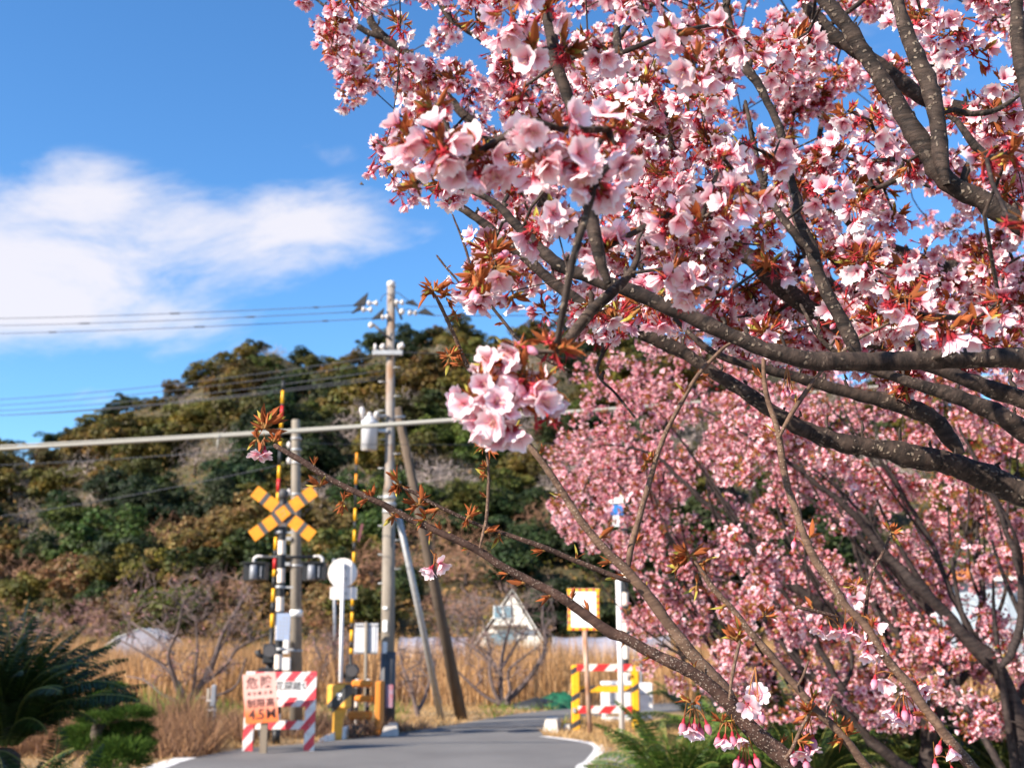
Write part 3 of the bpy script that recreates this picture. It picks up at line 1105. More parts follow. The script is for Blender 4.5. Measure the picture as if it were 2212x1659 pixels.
TAN = [(0.54, 0.31, 0.145), (0.46, 0.25, 0.105), (0.58, 0.365, 0.19), (0.37, 0.20, 0.085), (0.30, 0.17, 0.08)]
n = 54000
gx = RNG.uniform(-26, 22, n); gy = RNG.uniform(29, 64, n)
clump = np.sin(gx * 1.3 + gy * .4) + np.sin(gx * .5 - gy * .9)
hh = 1.42 + .26 * clump + RNG.normal(size=n) * .16
keep = ~in_road(gx, gy)
C = blades(np.stack([gx, gy], 1)[keep], 0.0, np.clip(hh, .6, 2.0)[keep], RNG.uniform(.018, .04, n)[keep], TAN, .10)
tag(link('reeds', C.mesh('reeds', [M_GRASS]), kind='stuff'), 'tall golden dry reeds filling the field beyond the crossing', 'reeds')


def grass_patch(name, label, x0, x1, y0, y1, n, h, w, cols, lean=.5, cond=None, cat='grass'):
    gx = RNG.uniform(x0, x1, n); gy = RNG.uniform(y0, y1, n)
    k = ~in_road(gx, gy)
    if cond is not None: k &= cond(gx, gy)
    hh = h * RNG.uniform(.45, 1.25, n) * (1 + .35 * np.sin(gx * 2.1 + gy * 1.3))
    C = blades(np.stack([gx, gy], 1)[k], 0.0, hh[k], RNG.uniform(.7, 1.4, n)[k] * w, cols, lean)
    return tag(link(name, C.mesh(name, [M_GRASS]), kind='stuff'), label, cat)


STRAW = [(0.58, 0.38, 0.19), (0.48, 0.30, 0.13), (0.40, 0.24, 0.10)]
grass_patch('dry_grass', 'short straw coloured dry grass on the left roadside verge', -12, 2.5, 13.5, 30, 26000, .13, .012, STRAW, .9)
grass_patch('dry_grass', 'straw coloured dry grass on the verge around the striped barrier', 0.4, 7, 17.0, 24, 16000, .16, .012, STRAW, .8,
            lambda x, y: y > 17.0 + .1 * x)
grass_patch('green_grass', 'green weeds growing beside the crossing and the poles', -9, 1.5, 21.5, 29, 5200, .28, .02, [(0.13, 0.19, 0.03), (0.20, 0.21, 0.05), (0.10, 0.16, 0.03)], .7,
            lambda x, y: np.sin(x * 1.7 + 1) + np.sin(y * 2.3 + x) > .55)
grass_patch('brown_weeds', 'dead brown weeds and brambles along the left verge', -8.2, -4.2, 16.3, 22, 9500, .62, .016, [(0.25, 0.14, 0.08), (0.33, 0.18, 0.09), (0.20, 0.11, 0.07)], .6,
            lambda x, y: (x < -4.2) & (np.sin(x * 3 + y) > -.8))
grass_patch('brown_weeds', 'dead brown weeds at the foot of the gate machine', -4.2, -1.2, 19.6, 22, 2600, .36, .014, [(0.22, 0.13, 0.09), (0.30, 0.17, 0.10), (0.15, 0.10, 0.07)], .7)
grass_patch('green_grass', 'bright green iris leaves behind the clipped pine', -7.2, -6.0, 20.5, 22, 260, .62, .03, [(0.22, 0.32, 0.06), (0.16, 0.26, 0.05)], .35)

# ------------------------------------------------------------------ buildings and tunnels beyond the field
def tunnel(x0, x1, D0, hgt, wid, label, rot=0.0, along=None):
    """Vinyl tunnel greenhouse: hoops, ridge and a skin; long side across the view."""
    c = (P(x0, 1400, D0).x + P(x1, 1400, D0).x) / 2
    L = abs(P(x1, 1400, D0).x - P(x0, 1400, D0).x)
    t = thing('vinyl_tunnel', (c, D0, 0), label, 'greenhouse', 'white vinyl tunnels beyond the reeds')
    sk = MB()
    N = max(4, int(L / 1.2))
    prof = [(wid / 2 * math.cos(a), hgt * (0.45 + .55 * math.sin(a)) if 0 < a < math.pi else 0) for a in np.linspace(0, math.pi, 11)]
    prof = [(wid / 2, 0)] + [(wid / 2 * math.cos(a), hgt * (.5 + .5 * math.sin(a))) for a in np.linspace(.05, math.pi - .05, 11)] + [(-wid / 2, 0)]
    V, F = [], []
    for i in range(N * 4 + 1):
        x = -L / 2 + L * i / (N * 4)
        k = 1 - .02 * (i % 4 in (1, 2, 3)) - .012 * (i % 4 == 2)
        for y, z in prof: V.append((c + x, D0 + y * k, z * k))
    m = len(prof)
    for i in range(N * 4):
        for j in range(m - 1): F.append((i * m + j, i * m + j + 1, (i + 1) * m + j + 1, (i + 1) * m + j))
    sk.add(V, F, 0, False)
    sk.add([V[j] for j in range(m)], [tuple(range(m))])
    sk.add([V[-m + j] for j in range(m)], [tuple(reversed(range(m)))])
    sk.build('vinyl_skin', M_VINYL, t)
    for i in range(N + 1):
        x = c - L / 2 + L * i / N
        MB().tube([(x, D0 + y * 1.005, z * 1.005 + .004) for y, z in prof], .016, 5).build('hoop', M_STEEL, t)
    return t


def ridge_tent(x0, xp, x1, D0, yp, label):
    """Pitched vinyl greenhouse seen end on."""
    a, p, b = P(x0, 1410, D0), P(xp, yp, D0), P(x1, 1412, D0)
    t = thing('vinyl_tunnel', (p.x, D0, 0), label, 'greenhouse', 'white vinyl tunnels beyond the reeds')
    L = 2.6
    hz = p.z
    prof = [(a.x, 0), (a.x, hz * .35), ((a.x + p.x) / 2, hz * .78), (p.x, hz), ((b.x + p.x) / 2, hz * .78), (b.x, hz * .35), (b.x, 0)]
    MB().prism(prof, D0, D0 + L).build('vinyl_skin', M_VINYL, t)
    for k in range(3):
        MB().tube([(x, D0 - .03 + k * L / 2, z + .02) for x, z in prof], .03, 5).build('hoop', M_STEEL, t)
    return t


ridge_tent(195, 306, 400, 60, 1357, 'pale vinyl greenhouse with a pitched top behind the left bare tree')
tunnel(1195, 1440, 50, 1.85, 4.0, 'long rounded vinyl tunnel in front of the pink trees, behind the white sign')
tunnel(868, 1010, 52, 1.85, 4.0, 'short vinyl tunnel behind the two leaning poles')

# gabled white house
Dh = 80.0
ap = P(1107, 1273, Dh)
ha = thing('gabled_house', (ap.x, Dh, 0), 'small white house with a steep gable behind the bare bush', 'house')
hl, hr_ = P(1020, 1400, Dh), P(1182, 1400, Dh)
ez = P(1107, 1392, Dh).z
MB().prism([(hl.x + .5, 0), (hl.x + .5, ez), (ap.x, ap.z - .35), (hr_.x - .3, ez), (hr_.x - .3, 0)], Dh, Dh + 9).build('wall', M_CREAM, ha)
rf = MB()
for s, e in ((-1, hl), (1, hr_)):
    q = [Vector((ap.x, 0, ap.z)), Vector((e.x, 0, ez - .25))]
    nrm = Vector((q[1].z - q[0].z, 0, -(q[1].x - q[0].x))).normalized() * .09
    if nrm.z < 0: nrm = -nrm
    rf.prism([(q[0].x, q[0].z), (q[1].x, q[1].z), (q[1].x + nrm.x, q[1].z + nrm.z), (q[0].x + nrm.x * .2, q[0].z + nrm.z)], Dh - .03, Dh + 9.0)
rf.build('roof', mat('pale_roof', (.80, .76, .70), .6), ha)
MB().box((ap.x - .3, Dh - .28, P(0, 1352, Dh).z), (2.5, .5, .16)).build('balcony', M_DKWOOD, ha)
wz = P(0, 1322, Dh).z
for dx in (-1.05, -.35):
    w = MB().box((ap.x + dx, Dh - .03, wz), (.62, .10, .9)).build('window', M_PWHITE, ha)
    MB().box((ap.x + dx, Dh - .085, wz), (.52, .03, .8)).build('pane', M_GLASS, w)
w = MB().box((ap.x - .75, Dh - .05, P(0, 1382, Dh).z), (1.9, .10, 1.0)).build('window', M_DKWOOD, ha)
MB().box((ap.x - .75, Dh - .11, P(0, 1382, Dh).z), (1.7, .03, .85)).build('pane', M_GLASS, w)

# orange roofed house at the right
Dq = 34.0
a0, a1 = P(2150, 1240, Dq), P(2290, 1176, Dq)
hq = thing('tiled_house', ((a1.x), Dq, 0), 'house with orange tiled hip roof peeping through blossoms at the right', 'house')
ez = a0.z; rz = a1.z
ex0, ex1, ey0, ey1 = a0.x, a0.x + 8.0, Dq, Dq + 7
r0, r1 = (ex0 + 3.0, Dq + 3.5, rz + .3), (ex1 - 3.0, Dq + 3.5, rz + .3)
MB().add([(ex0, ey0, ez), (ex1, ey0, ez), (ex1, ey1, ez), (ex0, ey1, ez), r0, r1], [(0, 1, 5, 4), (1, 2, 5), (2, 3, 4, 5), (3, 0, 4), (3, 2, 1, 0)]).build('roof', M_TILE, hq)
MB().box(((ex0 + ex1) / 2, (ey0 + ey1) / 2, (ez - .02) / 2), (7.0, 6.0, ez - .02)).build('wall', M_WALLB, hq)
MB().box(((ex0 + ex1) / 2, ey0 - .02, ez - .11), (8.1, .06, .16)).build('gutter', M_PWHITE, hq)
for k in range(2):
    w = MB().box((ex0 + 1.6 + 2.4 * k, ey0 + .47, ez - 1.3), (1.5, .1, 1.1)).build('window', M_PWHITE, hq)
    MB().box((ex0 + 1.6 + 2.4 * k, ey0 + .41, ez - 1.3), (1.36, .04, .96)).build('pane', M_GLASS, w)


# ------------------------------------------------------------------ poles and wires
def vpole(xb, yb, xt, yt, D, rb, rt):
    b = P(xb, yb, D); t = P(xt, yt, D)
    return [Vector((b.x, D, 0)), Vector(((b.x + t.x) / 2, D, t.z / 2)), Vector((t.x, D, t.z))], [rb, (rb + rt) / 2, rt]


DU = 21.9
pb, pm, pt_ = P(836, 1562, DU), P(841, 1062, DU), P(845, 622, DU)
up = thing('utility_pole', (pb.x, DU, 0), 'tall stained utility pole carrying a grey transformer and crossarms', 'utility pole')
MB().tube([(pb.x, DU, 0), (pm.x, DU, pm.z)], [.135, .122], 16).build('concrete_base', M_CONC, up)
MB().tube([(pm.x, DU, pm.z - .02), (pm.x, DU, pm.z + .14), (pm.x + .002, DU, pm.z + .16), (pt_.x, DU, pt_.z)], [.126, .10, .096, .085], 14).build('steel_top', M_RUSTP, up)
MB().tube([(pt_.x, DU, pt_.z), (pt_.x, DU, pt_.z + .12), (pt_.x, DU, pt_.z + .15)], [.09, .09, .05], 12).build('pole_cap', M_PORC, up)
b2, b3 = P(836, 1550, DU), P(837, 1478, DU)
MB().tube([(b2.x, DU, .05), (b3.x, DU, 1.42)], [.155, .148], 16).build('guard_wrap', M_WRAP, up)
q = P(843, 1502, DU)
MB().box((q.x, DU - .152, q.z), (.13, .012, .42)).build('poster', M_POSTER, up)
for yy, hh in ((1313, .05), (1352, .22), (1398, .22)):
    q = P(833, yy, DU)
    MB().box((q.x, DU - .138, q.z), (.09, .014, hh)).build('number_plate', M_PWHITE, up)
for yy in (1090, 1075, 1105):
    q = P(841, yy, DU)
    MB().tube([(q.x, DU, q.z - .035), (q.x, DU, q.z + .035)], .137, 14).build('clamp_band', M_STEEL, up)
for k in range(16):
    q = P(842 + (6 if k % 2 else -6), 1260 - k * 31, DU)
    MB().tube([(q.x, DU - .05, q.z), (q.x + (.17 if k % 2 else -.17), DU - .06, q.z)], .012, 5).build('step_bolt', M_STEEL, up)
# crossarm with pins, upper brackets
q = P(842, 766, DU)
MB().box((q.x - .03, DU - .13, q.z), (.62, .09, .10), bev=.008).build('crossarm', M_STEEL, up)
for dx in (-.29, -.12, .2):
    MB().tube([(q.x + dx, DU - .13, q.z + .05), (q.x + dx, DU - .13, q.z + .10), (q.x + dx, DU - .13, q.z + .19)], [.015, .035, .028], 8).build('pin_insulator', M_PORC, up)


def strain(xa, ya, xb, yb, D=DU, n=2):
    """A string of strain insulators with its black cover."""
    a, b = P(xa, ya, D - .1), P(xb, yb, D - .1)
    d = (b - a)
    m = MB()
    pr = []
    for i in range(n):
        c = a + d * ((i + .5) / n)
        u = d.normalized() * .05
        pr += [(c - u, .02), (c - u * .6, .055), (c + u * .1, .06), (c + u * .5, .03)]
    m.tube([p for p, r in pr], [r for p, r in pr], 10)
    return m.build('strain_insulator', M_PORC, up)


def cover(xa, ya, xb, yb, xc, yc):
    """Black wedge cover where the wire leaves the insulators."""
    a, b, c = P(xa, ya, DU - .1), P(xb, yb, DU - .1), P(xc, yc, DU - .1)
    m = MB()
    m.prism([(a.x, a.z), (b.x, b.z), (c.x, c.z)], DU - .14, DU - .06)
    return m.build('wire_cover', M_RUBBER, up)


strain(790, 655, 822, 655); strain(778, 669, 810, 669); strain(823, 686, 842, 684); strain(852, 653, 876, 654); strain(880, 676, 905, 676)
cover(763, 661, 795, 633, 789, 660); cover(760, 677, 780, 657, 783, 668); cover(803, 690, 830, 666, 826, 688); cover(875, 655, 892, 648, 905, 662); cover(902, 677, 918, 666, 940, 682)
for a, b in (((846, 636), (868, 690)), ((846, 765 - 30), (805, 700)), ((860, 772), (838, 748))):
    p0, p1 = P(*a, DU - .09), P(*b, DU - .12)
    MB().tube([p0, p1], .028, 6).build('bracket', M_DKGREY, up)
for xx, yy in ((801, 701), (868, 672), (826, 748), (868, 745)):
    q = P(xx, yy + 8, DU - .12)
    MB().tube([q, q + Vector((0, 0, .04)), q + Vector((0, 0, .08)), q + Vector((0, 0, .13))], [.02, .06, .055, .02], 10).build('pin_insulator', M_PORC, up)
for pts in ([(822, 652), (826, 640), (838, 634), (846, 640)], [(846, 634), (858, 632), (872, 642), (885, 652)], [(868, 672), (884, 668), (900, 676)], [(838, 700), (828, 720), (815, 705)]):
    MB().tube(spline([P(x, y, DU - .16) for x, y in pts], .06), .009, 5).build('jumper_wire', M_WIRE, up)

# transformer on the pole
q0, q1 = P(799, 974, DU), P(799, 918, DU)
tr = thing('transformer', (q0.x, DU - .12, q0.z), 'grey cylindrical transformer hung on the utility pole', 'transformer')
r = mpx(DU) * 17.5
MB().tube([(q0.x, DU - .15, q0.z + .02), (q0.x, DU - .15, q0.z), (q0.x, DU - .15, q0.z + .01), (q0.x, DU - .15, q1.z - .02), (q0.x, DU - .15, q1.z), (q0.x, DU - .15, q1.z + .05), (q0.x, DU - .15, q1.z + .06)], [r * .8, r * .97, r, r, r * 1.05, r * 1.05, r * .7], 24).build('tank', M_GREYP, tr)
MB().tube([(q0.x, DU - .15, q1.z + .05), (q0.x, DU - .15, q1.z + .13)], [r * .72, r * .66], 16).build('tank_lid', M_GREYP, tr)
for dx, h in ((-.15, .24), (0.0, .13), (.13, .15)):
    z = q1.z + .09
    MB().tube([(q0.x + dx, DU - .2, z), (q0.x + dx, DU - .2, z + h * .35), (q0.x + dx, DU - .2, z + h * .5), (q0.x + dx * 1.1, DU - .2, z + h * .8), (q0.x + dx * 1.1, DU - .2, z + h)], [.03, .035, .055, .05, .03], 9).build('bushing', M_PORC, tr)
q = P(820, 905, DU)
MB().tube([(q.x - .28, DU - .12, q.z + .02), (q.x + .16, DU - .12, q.z + .04)], .035, 8).build('hanger_arm', M_STEEL, tr)
MB().tube([P(812, 890, DU - .1), P(838, 920, DU - .1)], .025, 6).build('hanger_strut', M_DKGREY, tr)
MB().box(P(822, 930, DU - .1), (.30, .06, .07)).build('hanger_bracket', M_STEEL, tr)

# leaning stay poles
def leaning(x0, y0, x1, y1, D0, D1, r0, r1, m, name, label, cat):
    a = ground_at(x0, y0); b = P(x1, y1, D1)
    t = thing(name, (a.x, a.y, 0), label, cat)
    MB().tube([a - Vector((0, 0, .1)), a.lerp(b, .5), b], [r0, (r0 + r1) / 2, r1], 12).build('shaft', m, t)
    return t


t = leaning(1000, 1553, 858, 880, 22.5, 22.3, .13, .085, M_WOODP, 'brace_pole', 'dark wooden brace pole leaning against the utility pole', 'brace pole')
q = P(862, 900, 22.15)
MB().tube([(q.x - .13, 22.1, q.z - .03), (q.x + .1, 22.3, q.z + .03)], .03, 6).build('clamp', M_STEEL, t)
t = leaning(956, 1554, 860, 1110, 22.6, 22.05, .075, .06, M_STEEL, 'brace_pole', 'thin grey steel brace pole leaning beside the dark wooden one', 'brace pole')
q = P(858, 1108, 22.0)
MB().tube([(q.x - .08, 21.95, q.z - .02), (q.x + .06, 22.05, q.z + .02)], .05, 8).build('clamp', M_STEEL, t)

# short concrete pole behind the signal
DC = 20.2
c0, c1 = P(640, 1588, DC), P(639, 907, DC)
cp = thing('concrete_pole', (c0.x, DC, 0), 'plain concrete pole standing just behind the crossing signal', 'pole')
MB().tube([(c0.x, DC, 0), (c1.x, DC, c1.z - .02), (c1.x, DC, c1.z)], [.115, .079, .064], 16).build('shaft', M_CONC, cp)
q = P(640, 1324, DC)
MB().tube([(q.x, DC, q.z - .055), (q.x, DC, q.z + .055)], .114, 16).build('white_band', M_PWHITE, cp)
for yy in (948, 972, 1000, 1068, 1134, 1222, 1330, 1405):
    q = P(640, yy, DC)
    MB().tube([(q.x, DC, q.z - .02), (q.x, DC, q.z + .02)], .100 if yy < 1200 else .112, 14).build('clamp_band', M_STEEL, cp)
for yy in (966, 1000, 1068):
    q = P(625, yy, DC)
    MB().tube([q + Vector((.06, 0, 0)), q + Vector((.0, -.02, .0)), q + Vector((-.005, -.02, .05)), q + Vector((-.005, -.02, .1))], [.015, .04, .045, .02], 9).build('insulator', M_PORC, cp)
for yy, xx in ((1163, 620), (1203, 618), (1218, 617)):
    q = P(xx, yy, DC - .1)
    MB().box(q, (.16, .05, .06)).build('bracket', M_STEEL, cp)
for y0_, y1_, ww in ((1420, 1448, .14), (1452, 1462, .13), (1470, 1490, .11), (1380, 1412, .10)):
    a, b = P(622, y0_, DC - .16), P(622, y1_, DC - .16)
    MB().box((a.x - .02, DC - .16, (a.z + b.z) / 2), (ww, .1, a.z - b.z), bev=.01).build('junction_box', M_WHITE, cp)

WIREG = 'overhead wires running left from the utility pole'
def wire(pts, r, label, m=M_WIRE, group=None, name='overhead_wire'):
    ps = [P(*p) for p in pts]
    a = ps[0]
    t = thing(name, tuple(a), label, 'wire', group)
    MB().tube(spline([tuple(p) for p in ps], .8), r, 6).build('strand', m, t)
    return t


def sagwire(a, b, sag, r, label, group=None, m=M_WIRE, sleeves=()):
    p0, p1 = P(*a), P(*b)
    pts = [p0.lerp(p1, u) - Vector((0, 0, sag * 4 * u * (1 - u))) for u in np.linspace(0, 1, 24)]
    t = thing('overhead_wire', tuple(p0), label, 'wire', group)
    MB().tube(pts, r, 6).build('strand', m, t)
    for u, L in sleeves:
        c = p0.lerp(p1, u) - Vector((0, 0, sag * 4 * u * (1 - u)))
        d = (p1 - p0).normalized() * L / 2
        MB().tube([c - d, c - d * .8, c + d * .8, c + d], [r, r * 2.2, r * 2.2, r], 6).build('sleeve', M_RUBBER, t)
    return t


sagwire((765, 660, DU - .1), (-330, 690, 34), .10, .0085, 'topmost overhead wire left of the utility pole', WIREG, sleeves=((.05, .16), (.26, .4), (.62, .25)))
sagwire((762, 674, DU - .1), (-330, 706, 34), .10, .0085, 'second overhead wire from the top left of the utility pole', WIREG, sleeves=((.14, .3), (.42, .5)))
sagwire((805, 688, DU - .1), (-330, 724, 34), .10, .0085, 'third overhead wire from the top left of the utility pole', WIREG, sleeves=((.06, .16), (.24, .4), (.5, .4), (.64, .22)))
for k, (ya, yb, w_) in enumerate(((768, 872, 'upper dark wire of the lower bundle crossing the hill crest'), (782, 884, 'second dark wire of the lower bundle crossing the hill crest'), (800, 893, 'third dark wire of the lower bundle crossing the hill crest'), (812, 902, 'fourth dark wire of the lower bundle crossing the hill crest'), (818, 900, 'lowest dark wire of the bundle crossing the hill crest'))):
    sagwire((830, ya, DU), (-330, yb, 32), .28, .0085, w_, WIREG)
sagwire((905, 662, DU), (2600, 640, 30), .1, .0085, 'upper wire running right behind the pink blossoms', 'wires running right behind the blossoms')
sagwire((940, 682, DU), (2600, 655, 30), .1, .0085, 'lower wire running right behind the pink blossoms', 'wires running right behind the blossoms')
sagwire((848, 760, DU), (2600, 770, 30), .2, .0085, 'thin wire crossing the hill right of the utility pole', 'wires running right behind the blossoms')
sagwire((625, 962, DC), (-330, 1010, 28), .12, .007, 'upper thin wire from the concrete pole to the left', 'thin wires from the concrete pole')
sagwire((625, 1000, DC), (-330, 1150, 26), .18, .007, 'lower thin wire from the concrete pole to the left', 'thin wires from the concrete pole')
sagwire((645, 958, DC), (1700, 940, 26), .1, .006, 'thin wire from the concrete pole past the transformer', 'thin wires from the concrete pole')
# thick pale cable in front of everything but the trees
cb = thing('trunk_cable', tuple(P(-240, 990, 15)), 'thick pale twin cable strung across the view', 'cable')
cpts = [(-240, 984, 15), (0, 970, 15), (300, 953, 15), (640, 932, 15), (1010, 906, 15), (1360, 881, 15), (1740, 850, 15), (2500, 782, 15)]
MB().tube(spline([tuple(P(*p)) for p in cpts], .5), .026, 8).build('cable_strand', M_CABLE, cb)
MB().tube(spline([tuple(P(x, y - 7 + x * .0035, d + .02)) for x, y, d in cpts], .5), .013, 6).build('messenger_strand', M_CABLE, cb)
q = P(471, 944, 15)
MB().tube([q + Vector((-.0, 0, 0)), q - Vector((0, 0, .17))], .012, 6).build('drop_tab', M_CABLE, cb)
MB().box(q + Vector((0, 0, .005)), (.07, .07, .05), bev=.01).build('cable_clip', M_CABLE, cb)

# ------------------------------------------------------------------ the level crossing
FACE = {}


def text_mesh(name, body, size, c, m, parent, ext=.002, vertical=False, tilt=None, bold=0.0):
    cu = bpy.data.curves.new('lettering', 'FONT')
    cu.body = body
    cu.size = size
    cu.align_x = 'CENTER'
    cu.align_y = 'CENTER'
    cu.extrude = ext
    cu.offset = bold
    cu.resolution_u = 2
    tmp = bpy.data.objects.new('lettering', cu)
    COL.objects.link(tmp)
    bpy.context.view_layer.update()
    me = bpy.data.meshes.new_from_object(tmp.evaluated_get(bpy.context.evaluated_depsgraph_get()))
    bpy.data.objects.remove(tmp)
    R = Matrix.Rotation(math.pi / 2, 4, 'X')
    if tilt is not None: R = tilt.to_4x4() @ R
    me.transform(Matrix.Translation(Vector(c) - wloc(parent)) @ R)
    me.materials.clear()
    me.materials.append(m)
    o = bpy.data.objects.new(name, me)
    COL.objects.link(o)
    o.parent = parent
    ORIGIN[o.name] = wloc(parent)
    return o


DS = 18.7
k = mpx(DS)
s0, s1 = P(597, 1584, DS), P(612, 1078, DS)
sg = thing('crossing_signal', (s0.x, DS, 0), 'black and white banded crossing signal post with yellow crossbuck', 'crossing signal')
nb = 17
for i in range(nb):
    z0, z1 = s1.z * i / nb, s1.z * (i + 1) / nb
    xx = lambda z: s0.x + (s1.x - s0.x) * z / s1.z
    MB().tube([(xx(z0), DS, z0), (xx(z1), DS, z1)], .065, 14, caps=(i in (0, nb - 1))).build('post_band', M_BLACK if i % 2 == 0 else M_PEACH, sg)
# speaker bell on top
MB().tube([(s1.x, DS, s1.z), (s1.x, DS, s1.z + .03), (s1.x, DS, s1.z + .12), (s1.x, DS, s1.z + .17)], [.05, .085, .085, .05], 14).build('bell', M_DKGREY, sg)
# crossbuck
cc = P(612, 1109, DS - .1)
ang = math.radians(37.2)
for s in (1, -1):
    R = Matrix.Rotation(-s * ang, 3, 'Y')
    yo = -.012 if s > 0 else 0.012
    arm = MB().box(cc + Vector((0, yo, 0)), (163 * k, .012, 27 * k), R)
    ao = arm.build('crossbuck_arm', M_YEL, sg)
    for q_ in (-1.5, -.5, .5, 1.5):
        o = q_ * (24.5 + 10.2) * k
        MB().box(cc + R @ Vector((o, 0, 0)) + Vector((0, yo - .0075, 0)), (10.2 * k, .004, 27.2 * k), R).build('dark_band', M_DKGREY, ao)
MB().box(cc + Vector((0, -.024, 0)), (24 * k, .012, 24 * k), Matrix.Rotation(-ang * 1.12, 3, 'Y')).build('centre_plate', M_YEL, sg)
for dx, dz in ((-.03, .02), (.035, -.01), (0, -.05), (.01, .05)):
    MB().tube([cc + Vector((dx, -.036, dz)), cc + Vector((dx, -.03, dz))], .012, 6).build('rust_spot', M_RUST, sg)
MB().box(cc + Vector((0, .06, 0)), (.10, .08, .12)).build('mount', M_STEEL, sg)
# lamp arm and twin lamps
la, lb = P(560, 1203, DS), P(688, 1203, DS)
MB().tube([la, lb], .027, 10).build('lamp_arm', M_BLACK, sg)
for s, x in ((-1, 556), (1, 690)):
    a = P(x, 1203, DS)
    MB().tube(spline([tuple(a + Vector((-s * .1, 0, .0))), tuple(a + Vector((0, 0, 0.01))), tuple(a + Vector((s * .05, 0, -.02))), tuple(a + Vector((s * .055, 0, -.12)))], .03), .027, 10).build('elbow', M_PORC, sg)
    c = P(x + (-3 if s < 0 else -11), 1236, DS)
    hd = MB()
    hw, hh = 23 * k, 18 * k
    # hooded backing: slanted box, open towards the road
    hd.prism([(c.x - hw, c.z - hh), (c.x + hw, c.z - hh * .85), (c.x + hw * 1.0, c.z + hh), (c.x - hw, c.z + hh)], DS - .14, DS + .16)
    lo = hd.build('lamp_hood', M_BLACK, sg)
    cx = c.x - .005 if s < 0 else c.x - .02
    MB().tube([(cx, DS - .15, c.z - hh * .92), (cx, DS - .15, c.z - hh * .8), (cx, DS - .15, c.z + hh * .74), (cx, DS - .15, c.z + hh * .8)], [.045, .066, .066, .045], 16).build('lamp_body', M_LAMPG, lo)
    MB().box((c.x, DS - .02, c.z + hh + .012), (hw * 2.1, .36, .02)).build('visor', M_BLACK, lo)
    MB().box((cx + .12, DS - .155, c.z - .0), (.02, .02, hh * 1.3)).build('lamp_rim', M_LAMPG, lo)
for yy in (1268, 1402, 1150):
    q = P(605, yy, DS)
    MB().tube([(q.x, DS, q.z - .025), (q.x, DS, q.z + .025)], .078, 12).build('clamp_band', M_STEEL, sg)
    MB().box((q.x + .14, DS, q.z), (.16, .03, .03)).build('clamp_arm', M_STEEL, sg)
# blue grey notice
q0, q1 = P(598, 1324, DS - .1), P(625, 1382, DS - .1)
pl = MB().box(((q0.x + q1.x) / 2, DS - .1, (q0.z + q1.z) / 2), (q1.x - q0.x, .01, q0.z - q1.z)).build('notice_plate', M_BLUEP, sg)
for i, dx in enumerate((.06, 0.005, -.05)):
    for j in range(6 if i == 1 else 5):
        zz = q0.z - .08 - j * .062 - (.06 if i == 2 else 0)
        MB().box(((q0.x + q1.x) / 2 + dx, DS - .1065, zz), (.022, .002, .036 if (i + j) % 3 else .044)).build('notice_mark', M_INKG, pl)

# gate machines with their raised banded bars
def gate_bar(bands, xt, yt, xb, yb, D, r, name, label, mach):
    a = P(xb, yb, D)
    t = thing(name, (a.x, D, 0), label, 'crossing gate', 'raised crossing gate bars')
    for y0, y1, c in bands:
        f0, f1 = (y0 - yt) / (yb - yt), (y1 - yt) / (yb - yt)
        p0, p1 = P(xt + (xb - xt) * f0, y0, D), P(xt + (xb - xt) * f1, y1, D)
        MB().tube([p0, p1], r * (1 + .25 * (f0 + f1) / 2), 10).build('bar_band', {'K': M_BLACK, 'Y': M_GYEL, 'R': M_RED, 'O': M_YEL}[c], t)
    # machine: housing, crank, counterweight, stand
    mx, my = mach
    c = P(mx, my, D)
    MB().box((c.x, D + .08, c.z), (.20, .28, .34), bev=.03).build('housing', M_BLACK, t)
    MB().tube([(c.x + .03, D - .1, c.z + .05), (c.x + .03, D + .2, c.z + .05)], .10, 14).build('crank_disc', M_DKGREY, t)
    MB().tube([(c.x - .06, D, c.z - .05), (c.x - .17, D, c.z - .02), (c.x - .20, D, c.z + .06)], [.05, .045, .06], 10).build('counterweight', M_RUBBER, t)
    MB().tube([(c.x, D + .1, c.z - .1), (c.x, D + .1, 0)], .06, 10).build('stand', M_DKGREY, t)
    MB().box((c.x + .02, D + .05, c.z - .30), (.34, .3, .14), bev=.02).build('base_box', M_BLACK, t)
    return t


b1 = [(822, 844, 'K'), (844, 872, 'Y'), (872, 877, 'K'), (877, 903, 'R'), (903, 925, 'Y'), (925, 948, 'K'), (948, 969, 'Y'), (969, 1006, 'K'), (1006, 1034, 'Y'), (1034, 1064, 'R'), (1064, 1086, 'Y'), (1086, 1160, 'K'),
      (1160, 1188, 'Y'), (1188, 1203, 'K'), (1203, 1230, 'R'), (1230, 1245, 'Y'), (1245, 1271, 'K'), (1271, 1300, 'Y'), (1300, 1325, 'K'), (1325, 1355, 'Y'), (1355, 1445, 'K')]
gate_bar(b1, 612, 822, 583, 1445, 19.2, .026, 'crossing_gate', 'yellow, black and red gate bar raised beside the crossbuck', (581, 1412))
b2 = [(978, 1003, 'O'), (1003, 1024, 'K'), (1024, 1046, 'O'), (1046, 1098, 'K'), (1098, 1125, 'Y'), (1125, 1145, 'K'), (1145, 1170, 'Y'), (1170, 1192, 'K'), (1192, 1217, 'Y'), (1217, 1240, 'K'), (1240, 1262, 'Y'), (1262, 1286, 'K'),
      (1286, 1308, 'Y'), (1308, 1322, 'K'), (1322, 1345, 'Y'), (1345, 1360, 'K'), (1360, 1385, 'Y'), (1385, 1400, 'K'), (1400, 1412, 'Y'), (1412, 1490, 'K')]
gate_bar(b2, 771, 978, 756, 1490, 20.6, .024, 'crossing_gate', 'yellow and black gate bar raised beside the round sign', (758, 1455))
q = P(778, 1150, 20.6)
MB().box((q.x, 20.62, q.z), (.05, .01, .34), Matrix.Rotation(.2, 3, 'Y')).build('flag', mat('faded_red', (.16, .05, .06), .7), bpy.data.objects['crossing_gate.001'])

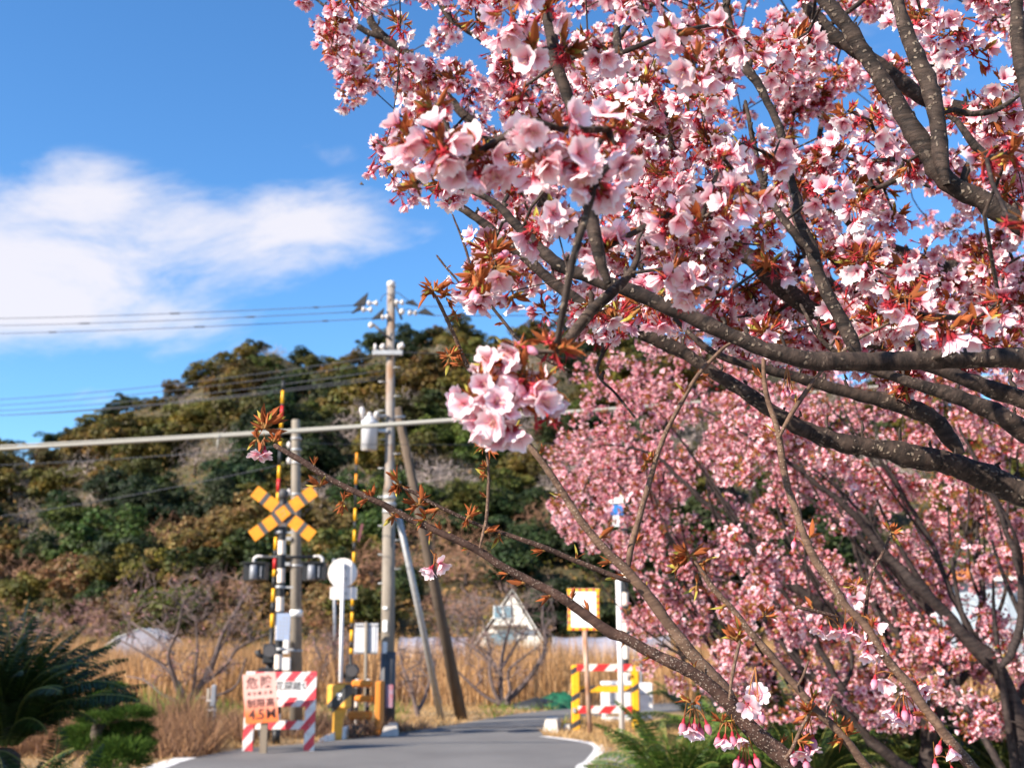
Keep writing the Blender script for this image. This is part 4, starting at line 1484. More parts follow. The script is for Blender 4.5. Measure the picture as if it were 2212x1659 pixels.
# round sign seen from behind
DR = 20.0
kr = mpx(DR)
r0, r1 = P(735, 1545, DR), P(741, 1214, DR)
rs = thing('round_sign', (r0.x, DR, 0), 'round traffic sign on white post seen from its pale back', 'traffic sign')
MB().tube([(r0.x, DR, 0), (r1.x, DR, r1.z)], .034, 12).build('post', M_WHITE, rs)
c = P(740, 1237, DR + .06)
MB().tube([c + Vector((0, .008, 0)), c - Vector((0, .008, 0))], 31 * kr, 40).build('disc', M_SIGNB, rs)
c = P(742, 1281, DR + .06)
MB().box(c, (57 * kr, .012, 25 * kr)).build('lower_plate', M_SIGNB, rs)
for yy in (1225, 1249, 1281):
    q = P(740, yy, DR + .03)
    MB().box(q, (.16, .02, .025)).build('rail', M_STEEL, rs)

# board sign behind it
DB = 21.5
kb = mpx(DB)
bs = thing('board_sign', (P(790, 1400, DB).x, DB, 0), 'grey rectangular sign on a post seen from behind', 'sign')
MB().tube([(P(790, 1560, DB).x, DB, 0), (P(791, 1343, DB).x, DB, P(791, 1343, DB).z)], .032, 10).build('post', M_CONC, bs)
a, b = P(766, 1346, DB), P(815, 1412, DB)
MB().box(((a.x + b.x) / 2, DB + .05, (a.z + b.z) / 2), (b.x - a.x, .014, a.z - b.z)).build('panel', M_GREYP, bs)
for f in (.06, .94):
    zz = a.z + (b.z - a.z) * f
    MB().box(((a.x + b.x) / 2, DB + .035, zz), (b.x - a.x, .025, .03)).build('stiffener', M_STEEL, bs)
MB().box((b.x - .10, DB + .038, (a.z + b.z) / 2), (.10, .012, a.z - b.z - .1)).build('edge_rail', M_GREYP, bs)  # upright strip near the right edge, in the panel's own grey

# yellow and black button box on its stand
DY = 19.4
ky = mpx(DY)
a, b = P(710, 1478, DY), P(756, 1529, DY)
yb = thing('emergency_box', ((a.x + b.x) / 2, DY, 0), 'yellow box with a black diagonal stripe on a stand', 'control box')
M_BOXS = stripe_mat('box_stripe', (0.80, 0.40, 0.05), (0.03, 0.03, 0.03), (1 / math.sqrt(2), 0, -1 / math.sqrt(2)), 0.62, 0.28, shift=.881)
cx, cz = (a.x + b.x) / 2, (a.z + b.z) / 2
MB().box((cx, DY, cz), (b.x - a.x, .22, a.z - b.z), Matrix.Rotation(-.35, 3, 'Z'), bev=.025).build('body', M_BOXS, yb)
MB().box((cx + .02, DY - .13, cz + .03), (.10, .03, .055), Matrix.Rotation(-.35, 3, 'Z'), bev=.008).build('button_plate', M_PWHITE, yb)
MB().tube([(cx + .02, DY - .12, cz - .03), (cx + .02, DY - .165, cz - .03)], .025, 10).build('button', M_INKG, yb)
MB().prism([(cx - .13, b.z + .01), (cx + .13, b.z + .01), (cx + .07, b.z - .17), (cx + .06, 0), (cx - .10, 0), (cx - .09, b.z - .1)], DY - .05, DY + .08).build('stand', M_BOXS, yb)
MB().box((cx + .06, DY + .05, a.z + .015), (.24, .2, .03)).build('lid', M_ORANGE, yb)

# orange guard rail
DG = 20.3
gr = thing('guard_rail', (P(795, 1500, DG).x, DG, 0), 'orange tubular guard rail in front of the utility pole', 'guard rail')
for (xa, xb, y0, y1) in ((760, 804, 1469, 1483), (766, 806, 1502, 1515), (752, 804, 1536, 1553)):
    a, b = P(xa, (y0 + y1) / 2, DG), P(xb, (y0 + y1) / 2, DG)
    MB().box(((a.x + b.x) / 2, DG, (a.z + b.z) / 2), (b.x - a.x, .10, (y1 - y0) * mpx(DG)), bev=.03).build('rail', M_ORANGE, gr)
a, b = P(812, 1471, DG), P(825, 1471, DG)
MB().box(((a.x + b.x) / 2, DG + .2, a.z / 2), (b.x - a.x, .5, a.z), bev=.02).build('side_plate', mat('guard_side', (0.62, 0.22, 0.03), .6), gr)
for xx in (769, 793):
    for i in range(6):
        p0 = P(xx, 1560, DG + .15)
        z0, z1 = .16 * i, .16 * (i + 1)
        MB().tube([(p0.x, DG + .15, z0), (p0.x, DG + .15, z1)], .035, 10, caps=(i == 5)).build('post_band', M_PORC if i % 2 else M_BLACK, gr)

# kerb blocks by the crossing
def block(name, pts, D0, D1, h, m, label, grp=None):
    """A low block: outline on the ground given as sketch points, rising to height h."""
    g = [ground_at(x, y) for x, y in pts]
    c = sum(g, Vector()) / len(g)
    t = thing(name, (c.x, c.y, 0), label, 'kerb block', grp)
    n_ = len(g)
    vs = [(p.x, p.y, 0) for p in g] + [(c.x + (p.x - c.x) * .72, c.y + (p.y - c.y) * .72, h) for p in g]
    MB().add(vs, [tuple(range(n_, 2 * n_))] + [(i, (i + 1) % n_, n_ + (i + 1) % n_, n_ + i) for i in range(n_)]).build('slab', m, t)
    return t


t = thing('painted_kerb', tuple(ground_at(730, 1592)), 'black and white painted kerb stones at the crossing corner', 'kerb')
for (x0, y0, x1, y1, h, m) in ((686, 1603, 706, 1600, .10, M_PWHITE), (707, 1600, 744, 1596, .21, M_PWHITE), (745, 1594, 786, 1592, .20, M_BLACK)):
    a, b = ground_at(x0, y0), ground_at(x1, y1)
    mb = MB()
    w = Vector((0.05, .38, 0))
    za = .05 if h < .15 else (.10 if m is M_PWHITE else h)
    mb.add([a, b, b + w, a + w, a + Vector((.02, .05, za)), b + Vector((-.01, .05, h)), b + w + Vector((-.01, -.04, h)), a + w + Vector((.02, -.04, za))],
           [(0, 1, 5, 4), (1, 2, 6, 5), (2, 3, 7, 6), (3, 0, 4, 7), (4, 5, 6, 7)])
    mb.build('kerb_stone', m, t)
block('stone_block', [(822, 1591), (860, 1590), (864, 1578), (840, 1577)], 0, 0, .16, M_ASHLAR, 'pale wedge shaped concrete block on the road edge by the utility pole', 'pale blocks beside the road')
block('stone_block', [(1172, 1583), (1206, 1585), (1214, 1572), (1180, 1571)], 0, 0, .22, M_STONE, 'rounded pale stone at the road corner before the striped barrier', 'pale blocks beside the road')
block('stone_block', [(1214, 1580), (1232, 1580), (1236, 1574), (1218, 1573)], 0, 0, .10, M_STONE, 'small pale stone lying by the left leg of the striped barrier', 'pale blocks beside the road')

# red and white barricade
DA = 17.4
ka = mpx(DA)
ba = thing('barricade', (P(607, 1600, DA).x, DA, 0), 'pink and white striped barricade with a name plate', 'barricade')
M_RW = stripe_mat('barricade_stripe', (0.82, 0.77, 0.74), (0.72, 0.06, 0.08), (0.766, 0, -0.643), 0.215, 0.5)


def bar(x0, y0, x1, y1, D, m, nm, th=.03, parent=None, dy=0.0):
    a, b = P(x0, y0, D), P(x1, y1, D)
    return MB().box(((a.x + b.x) / 2, D + dy, (a.z + b.z) / 2), (abs(b.x - a.x), th, abs(a.z - b.z)), bev=.004).build(nm, m, parent)


lx, rx = P(541, 1500, DA), P(672, 1500, DA)
top = P(600, 1450, DA).z
for cx_ in (lx.x, rx.x):
    MB().box((cx_, DA, top / 2), (21 * ka, .035, top), bev=.004).build('leg', M_RW, ba)
bar(552, 1451, 661, 1471, DA, M_RW, 'rail', parent=ba)
bar(552, 1506, 661, 1526, DA, M_RW, 'rail', parent=ba)
bar(552, 1556, 661, 1575, DA, M_RW, 'rail', parent=ba)
npl = bar(552, 1471.5, 661, 1505.5, DA, M_PWHITE, 'name_plate', .02, ba)
q = P(637, 1484, DA)
text_mesh('lettering', '花園踏切', .135, (q.x - .03, DA - .012, q.z + .01), M_DKGREY, npl, bold=.0015)
for j in range(9):
    MB().box((P(602 + j * 6.3, 1499, DA).x, DA - .011, P(600, 1499, DA).z), (.026, .002, .012)).build('small_print', M_INKG, npl)
for zz_ in (P(0, 1461, DA).z, P(0, 1516, DA).z, P(0, 1565, DA).z):
    for xx_ in (lx.x, rx.x):
        MB().tube([(xx_, DA - .019, zz_), (xx_, DA - .026, zz_)], .012, 8).build('bolt', M_STEEL, ba)
MB().tube([(lx.x, DA + .02, top * .9), (lx.x + .1, DA + .5, 0)], .015, 6).build('back_stay', M_STEEL, ba)
MB().tube([(rx.x, DA + .02, top * .9), (rx.x - .1, DA + .5, 0)], .015, 6).build('back_stay', M_STEEL, ba)

# danger sign in front of it
DD = 17.0
tl, trr, br, bl = P(524, 1457, DD), P(595, 1450, DD), P(602, 1558, DD), P(530, 1564, DD)
ds = thing('danger_sign', (P(569, 1600, DD).x, DD, 0), 'faded pink and orange danger sign on a wooden post', 'warning sign')
px_ = P(568, 1600, DD).x
MB().box((px_, DD + .05, tl.z * .48), (14 * mpx(DD), .07, tl.z * .96)).build('post', M_WOOD, ds)
mf = bpy.data.materials.new('faded_sign_board')
mf.use_nodes = True
_t = mf.node_tree
_b = _t.nodes['Principled BSDF']
_b.inputs['Roughness'].default_value = .6
_c = _t.nodes.new('ShaderNodeTexCoord'); _s = _t.nodes.new('ShaderNodeSeparateXYZ'); _r = _t.nodes.new('ShaderNodeValToRGB'); _m = _t.nodes.new('ShaderNodeMapRange')
_t.links.new(_c.outputs['Object'], _s.inputs[0])
_t.links.new(_s.outputs[2], _m.inputs['Value'])
_m.inputs['From Min'].default_value = bl.z; _m.inputs['From Max'].default_value = tl.z
_t.links.new(_m.outputs[0], _r.inputs[0])
_r.color_ramp.elements[0].position = .18; _r.color_ramp.elements[0].color = (.80, .17, .035, 1)
_r.color_ramp.elements[1].position = .55; _r.color_ramp.elements[1].color = (.80, .42, .36, 1)
_t.links.new(_r.outputs[0], _b.inputs['Base Color'])
bd = MB()
vs = [(p.x, DD + d, p.z) for d in (-.008, .008) for p in (tl, trr, br, bl)]
bd.add(vs, [(3, 2, 1, 0), (4, 5, 6, 7), (0, 1, 5, 4), (1, 2, 6, 5), (2, 3, 7, 6), (3, 0, 4, 7)])
bo = bd.build('board', mf, ds)
tl_rot = Matrix.Rotation(math.radians(-5), 3, 'Y')
cu_, cv_ = (tl + trr) / 2, (bl + br) / 2


def on_sign(u, v):
    a = tl.lerp(trr, u); b = bl.lerp(br, u)
    p = a.lerp(b, v)
    return (p.x, DD - .0095, p.z)


for ch, u in (('危', .28), ('険', .70)):
    text_mesh('lettering', ch, .185, on_sign(u, .20), M_INKR, bo, tilt=tl_rot, bold=.002)
for ch, u in zip('架空線注意', (.17, .33, .49, .66, .82)):
    text_mesh('lettering', ch, .058, on_sign(u, .405), M_INKR, bo, tilt=tl_rot)
for ch, u in (('制', .22), ('限', .50), ('高', .79)):
    text_mesh('lettering', ch, .135, on_sign(u, .61), M_INKR, bo, tilt=tl_rot, bold=.002)
for ch, u in (('4', .22), ('.', .37), ('5', .50), ('M', .79)):
    text_mesh('lettering', ch, .20, on_sign(u, .83), M_INKR, bo, tilt=tl_rot, bold=.003)
for u, v in ((.5, .04), (.5, .96)):
    MB().tube([Vector(on_sign(u, v)), Vector(on_sign(u, v)) + Vector((0, -.006, 0))], .008, 6).build('bolt', M_STEEL, bo)

# marker posts on the left verge
DM = 19.6
mp_ = thing('marker_posts', (P(457, 1590, DM).x, DM, 0), 'pair of thin posts clamped together with a pale box on the left verge', 'marker post')
MB().tube([(P(451, 1590, DM).x, DM, 0), (P(451, 1486, DM).x, DM, P(451, 1486, DM).z)], .033, 8).build('post', M_CONC, mp_)
MB().tube([(P(463, 1590, DM).x, DM, 0), (P(463, 1478, DM).x, DM, P(463, 1478, DM).z)], .03, 8).build('post', M_STEEL, mp_)
q0, q1 = P(463, 1480, DM), P(463, 1526, DM)
MB().box((q0.x + .01, DM - .04, (q0.z + q1.z) / 2), (.085, .06, q0.z - q1.z), bev=.01).build('box', M_LAMPG, mp_)
for yy in (1512, 1533):
    q = P(457, yy, DM)
    MB().box((q.x, DM, q.z), (.16, .09, .03)).build('clamp', M_PORC, mp_)

# ---- right of the road
DW = 20.3
kw = mpx(DW)
ws = thing('warning_board', (P(1274, 1575, DW).x, DW, 0), 'white board with yellow and red dashed border on a rusty post', 'sign')
a, b = P(1226, 1271, DW), P(1295, 1361, DW)
cx, cz = (a.x + b.x) / 2, (a.z + b.z) / 2
MB().tube([(P(1275, 1570, DW).x, DW + .04, 0), (P(1262, 1340, DW).x, DW + .04, P(1262, 1340, DW).z)], .045, 10).build('post', M_RUST, ws)
pn = MB().box((cx, DW, cz), (b.x - a.x, .012, a.z - b.z)).build('panel', M_PWHITE, ws)
w_, h_ = b.x - a.x, a.z - b.z
nx_, nz_ = 9, 11
for i in range(nx_):
    for zz in (a.z - .028, b.z + .028):
        MB().box((a.x + w_ * (i + .5) / nx_, DW - .0075, zz), (w_ / nx_ * (1.35 if i % 2 == 0 else .65), .004, .05)).build('border_dash', M_GYEL if i % 2 == 0 else M_RED, pn)
for i in range(nz_):
    for xx in (a.x + .028, b.x - .028):
        MB().box((xx, DW - .0078, b.z + .055 + (h_ - .11) * (i + .5) / nz_), (.05, .004, (h_ - .11) / nz_ * (1.35 if i % 2 == 0 else .65))).build('border_dash', M_GYEL if i % 2 == 0 else M_RED, pn)
for i, dx in enumerate((.07, -.03)):
    for j in range(5 - i):
        MB().box((cx + dx, DW - .0075, a.z - .15 - j * .07), (.03, .003, .035)).build('print_mark', M_INKG, pn)
wp = thing('white_post', (P(1345, 1566, DW).x, DW + .1, 0), 'slender white post standing in front of the striped barrier', 'post')
MB().tube([(P(1345, 1570, DW).x, DW + .1, 0), (P(1337, 1252, DW).x, DW + .1, P(1337, 1252, DW).z)], .05, 12).build('shaft', M_WHITE, wp)
q = P(1337, 1252, DW)
MB().tube([(q.x, DW + .1, q.z), (q.x, DW + .1, q.z + .03)], [.055, .03], 12).build('cap', M_WHITE, wp)

DQ = 21.3
br_ = thing('striped_barrier', (P(1305, 1566, DQ).x, DQ, 0), 'barrier frame with yellow and black legs and red and white rails', 'barrier')
M_YB = stripe_mat('barrier_yellow_black', (0.85, 0.42, 0.01), (0.045, 0.04, 0.045), (0.5, 0, -0.866), 0.42, 0.22)
M_RW2 = stripe_mat('barrier_red_white', (0.80, 0.75, 0.68), (0.66, 0.03, 0.03), (0.72, 0, -0.69), 0.30, 0.55)
for x0, x1, yt in ((1234, 1252, 1436), (1363, 1379, 1437)):
    a, b = P(x0, yt, DQ), P(x1, yt, DQ)
    MB().box(((a.x + b.x) / 2, DQ, a.z / 2), (b.x - a.x, .12, a.z), bev=.02).build('leg', M_YB, br_)
bar(1246, 1434, 1365, 1449, DQ, M_RW2, 'rail', .06, br_, -.035)
bar(1248, 1524, 1366, 1540, DQ, M_RW2, 'rail', .06, br_, -.035)
bar(1253, 1481, 1362, 1495, DQ, M_YB, 'rail', .05, br_, .05)
q = P(1240, 1533, DQ)
MB().box((q.x, DQ - .07, q.z), (.06, .04, .08)).build('latch', M_STEEL, br_)
q = P(1357, 1455, DQ)
MB().tube([(q.x, DQ - .08, q.z), (q.x, DQ - .11, q.z)], .035, 12).build('reflector', M_PORC, br_)

DE = 23.6
ec = thing('equipment_cabinet', (P(1330, 1550, DE).x, DE, 0), 'white track equipment cabinet behind the striped barrier', 'cabinet', 'white cabinets behind the barrier')
for y0, y1, x0, x1, nm in ((1471, 1480, 1298, 1366, 'lid'), (1491, 1527, 1299, 1362, 'body'), (1548, 1566, 1300, 1364, 'plinth')):
    a, b = P(x0, y0, DE), P(x1, y1, DE)
    z1 = 0 if nm == 'plinth' else b.z
    MB().box(((a.x + b.x) / 2, DE, (a.z + z1) / 2), (b.x - a.x, .42, a.z - z1), bev=.02).build(nm, M_WHITE, ec)
for xx in (1306, 1352):
    a, b = P(xx, 1480, DE), P(xx, 1491, DE)
    MB().tube([(a.x, DE, a.z), (a.x, DE, b.z)], .04, 8).build('neck', M_BLACK, ec)
    a, b = P(xx, 1526, DE), P(xx, 1549, DE)
    MB().tube([(a.x, DE, a.z), (a.x, DE, b.z)], .06, 8).build('foot', M_WHITE, ec)
q = P(1319, 1506, DE)
MB().box((q.x, DE - .215, q.z), (.09, .02, .24)).build('hinge_plate', M_INKG, ec)
q = P(1340, 1483, DE)
MB().box((q.x, DE - .1, q.z), (.35, .2, .09), bev=.03).build('cable_box', M_WHITE, ec)
e2 = thing('equipment_cabinet', (P(1393, 1550, DE).x, DE + .3, 0), 'taller white cabinet right of the striped barrier', 'cabinet', 'white cabinets behind the barrier')
a, b = P(1378, 1474, DE + .3), P(1409, 1530, DE + .3)
MB().box(((a.x + b.x) / 2, DE + .3, a.z * .60), (b.x - a.x, .36, a.z * .8), bev=.02).build('body', M_WHITE, e2)
MB().box(((a.x + b.x) / 2, DE + .3, a.z * .1), (b.x - a.x - .06, .3, a.z * .2), bev=.02).build('plinth', M_WHITE, e2)
MB().box(((a.x + b.x) / 2, DE + .11, a.z * .72), (b.x - a.x - .06, .02, .02)).build('door_seam', M_INKG, e2)
MB().box((b.x - .06, DE + .11, a.z * .55), (.02, .03, .1)).build('handle', M_STEEL, e2)

# far crossing post with its blue and white panel, and a steel ladder mast
DF = 26.5
fp = thing('crossing_post', (P(1354, 1555, DF).x, DF, 0), 'black and white banded crossing post half hidden by pink blossoms', 'crossing post')
f1 = P(1348, 1085, DF)
x0_ = P(1354, 1555, DF).x
for i in range(16):
    z0, z1 = f1.z * i / 16, f1.z * (i + 1) / 16
    MB().tube([(x0_ + (f1.x - x0_) * z0 / f1.z, DF, z0), (x0_ + (f1.x - x0_) * z1 / f1.z, DF, z1)], .07, 12, caps=(i == 15)).build('post_band', M_BLACK if i % 2 else M_PEACH, fp)
q = P(1331, 1103, DF)
MB().box((q.x, DF - .12, q.z), (.30, .03, .24)).build('blue_panel', M_BLUE, fp)
q = P(1322, 1078, DF)
MB().prism([(q.x - .22, q.z - .12), (q.x + .3, q.z - .14), (q.x + .24, q.z + .12), (q.x + .02, q.z + .2)], DF - .14, DF - .10).build('white_panel', M_PWHITE, fp)
q = P(1330, 1126, DF)
MB().box((q.x, DF - .11, q.z), (.16, .03, .26)).build('lower_panel', M_PWHITE, fp)
lm = thing('ladder_mast', (P(1391, 1545, DF).x, DF + .5, 0), 'thin pale blue steel mast with rungs right of the barrier', 'mast')
MB().tube([(P(1392, 1545, DF).x, DF + .5, 0), (P(1389, 1380, DF).x, DF + .5, P(1389, 1380, DF).z)], .03, 8).build('upright', M_LAMPG, lm)
for yy in (1455, 1472, 1425):
    q = P(1386, yy, DF)
    MB().box((q.x - .06, DF + .5, q.z), (.2, .03, .03)).build('rung', M_LAMPG, lm)
# thin grey pole behind the left lamp
tp = thing('thin_pole', (P(727, 1450, 32).x, 32, 0), 'thin pale steel pole standing in the reeds right of the signal lamps', 'pole')
MB().tube([(P(727, 1450, 32).x, 32, 0), (P(722, 1207, 32).x, 32, P(722, 1207, 32).z)], .05, 8).build('shaft', M_LAMPG, tp)

# covered heap by the bend
gh = thing('net_heap', tuple(ground_at(1190, 1531)), 'heap under green net and dark sheet beside the road bend', 'covered heap')


def lump(cx, cy, rx, ry, h, seed, m, nm):
    r = np.random.default_rng(seed)
    V, F = [], []
    nu, nv = 18, 7
    for j in range(nv):
        f = j / (nv - 1) * math.pi / 2
        for i in range(nu):
            a = 2 * math.pi * i / nu
            k_ = 1 + r.normal() * .09
            V.append((cx + rx * math.cos(a) * math.cos(f) * k_, cy + ry * math.sin(a) * math.cos(f) * k_, h * math.sin(f) * (1 + r.normal() * .06)))
    for j in range(nv - 1):
        for i in range(nu): F.append((j * nu + i, j * nu + (i + 1) % nu, (j + 1) * nu + (i + 1) % nu, (j + 1) * nu + i))
    MB().add(V, F, 0, True).build(nm, m, gh)


a = ground_at(1210, 1531); b = ground_at(1165, 1532)
lump(a.x, a.y + .5, .55, .5, .36, 1, M_GREEN, 'green_net')
lump(b.x, b.y + .4, .65, .45, .24, 2, M_TARP, 'dark_sheet')
lump(b.x + .35, b.y + .15, .3, .25, .16, 3, M_GREEN, 'net_fold')

# rails crossing the road, set flush in the surface
for k_, yy in enumerate((1577, 1569)):
    a, b = ground_at(860, yy + 6), ground_at(1200, yy)
    ribbon('rail', [(a.x, a.y), (b.x, b.y)], .07, .0135, mat('rail_steel', (.16, .13, .11), .4, .5))
    ribbon('rail_groove', [(a.x, a.y - .09), (b.x, b.y - .09)], .07, .0125, M_TARP)

# ------------------------------------------------------------------ bare trees in the field
LW = [1.0]


def limb_pts(pts, D):
    """Sketch points (x, y, width[, depth]) into node positions and radii."""
    out = []
    for p in pts:
        d = p[3] if len(p) > 3 else D
        q = P(p[0], p[1], d)
        out.append((q.x, q.y, q.z, p[2] / 2 * d / F0 * LW[0]))
    return out


def bare_tree(label, D, base, limbs, fan, n, tip=.006, pink=0, name='bare_tree', twcol=(0.20, .135, .12), bark=None):
    """Traced limbs plus grown twigs inside the fan polygon (sketch x, y ranges) and a depth spread."""
    g = ground_at(*base)
    rt = thing(name, (g.x, g.y, 0), label, 'tree', 'leafless trees standing in the reed field')
    off = (g.x, g.y, 0)
    D = g.y
    sk = Skeleton()
    LW[0] = .85
    for j, l in enumerate(limbs):
        q = limb_pts(l, D)
        q = np.array(q)
        q[:, 1] += np.linspace(0, RNG.uniform(-1, 1) * .9, len(q))
        s = spline(q, .12)
        s[0, 2] = max(0.0, s[0, 2] - .1) if j == 0 else s[0, 2]
        sk.chain(s[:, :3], s[:, 3])
        v, f = tube_np(s[:, :3], s[:, 3], 8, j, .05)
        link('limb' if j else 'trunk', np_mesh('limb', v - np.array(off), f, None, [bark or M_BAREB], True), rt)
    tg = []
    x0, x1, y0, y1 = fan
    cx, cy = base
    while len(tg) < n:
        x = RNG.uniform(x0, x1); y = RNG.uniform(y0, y1)
        u = abs(x - cx) / max(1, (x1 - x0) / 2); w = (cy - y) / max(1, cy - y0)
        if u > .35 + .75 * w or u * u + (w - .35) ** 2 * 1.3 > 1.02: continue
        tg.append(PA(x, y, D + RNG.normal() * .9))
    LW[0] = 1.0
    sk.grow(tg, .16, .13)
    sk.thicken(.0105, 2.5)
    link('twigs', sk.mesh('twigs', [bark or M_BAREB], off), rt, kind='stuff')
    C = Cloud()
    m = n * 7
    T = (np.array([[-.5, 0, 0], [.5, 0, 0], [0, 0, 1.0]]), np.array([[0, 1, 2]]), np.ones((3, 3)))
    tp = np.array(tg)[RNG.integers(n, size=m)] + RNG.normal(size=(m, 3)) * .1
    vv = (T[0] * np.array([.055, 1, 1]), T[1], T[2])
    C.inst(vv, frames(RNG.normal(size=(m, 3)) + np.array([0, 0, .6])), tp, RNG.uniform(.15, .35, m), np.array(twcol)[None] * RNG.uniform(.7, 1.3, (m, 1)))
    if pink:
        tp = np.array(tg)[RNG.integers(n, size=pink)] + RNG.normal(size=(pink, 3)) * .12
        C.inst(LEAFQ, frames(rdir(pink)), tp, RNG.uniform(.03, .055, pink), np.array([.62, .30, .32])[None] * RNG.uniform(.7, 1.3, (pink, 1)))
    link('twiglets', C.mesh('twiglets', [M_TWIG], off), rt, kind='stuff')
    return rt


bare_tree('spreading bare tree with many limbs behind the left verge', 27, (402, 1530),
          [[(399, 1530, 26), (405, 1512, 22), (418, 1500, 18), (428, 1486, 15), (456, 1436, 13), (478, 1368, 10), (508, 1315, 7), (540, 1265, 4)],
           [(398, 1520, 20), (394, 1500, 13), (385, 1464, 11), (377, 1412, 9), (399, 1368, 8), (415, 1313, 5)],
           [(395, 1500, 12), (384, 1475, 9), (344, 1436, 8), (289, 1403, 6), (247, 1381, 4)],
           [(428, 1486, 10), (442, 1472, 9), (481, 1442, 8), (509, 1401, 7), (572, 1368, 4)],
           [(377, 1412, 8), (316, 1368, 6), (261, 1335, 4)],
           [(418, 1500, 10), (424, 1450, 8), (430, 1400, 6), (428, 1340, 4)],
           [(456, 1436, 7), (500, 1370, 5), (530, 1330, 3)],
           [(420, 1508, 9), (470, 1502, 7), (520, 1478, 6), (545, 1420, 4)],
           [(398, 1520, 9), (345, 1500, 6), (300, 1470, 5), (255, 1462, 3)]], (230, 600, 1235, 1480), 260, .004, pink=260)
bare_tree('many stemmed bare tree beside the road bend', 26, (1090, 1527),
          [[(1092, 1528, 22), (1098, 1512, 16), (1135, 1474, 13), (1170, 1424, 11), (1180, 1387, 9), (1173, 1335, 6), (1175, 1300, 4)],
           [(1088, 1524, 15), (1082, 1500, 12), (1082, 1445, 11), (1088, 1401, 9), (1108, 1329, 5)],
           [(1084, 1520, 13), (1071, 1500, 10), (1059, 1459, 9), (1057, 1401, 7), (1042, 1335, 4)],
           [(1082, 1460, 9), (1062, 1432, 8), (1025, 1400, 6), (985, 1380, 4)],
           [(1092, 1512, 11), (1102, 1490, 9), (1098, 1450, 7), (1130, 1420, 5), (1160, 1398, 3)],
           [(1084, 1522, 11), (1050, 1505, 8), (1010, 1470, 6), (980, 1440, 4)],
           [(1082, 1445, 8), (1110, 1400, 6), (1140, 1350, 4)]], (960, 1230, 1265, 1480), 210, .004)
bare_tree('low bushy bare tree with pink buds between gate bar and reeds', 28, (720, 1517),
          [[(718, 1517, 13), (716, 1485, 11), (728, 1450, 9), (726, 1405, 6), (735, 1370, 3)], [(716, 1480, 9), (700, 1440, 7), (680, 1400, 5), (672, 1372, 3)], [(717, 1478, 8), (745, 1430, 6), (757, 1390, 4)], [(714, 1485, 7), (690, 1462, 5), (665, 1440, 3)]],
          (655, 775, 1365, 1480), 120, .004, pink=170)
bare_tree('small forked bare sapling between the utility pole and brace poles', 24, (902, 1548),
          [[(904, 1548, 12), (898, 1525, 10), (885, 1480, 7), (870, 1440, 5), (862, 1400, 3)], [(902, 1535, 10), (915, 1510, 8), (924, 1470, 5), (935, 1430, 3)]], (850, 960, 1390, 1500), 60, .004)
bare_tree('tangled bare shrub left of the round stone', 40, (985, 1492),
          [[(985, 1492, 11), (990, 1450, 9), (975, 1400, 7), (960, 1350, 4)], [(988, 1460, 8), (1015, 1410, 6), (1030, 1350, 4)]], (915, 1060, 1280, 1460), 160, .004, twcol=(.24, .12, .09))

# ------------------------------------------------------------------ sago palms
def frond_mesh(seed, L, cols, droop):
    r = np.random.default_rng(seed)
    m = 14
    t = np.linspace(0, 1, m)
    ang = np.radians(62) - droop * t ** 1.3
    dx = np.cumsum(np.cos(ang)) * L / m
    dz = np.cumsum(np.sin(ang)) * L / m
    sp = np.stack([dx, .03 * np.sin(t * 5 + seed), dz], 1)
    C = Cloud()
    v, f = tube_np(sp, .011 * (1 - .75 * t), 4)
    f = np.concatenate([f[:, [0, 1, 2]], f[:, [0, 2, 3]]])
    C.add(v, f, np.array([.16, .17, .04])[None].repeat(len(v), 0))
    n = 44
    for s in (-1, 1):
        tt = np.linspace(.12, .99, n) + r.normal(size=n) * .004
        pos = np.stack([np.interp(tt, t, sp[:, k]) for k in range(3)], 1)
        tg = unit(np.stack([np.interp(tt, t, np.gradient(sp[:, k])) for k in range(3)], 1))
        side = np.array([0, s, 0.0])
        upv = np.cross(tg, [0, 1, 0]) * -1
        ln = L * .17 * np.sin(np.clip(tt, 0, 1) * math.pi * .86 + .42) * r.uniform(.85, 1.1, n)
        d = unit(side[None] * .9 + tg * .55 + upv * .42 + r.normal(size=(n, 3)) * .06)
        w = .0058
        tip = pos + d * ln[:, None] - np.array([0, 0, .02])
        mid = pos + d * ln[:, None] * .5 + upv * .012
        a0 = pos - tg * w * .6; a1 = pos + tg * w * .6
        m0 = mid - tg * w; m1 = mid + tg * w
        vv = np.stack([a0, a1, m0, m1, tip], 1)
        ff = np.array([[0, 1, 3], [0, 3, 2], [2, 3, 4]])[None] + (np.arange(n) * 5)[:, None, None]
        base = np.array(cols)[r.integers(len(cols), size=n)] * r.uniform(.7, 1.35, (n, 1))
        C.add(vv.reshape(-1, 3), ff.reshape(-1, 3), np.repeat(base, 5, 0))
    return C.mesh('frond', [M_FROND])


DKF = [(0.022, 0.042, 0.007), (0.016, 0.034, 0.006), (0.032, 0.050, 0.008)]  # dark greens: shade over the lower left palms put into the frond colour
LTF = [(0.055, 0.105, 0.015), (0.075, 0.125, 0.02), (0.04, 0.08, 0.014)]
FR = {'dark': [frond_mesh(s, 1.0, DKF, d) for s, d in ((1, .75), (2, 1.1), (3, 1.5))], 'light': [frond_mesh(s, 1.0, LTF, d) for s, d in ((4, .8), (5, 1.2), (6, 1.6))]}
ttm = MB().tube([(0, 0, 0), (0, 0, .25), (.01, 0, .5), (0, 0, .75), (0, 0, .95), (0, 0, 1.0)], [.16, .15, .16, .145, .13, .07], 14)
trm = bpy.data.meshes.new('trunk'); trm.from_pydata(ttm.v, [], ttm.f); trm.materials.append(bark_mat('palm_trunk', (.05, .04, .03), (.14, .11, .08), bump=1.0)); trm.update()


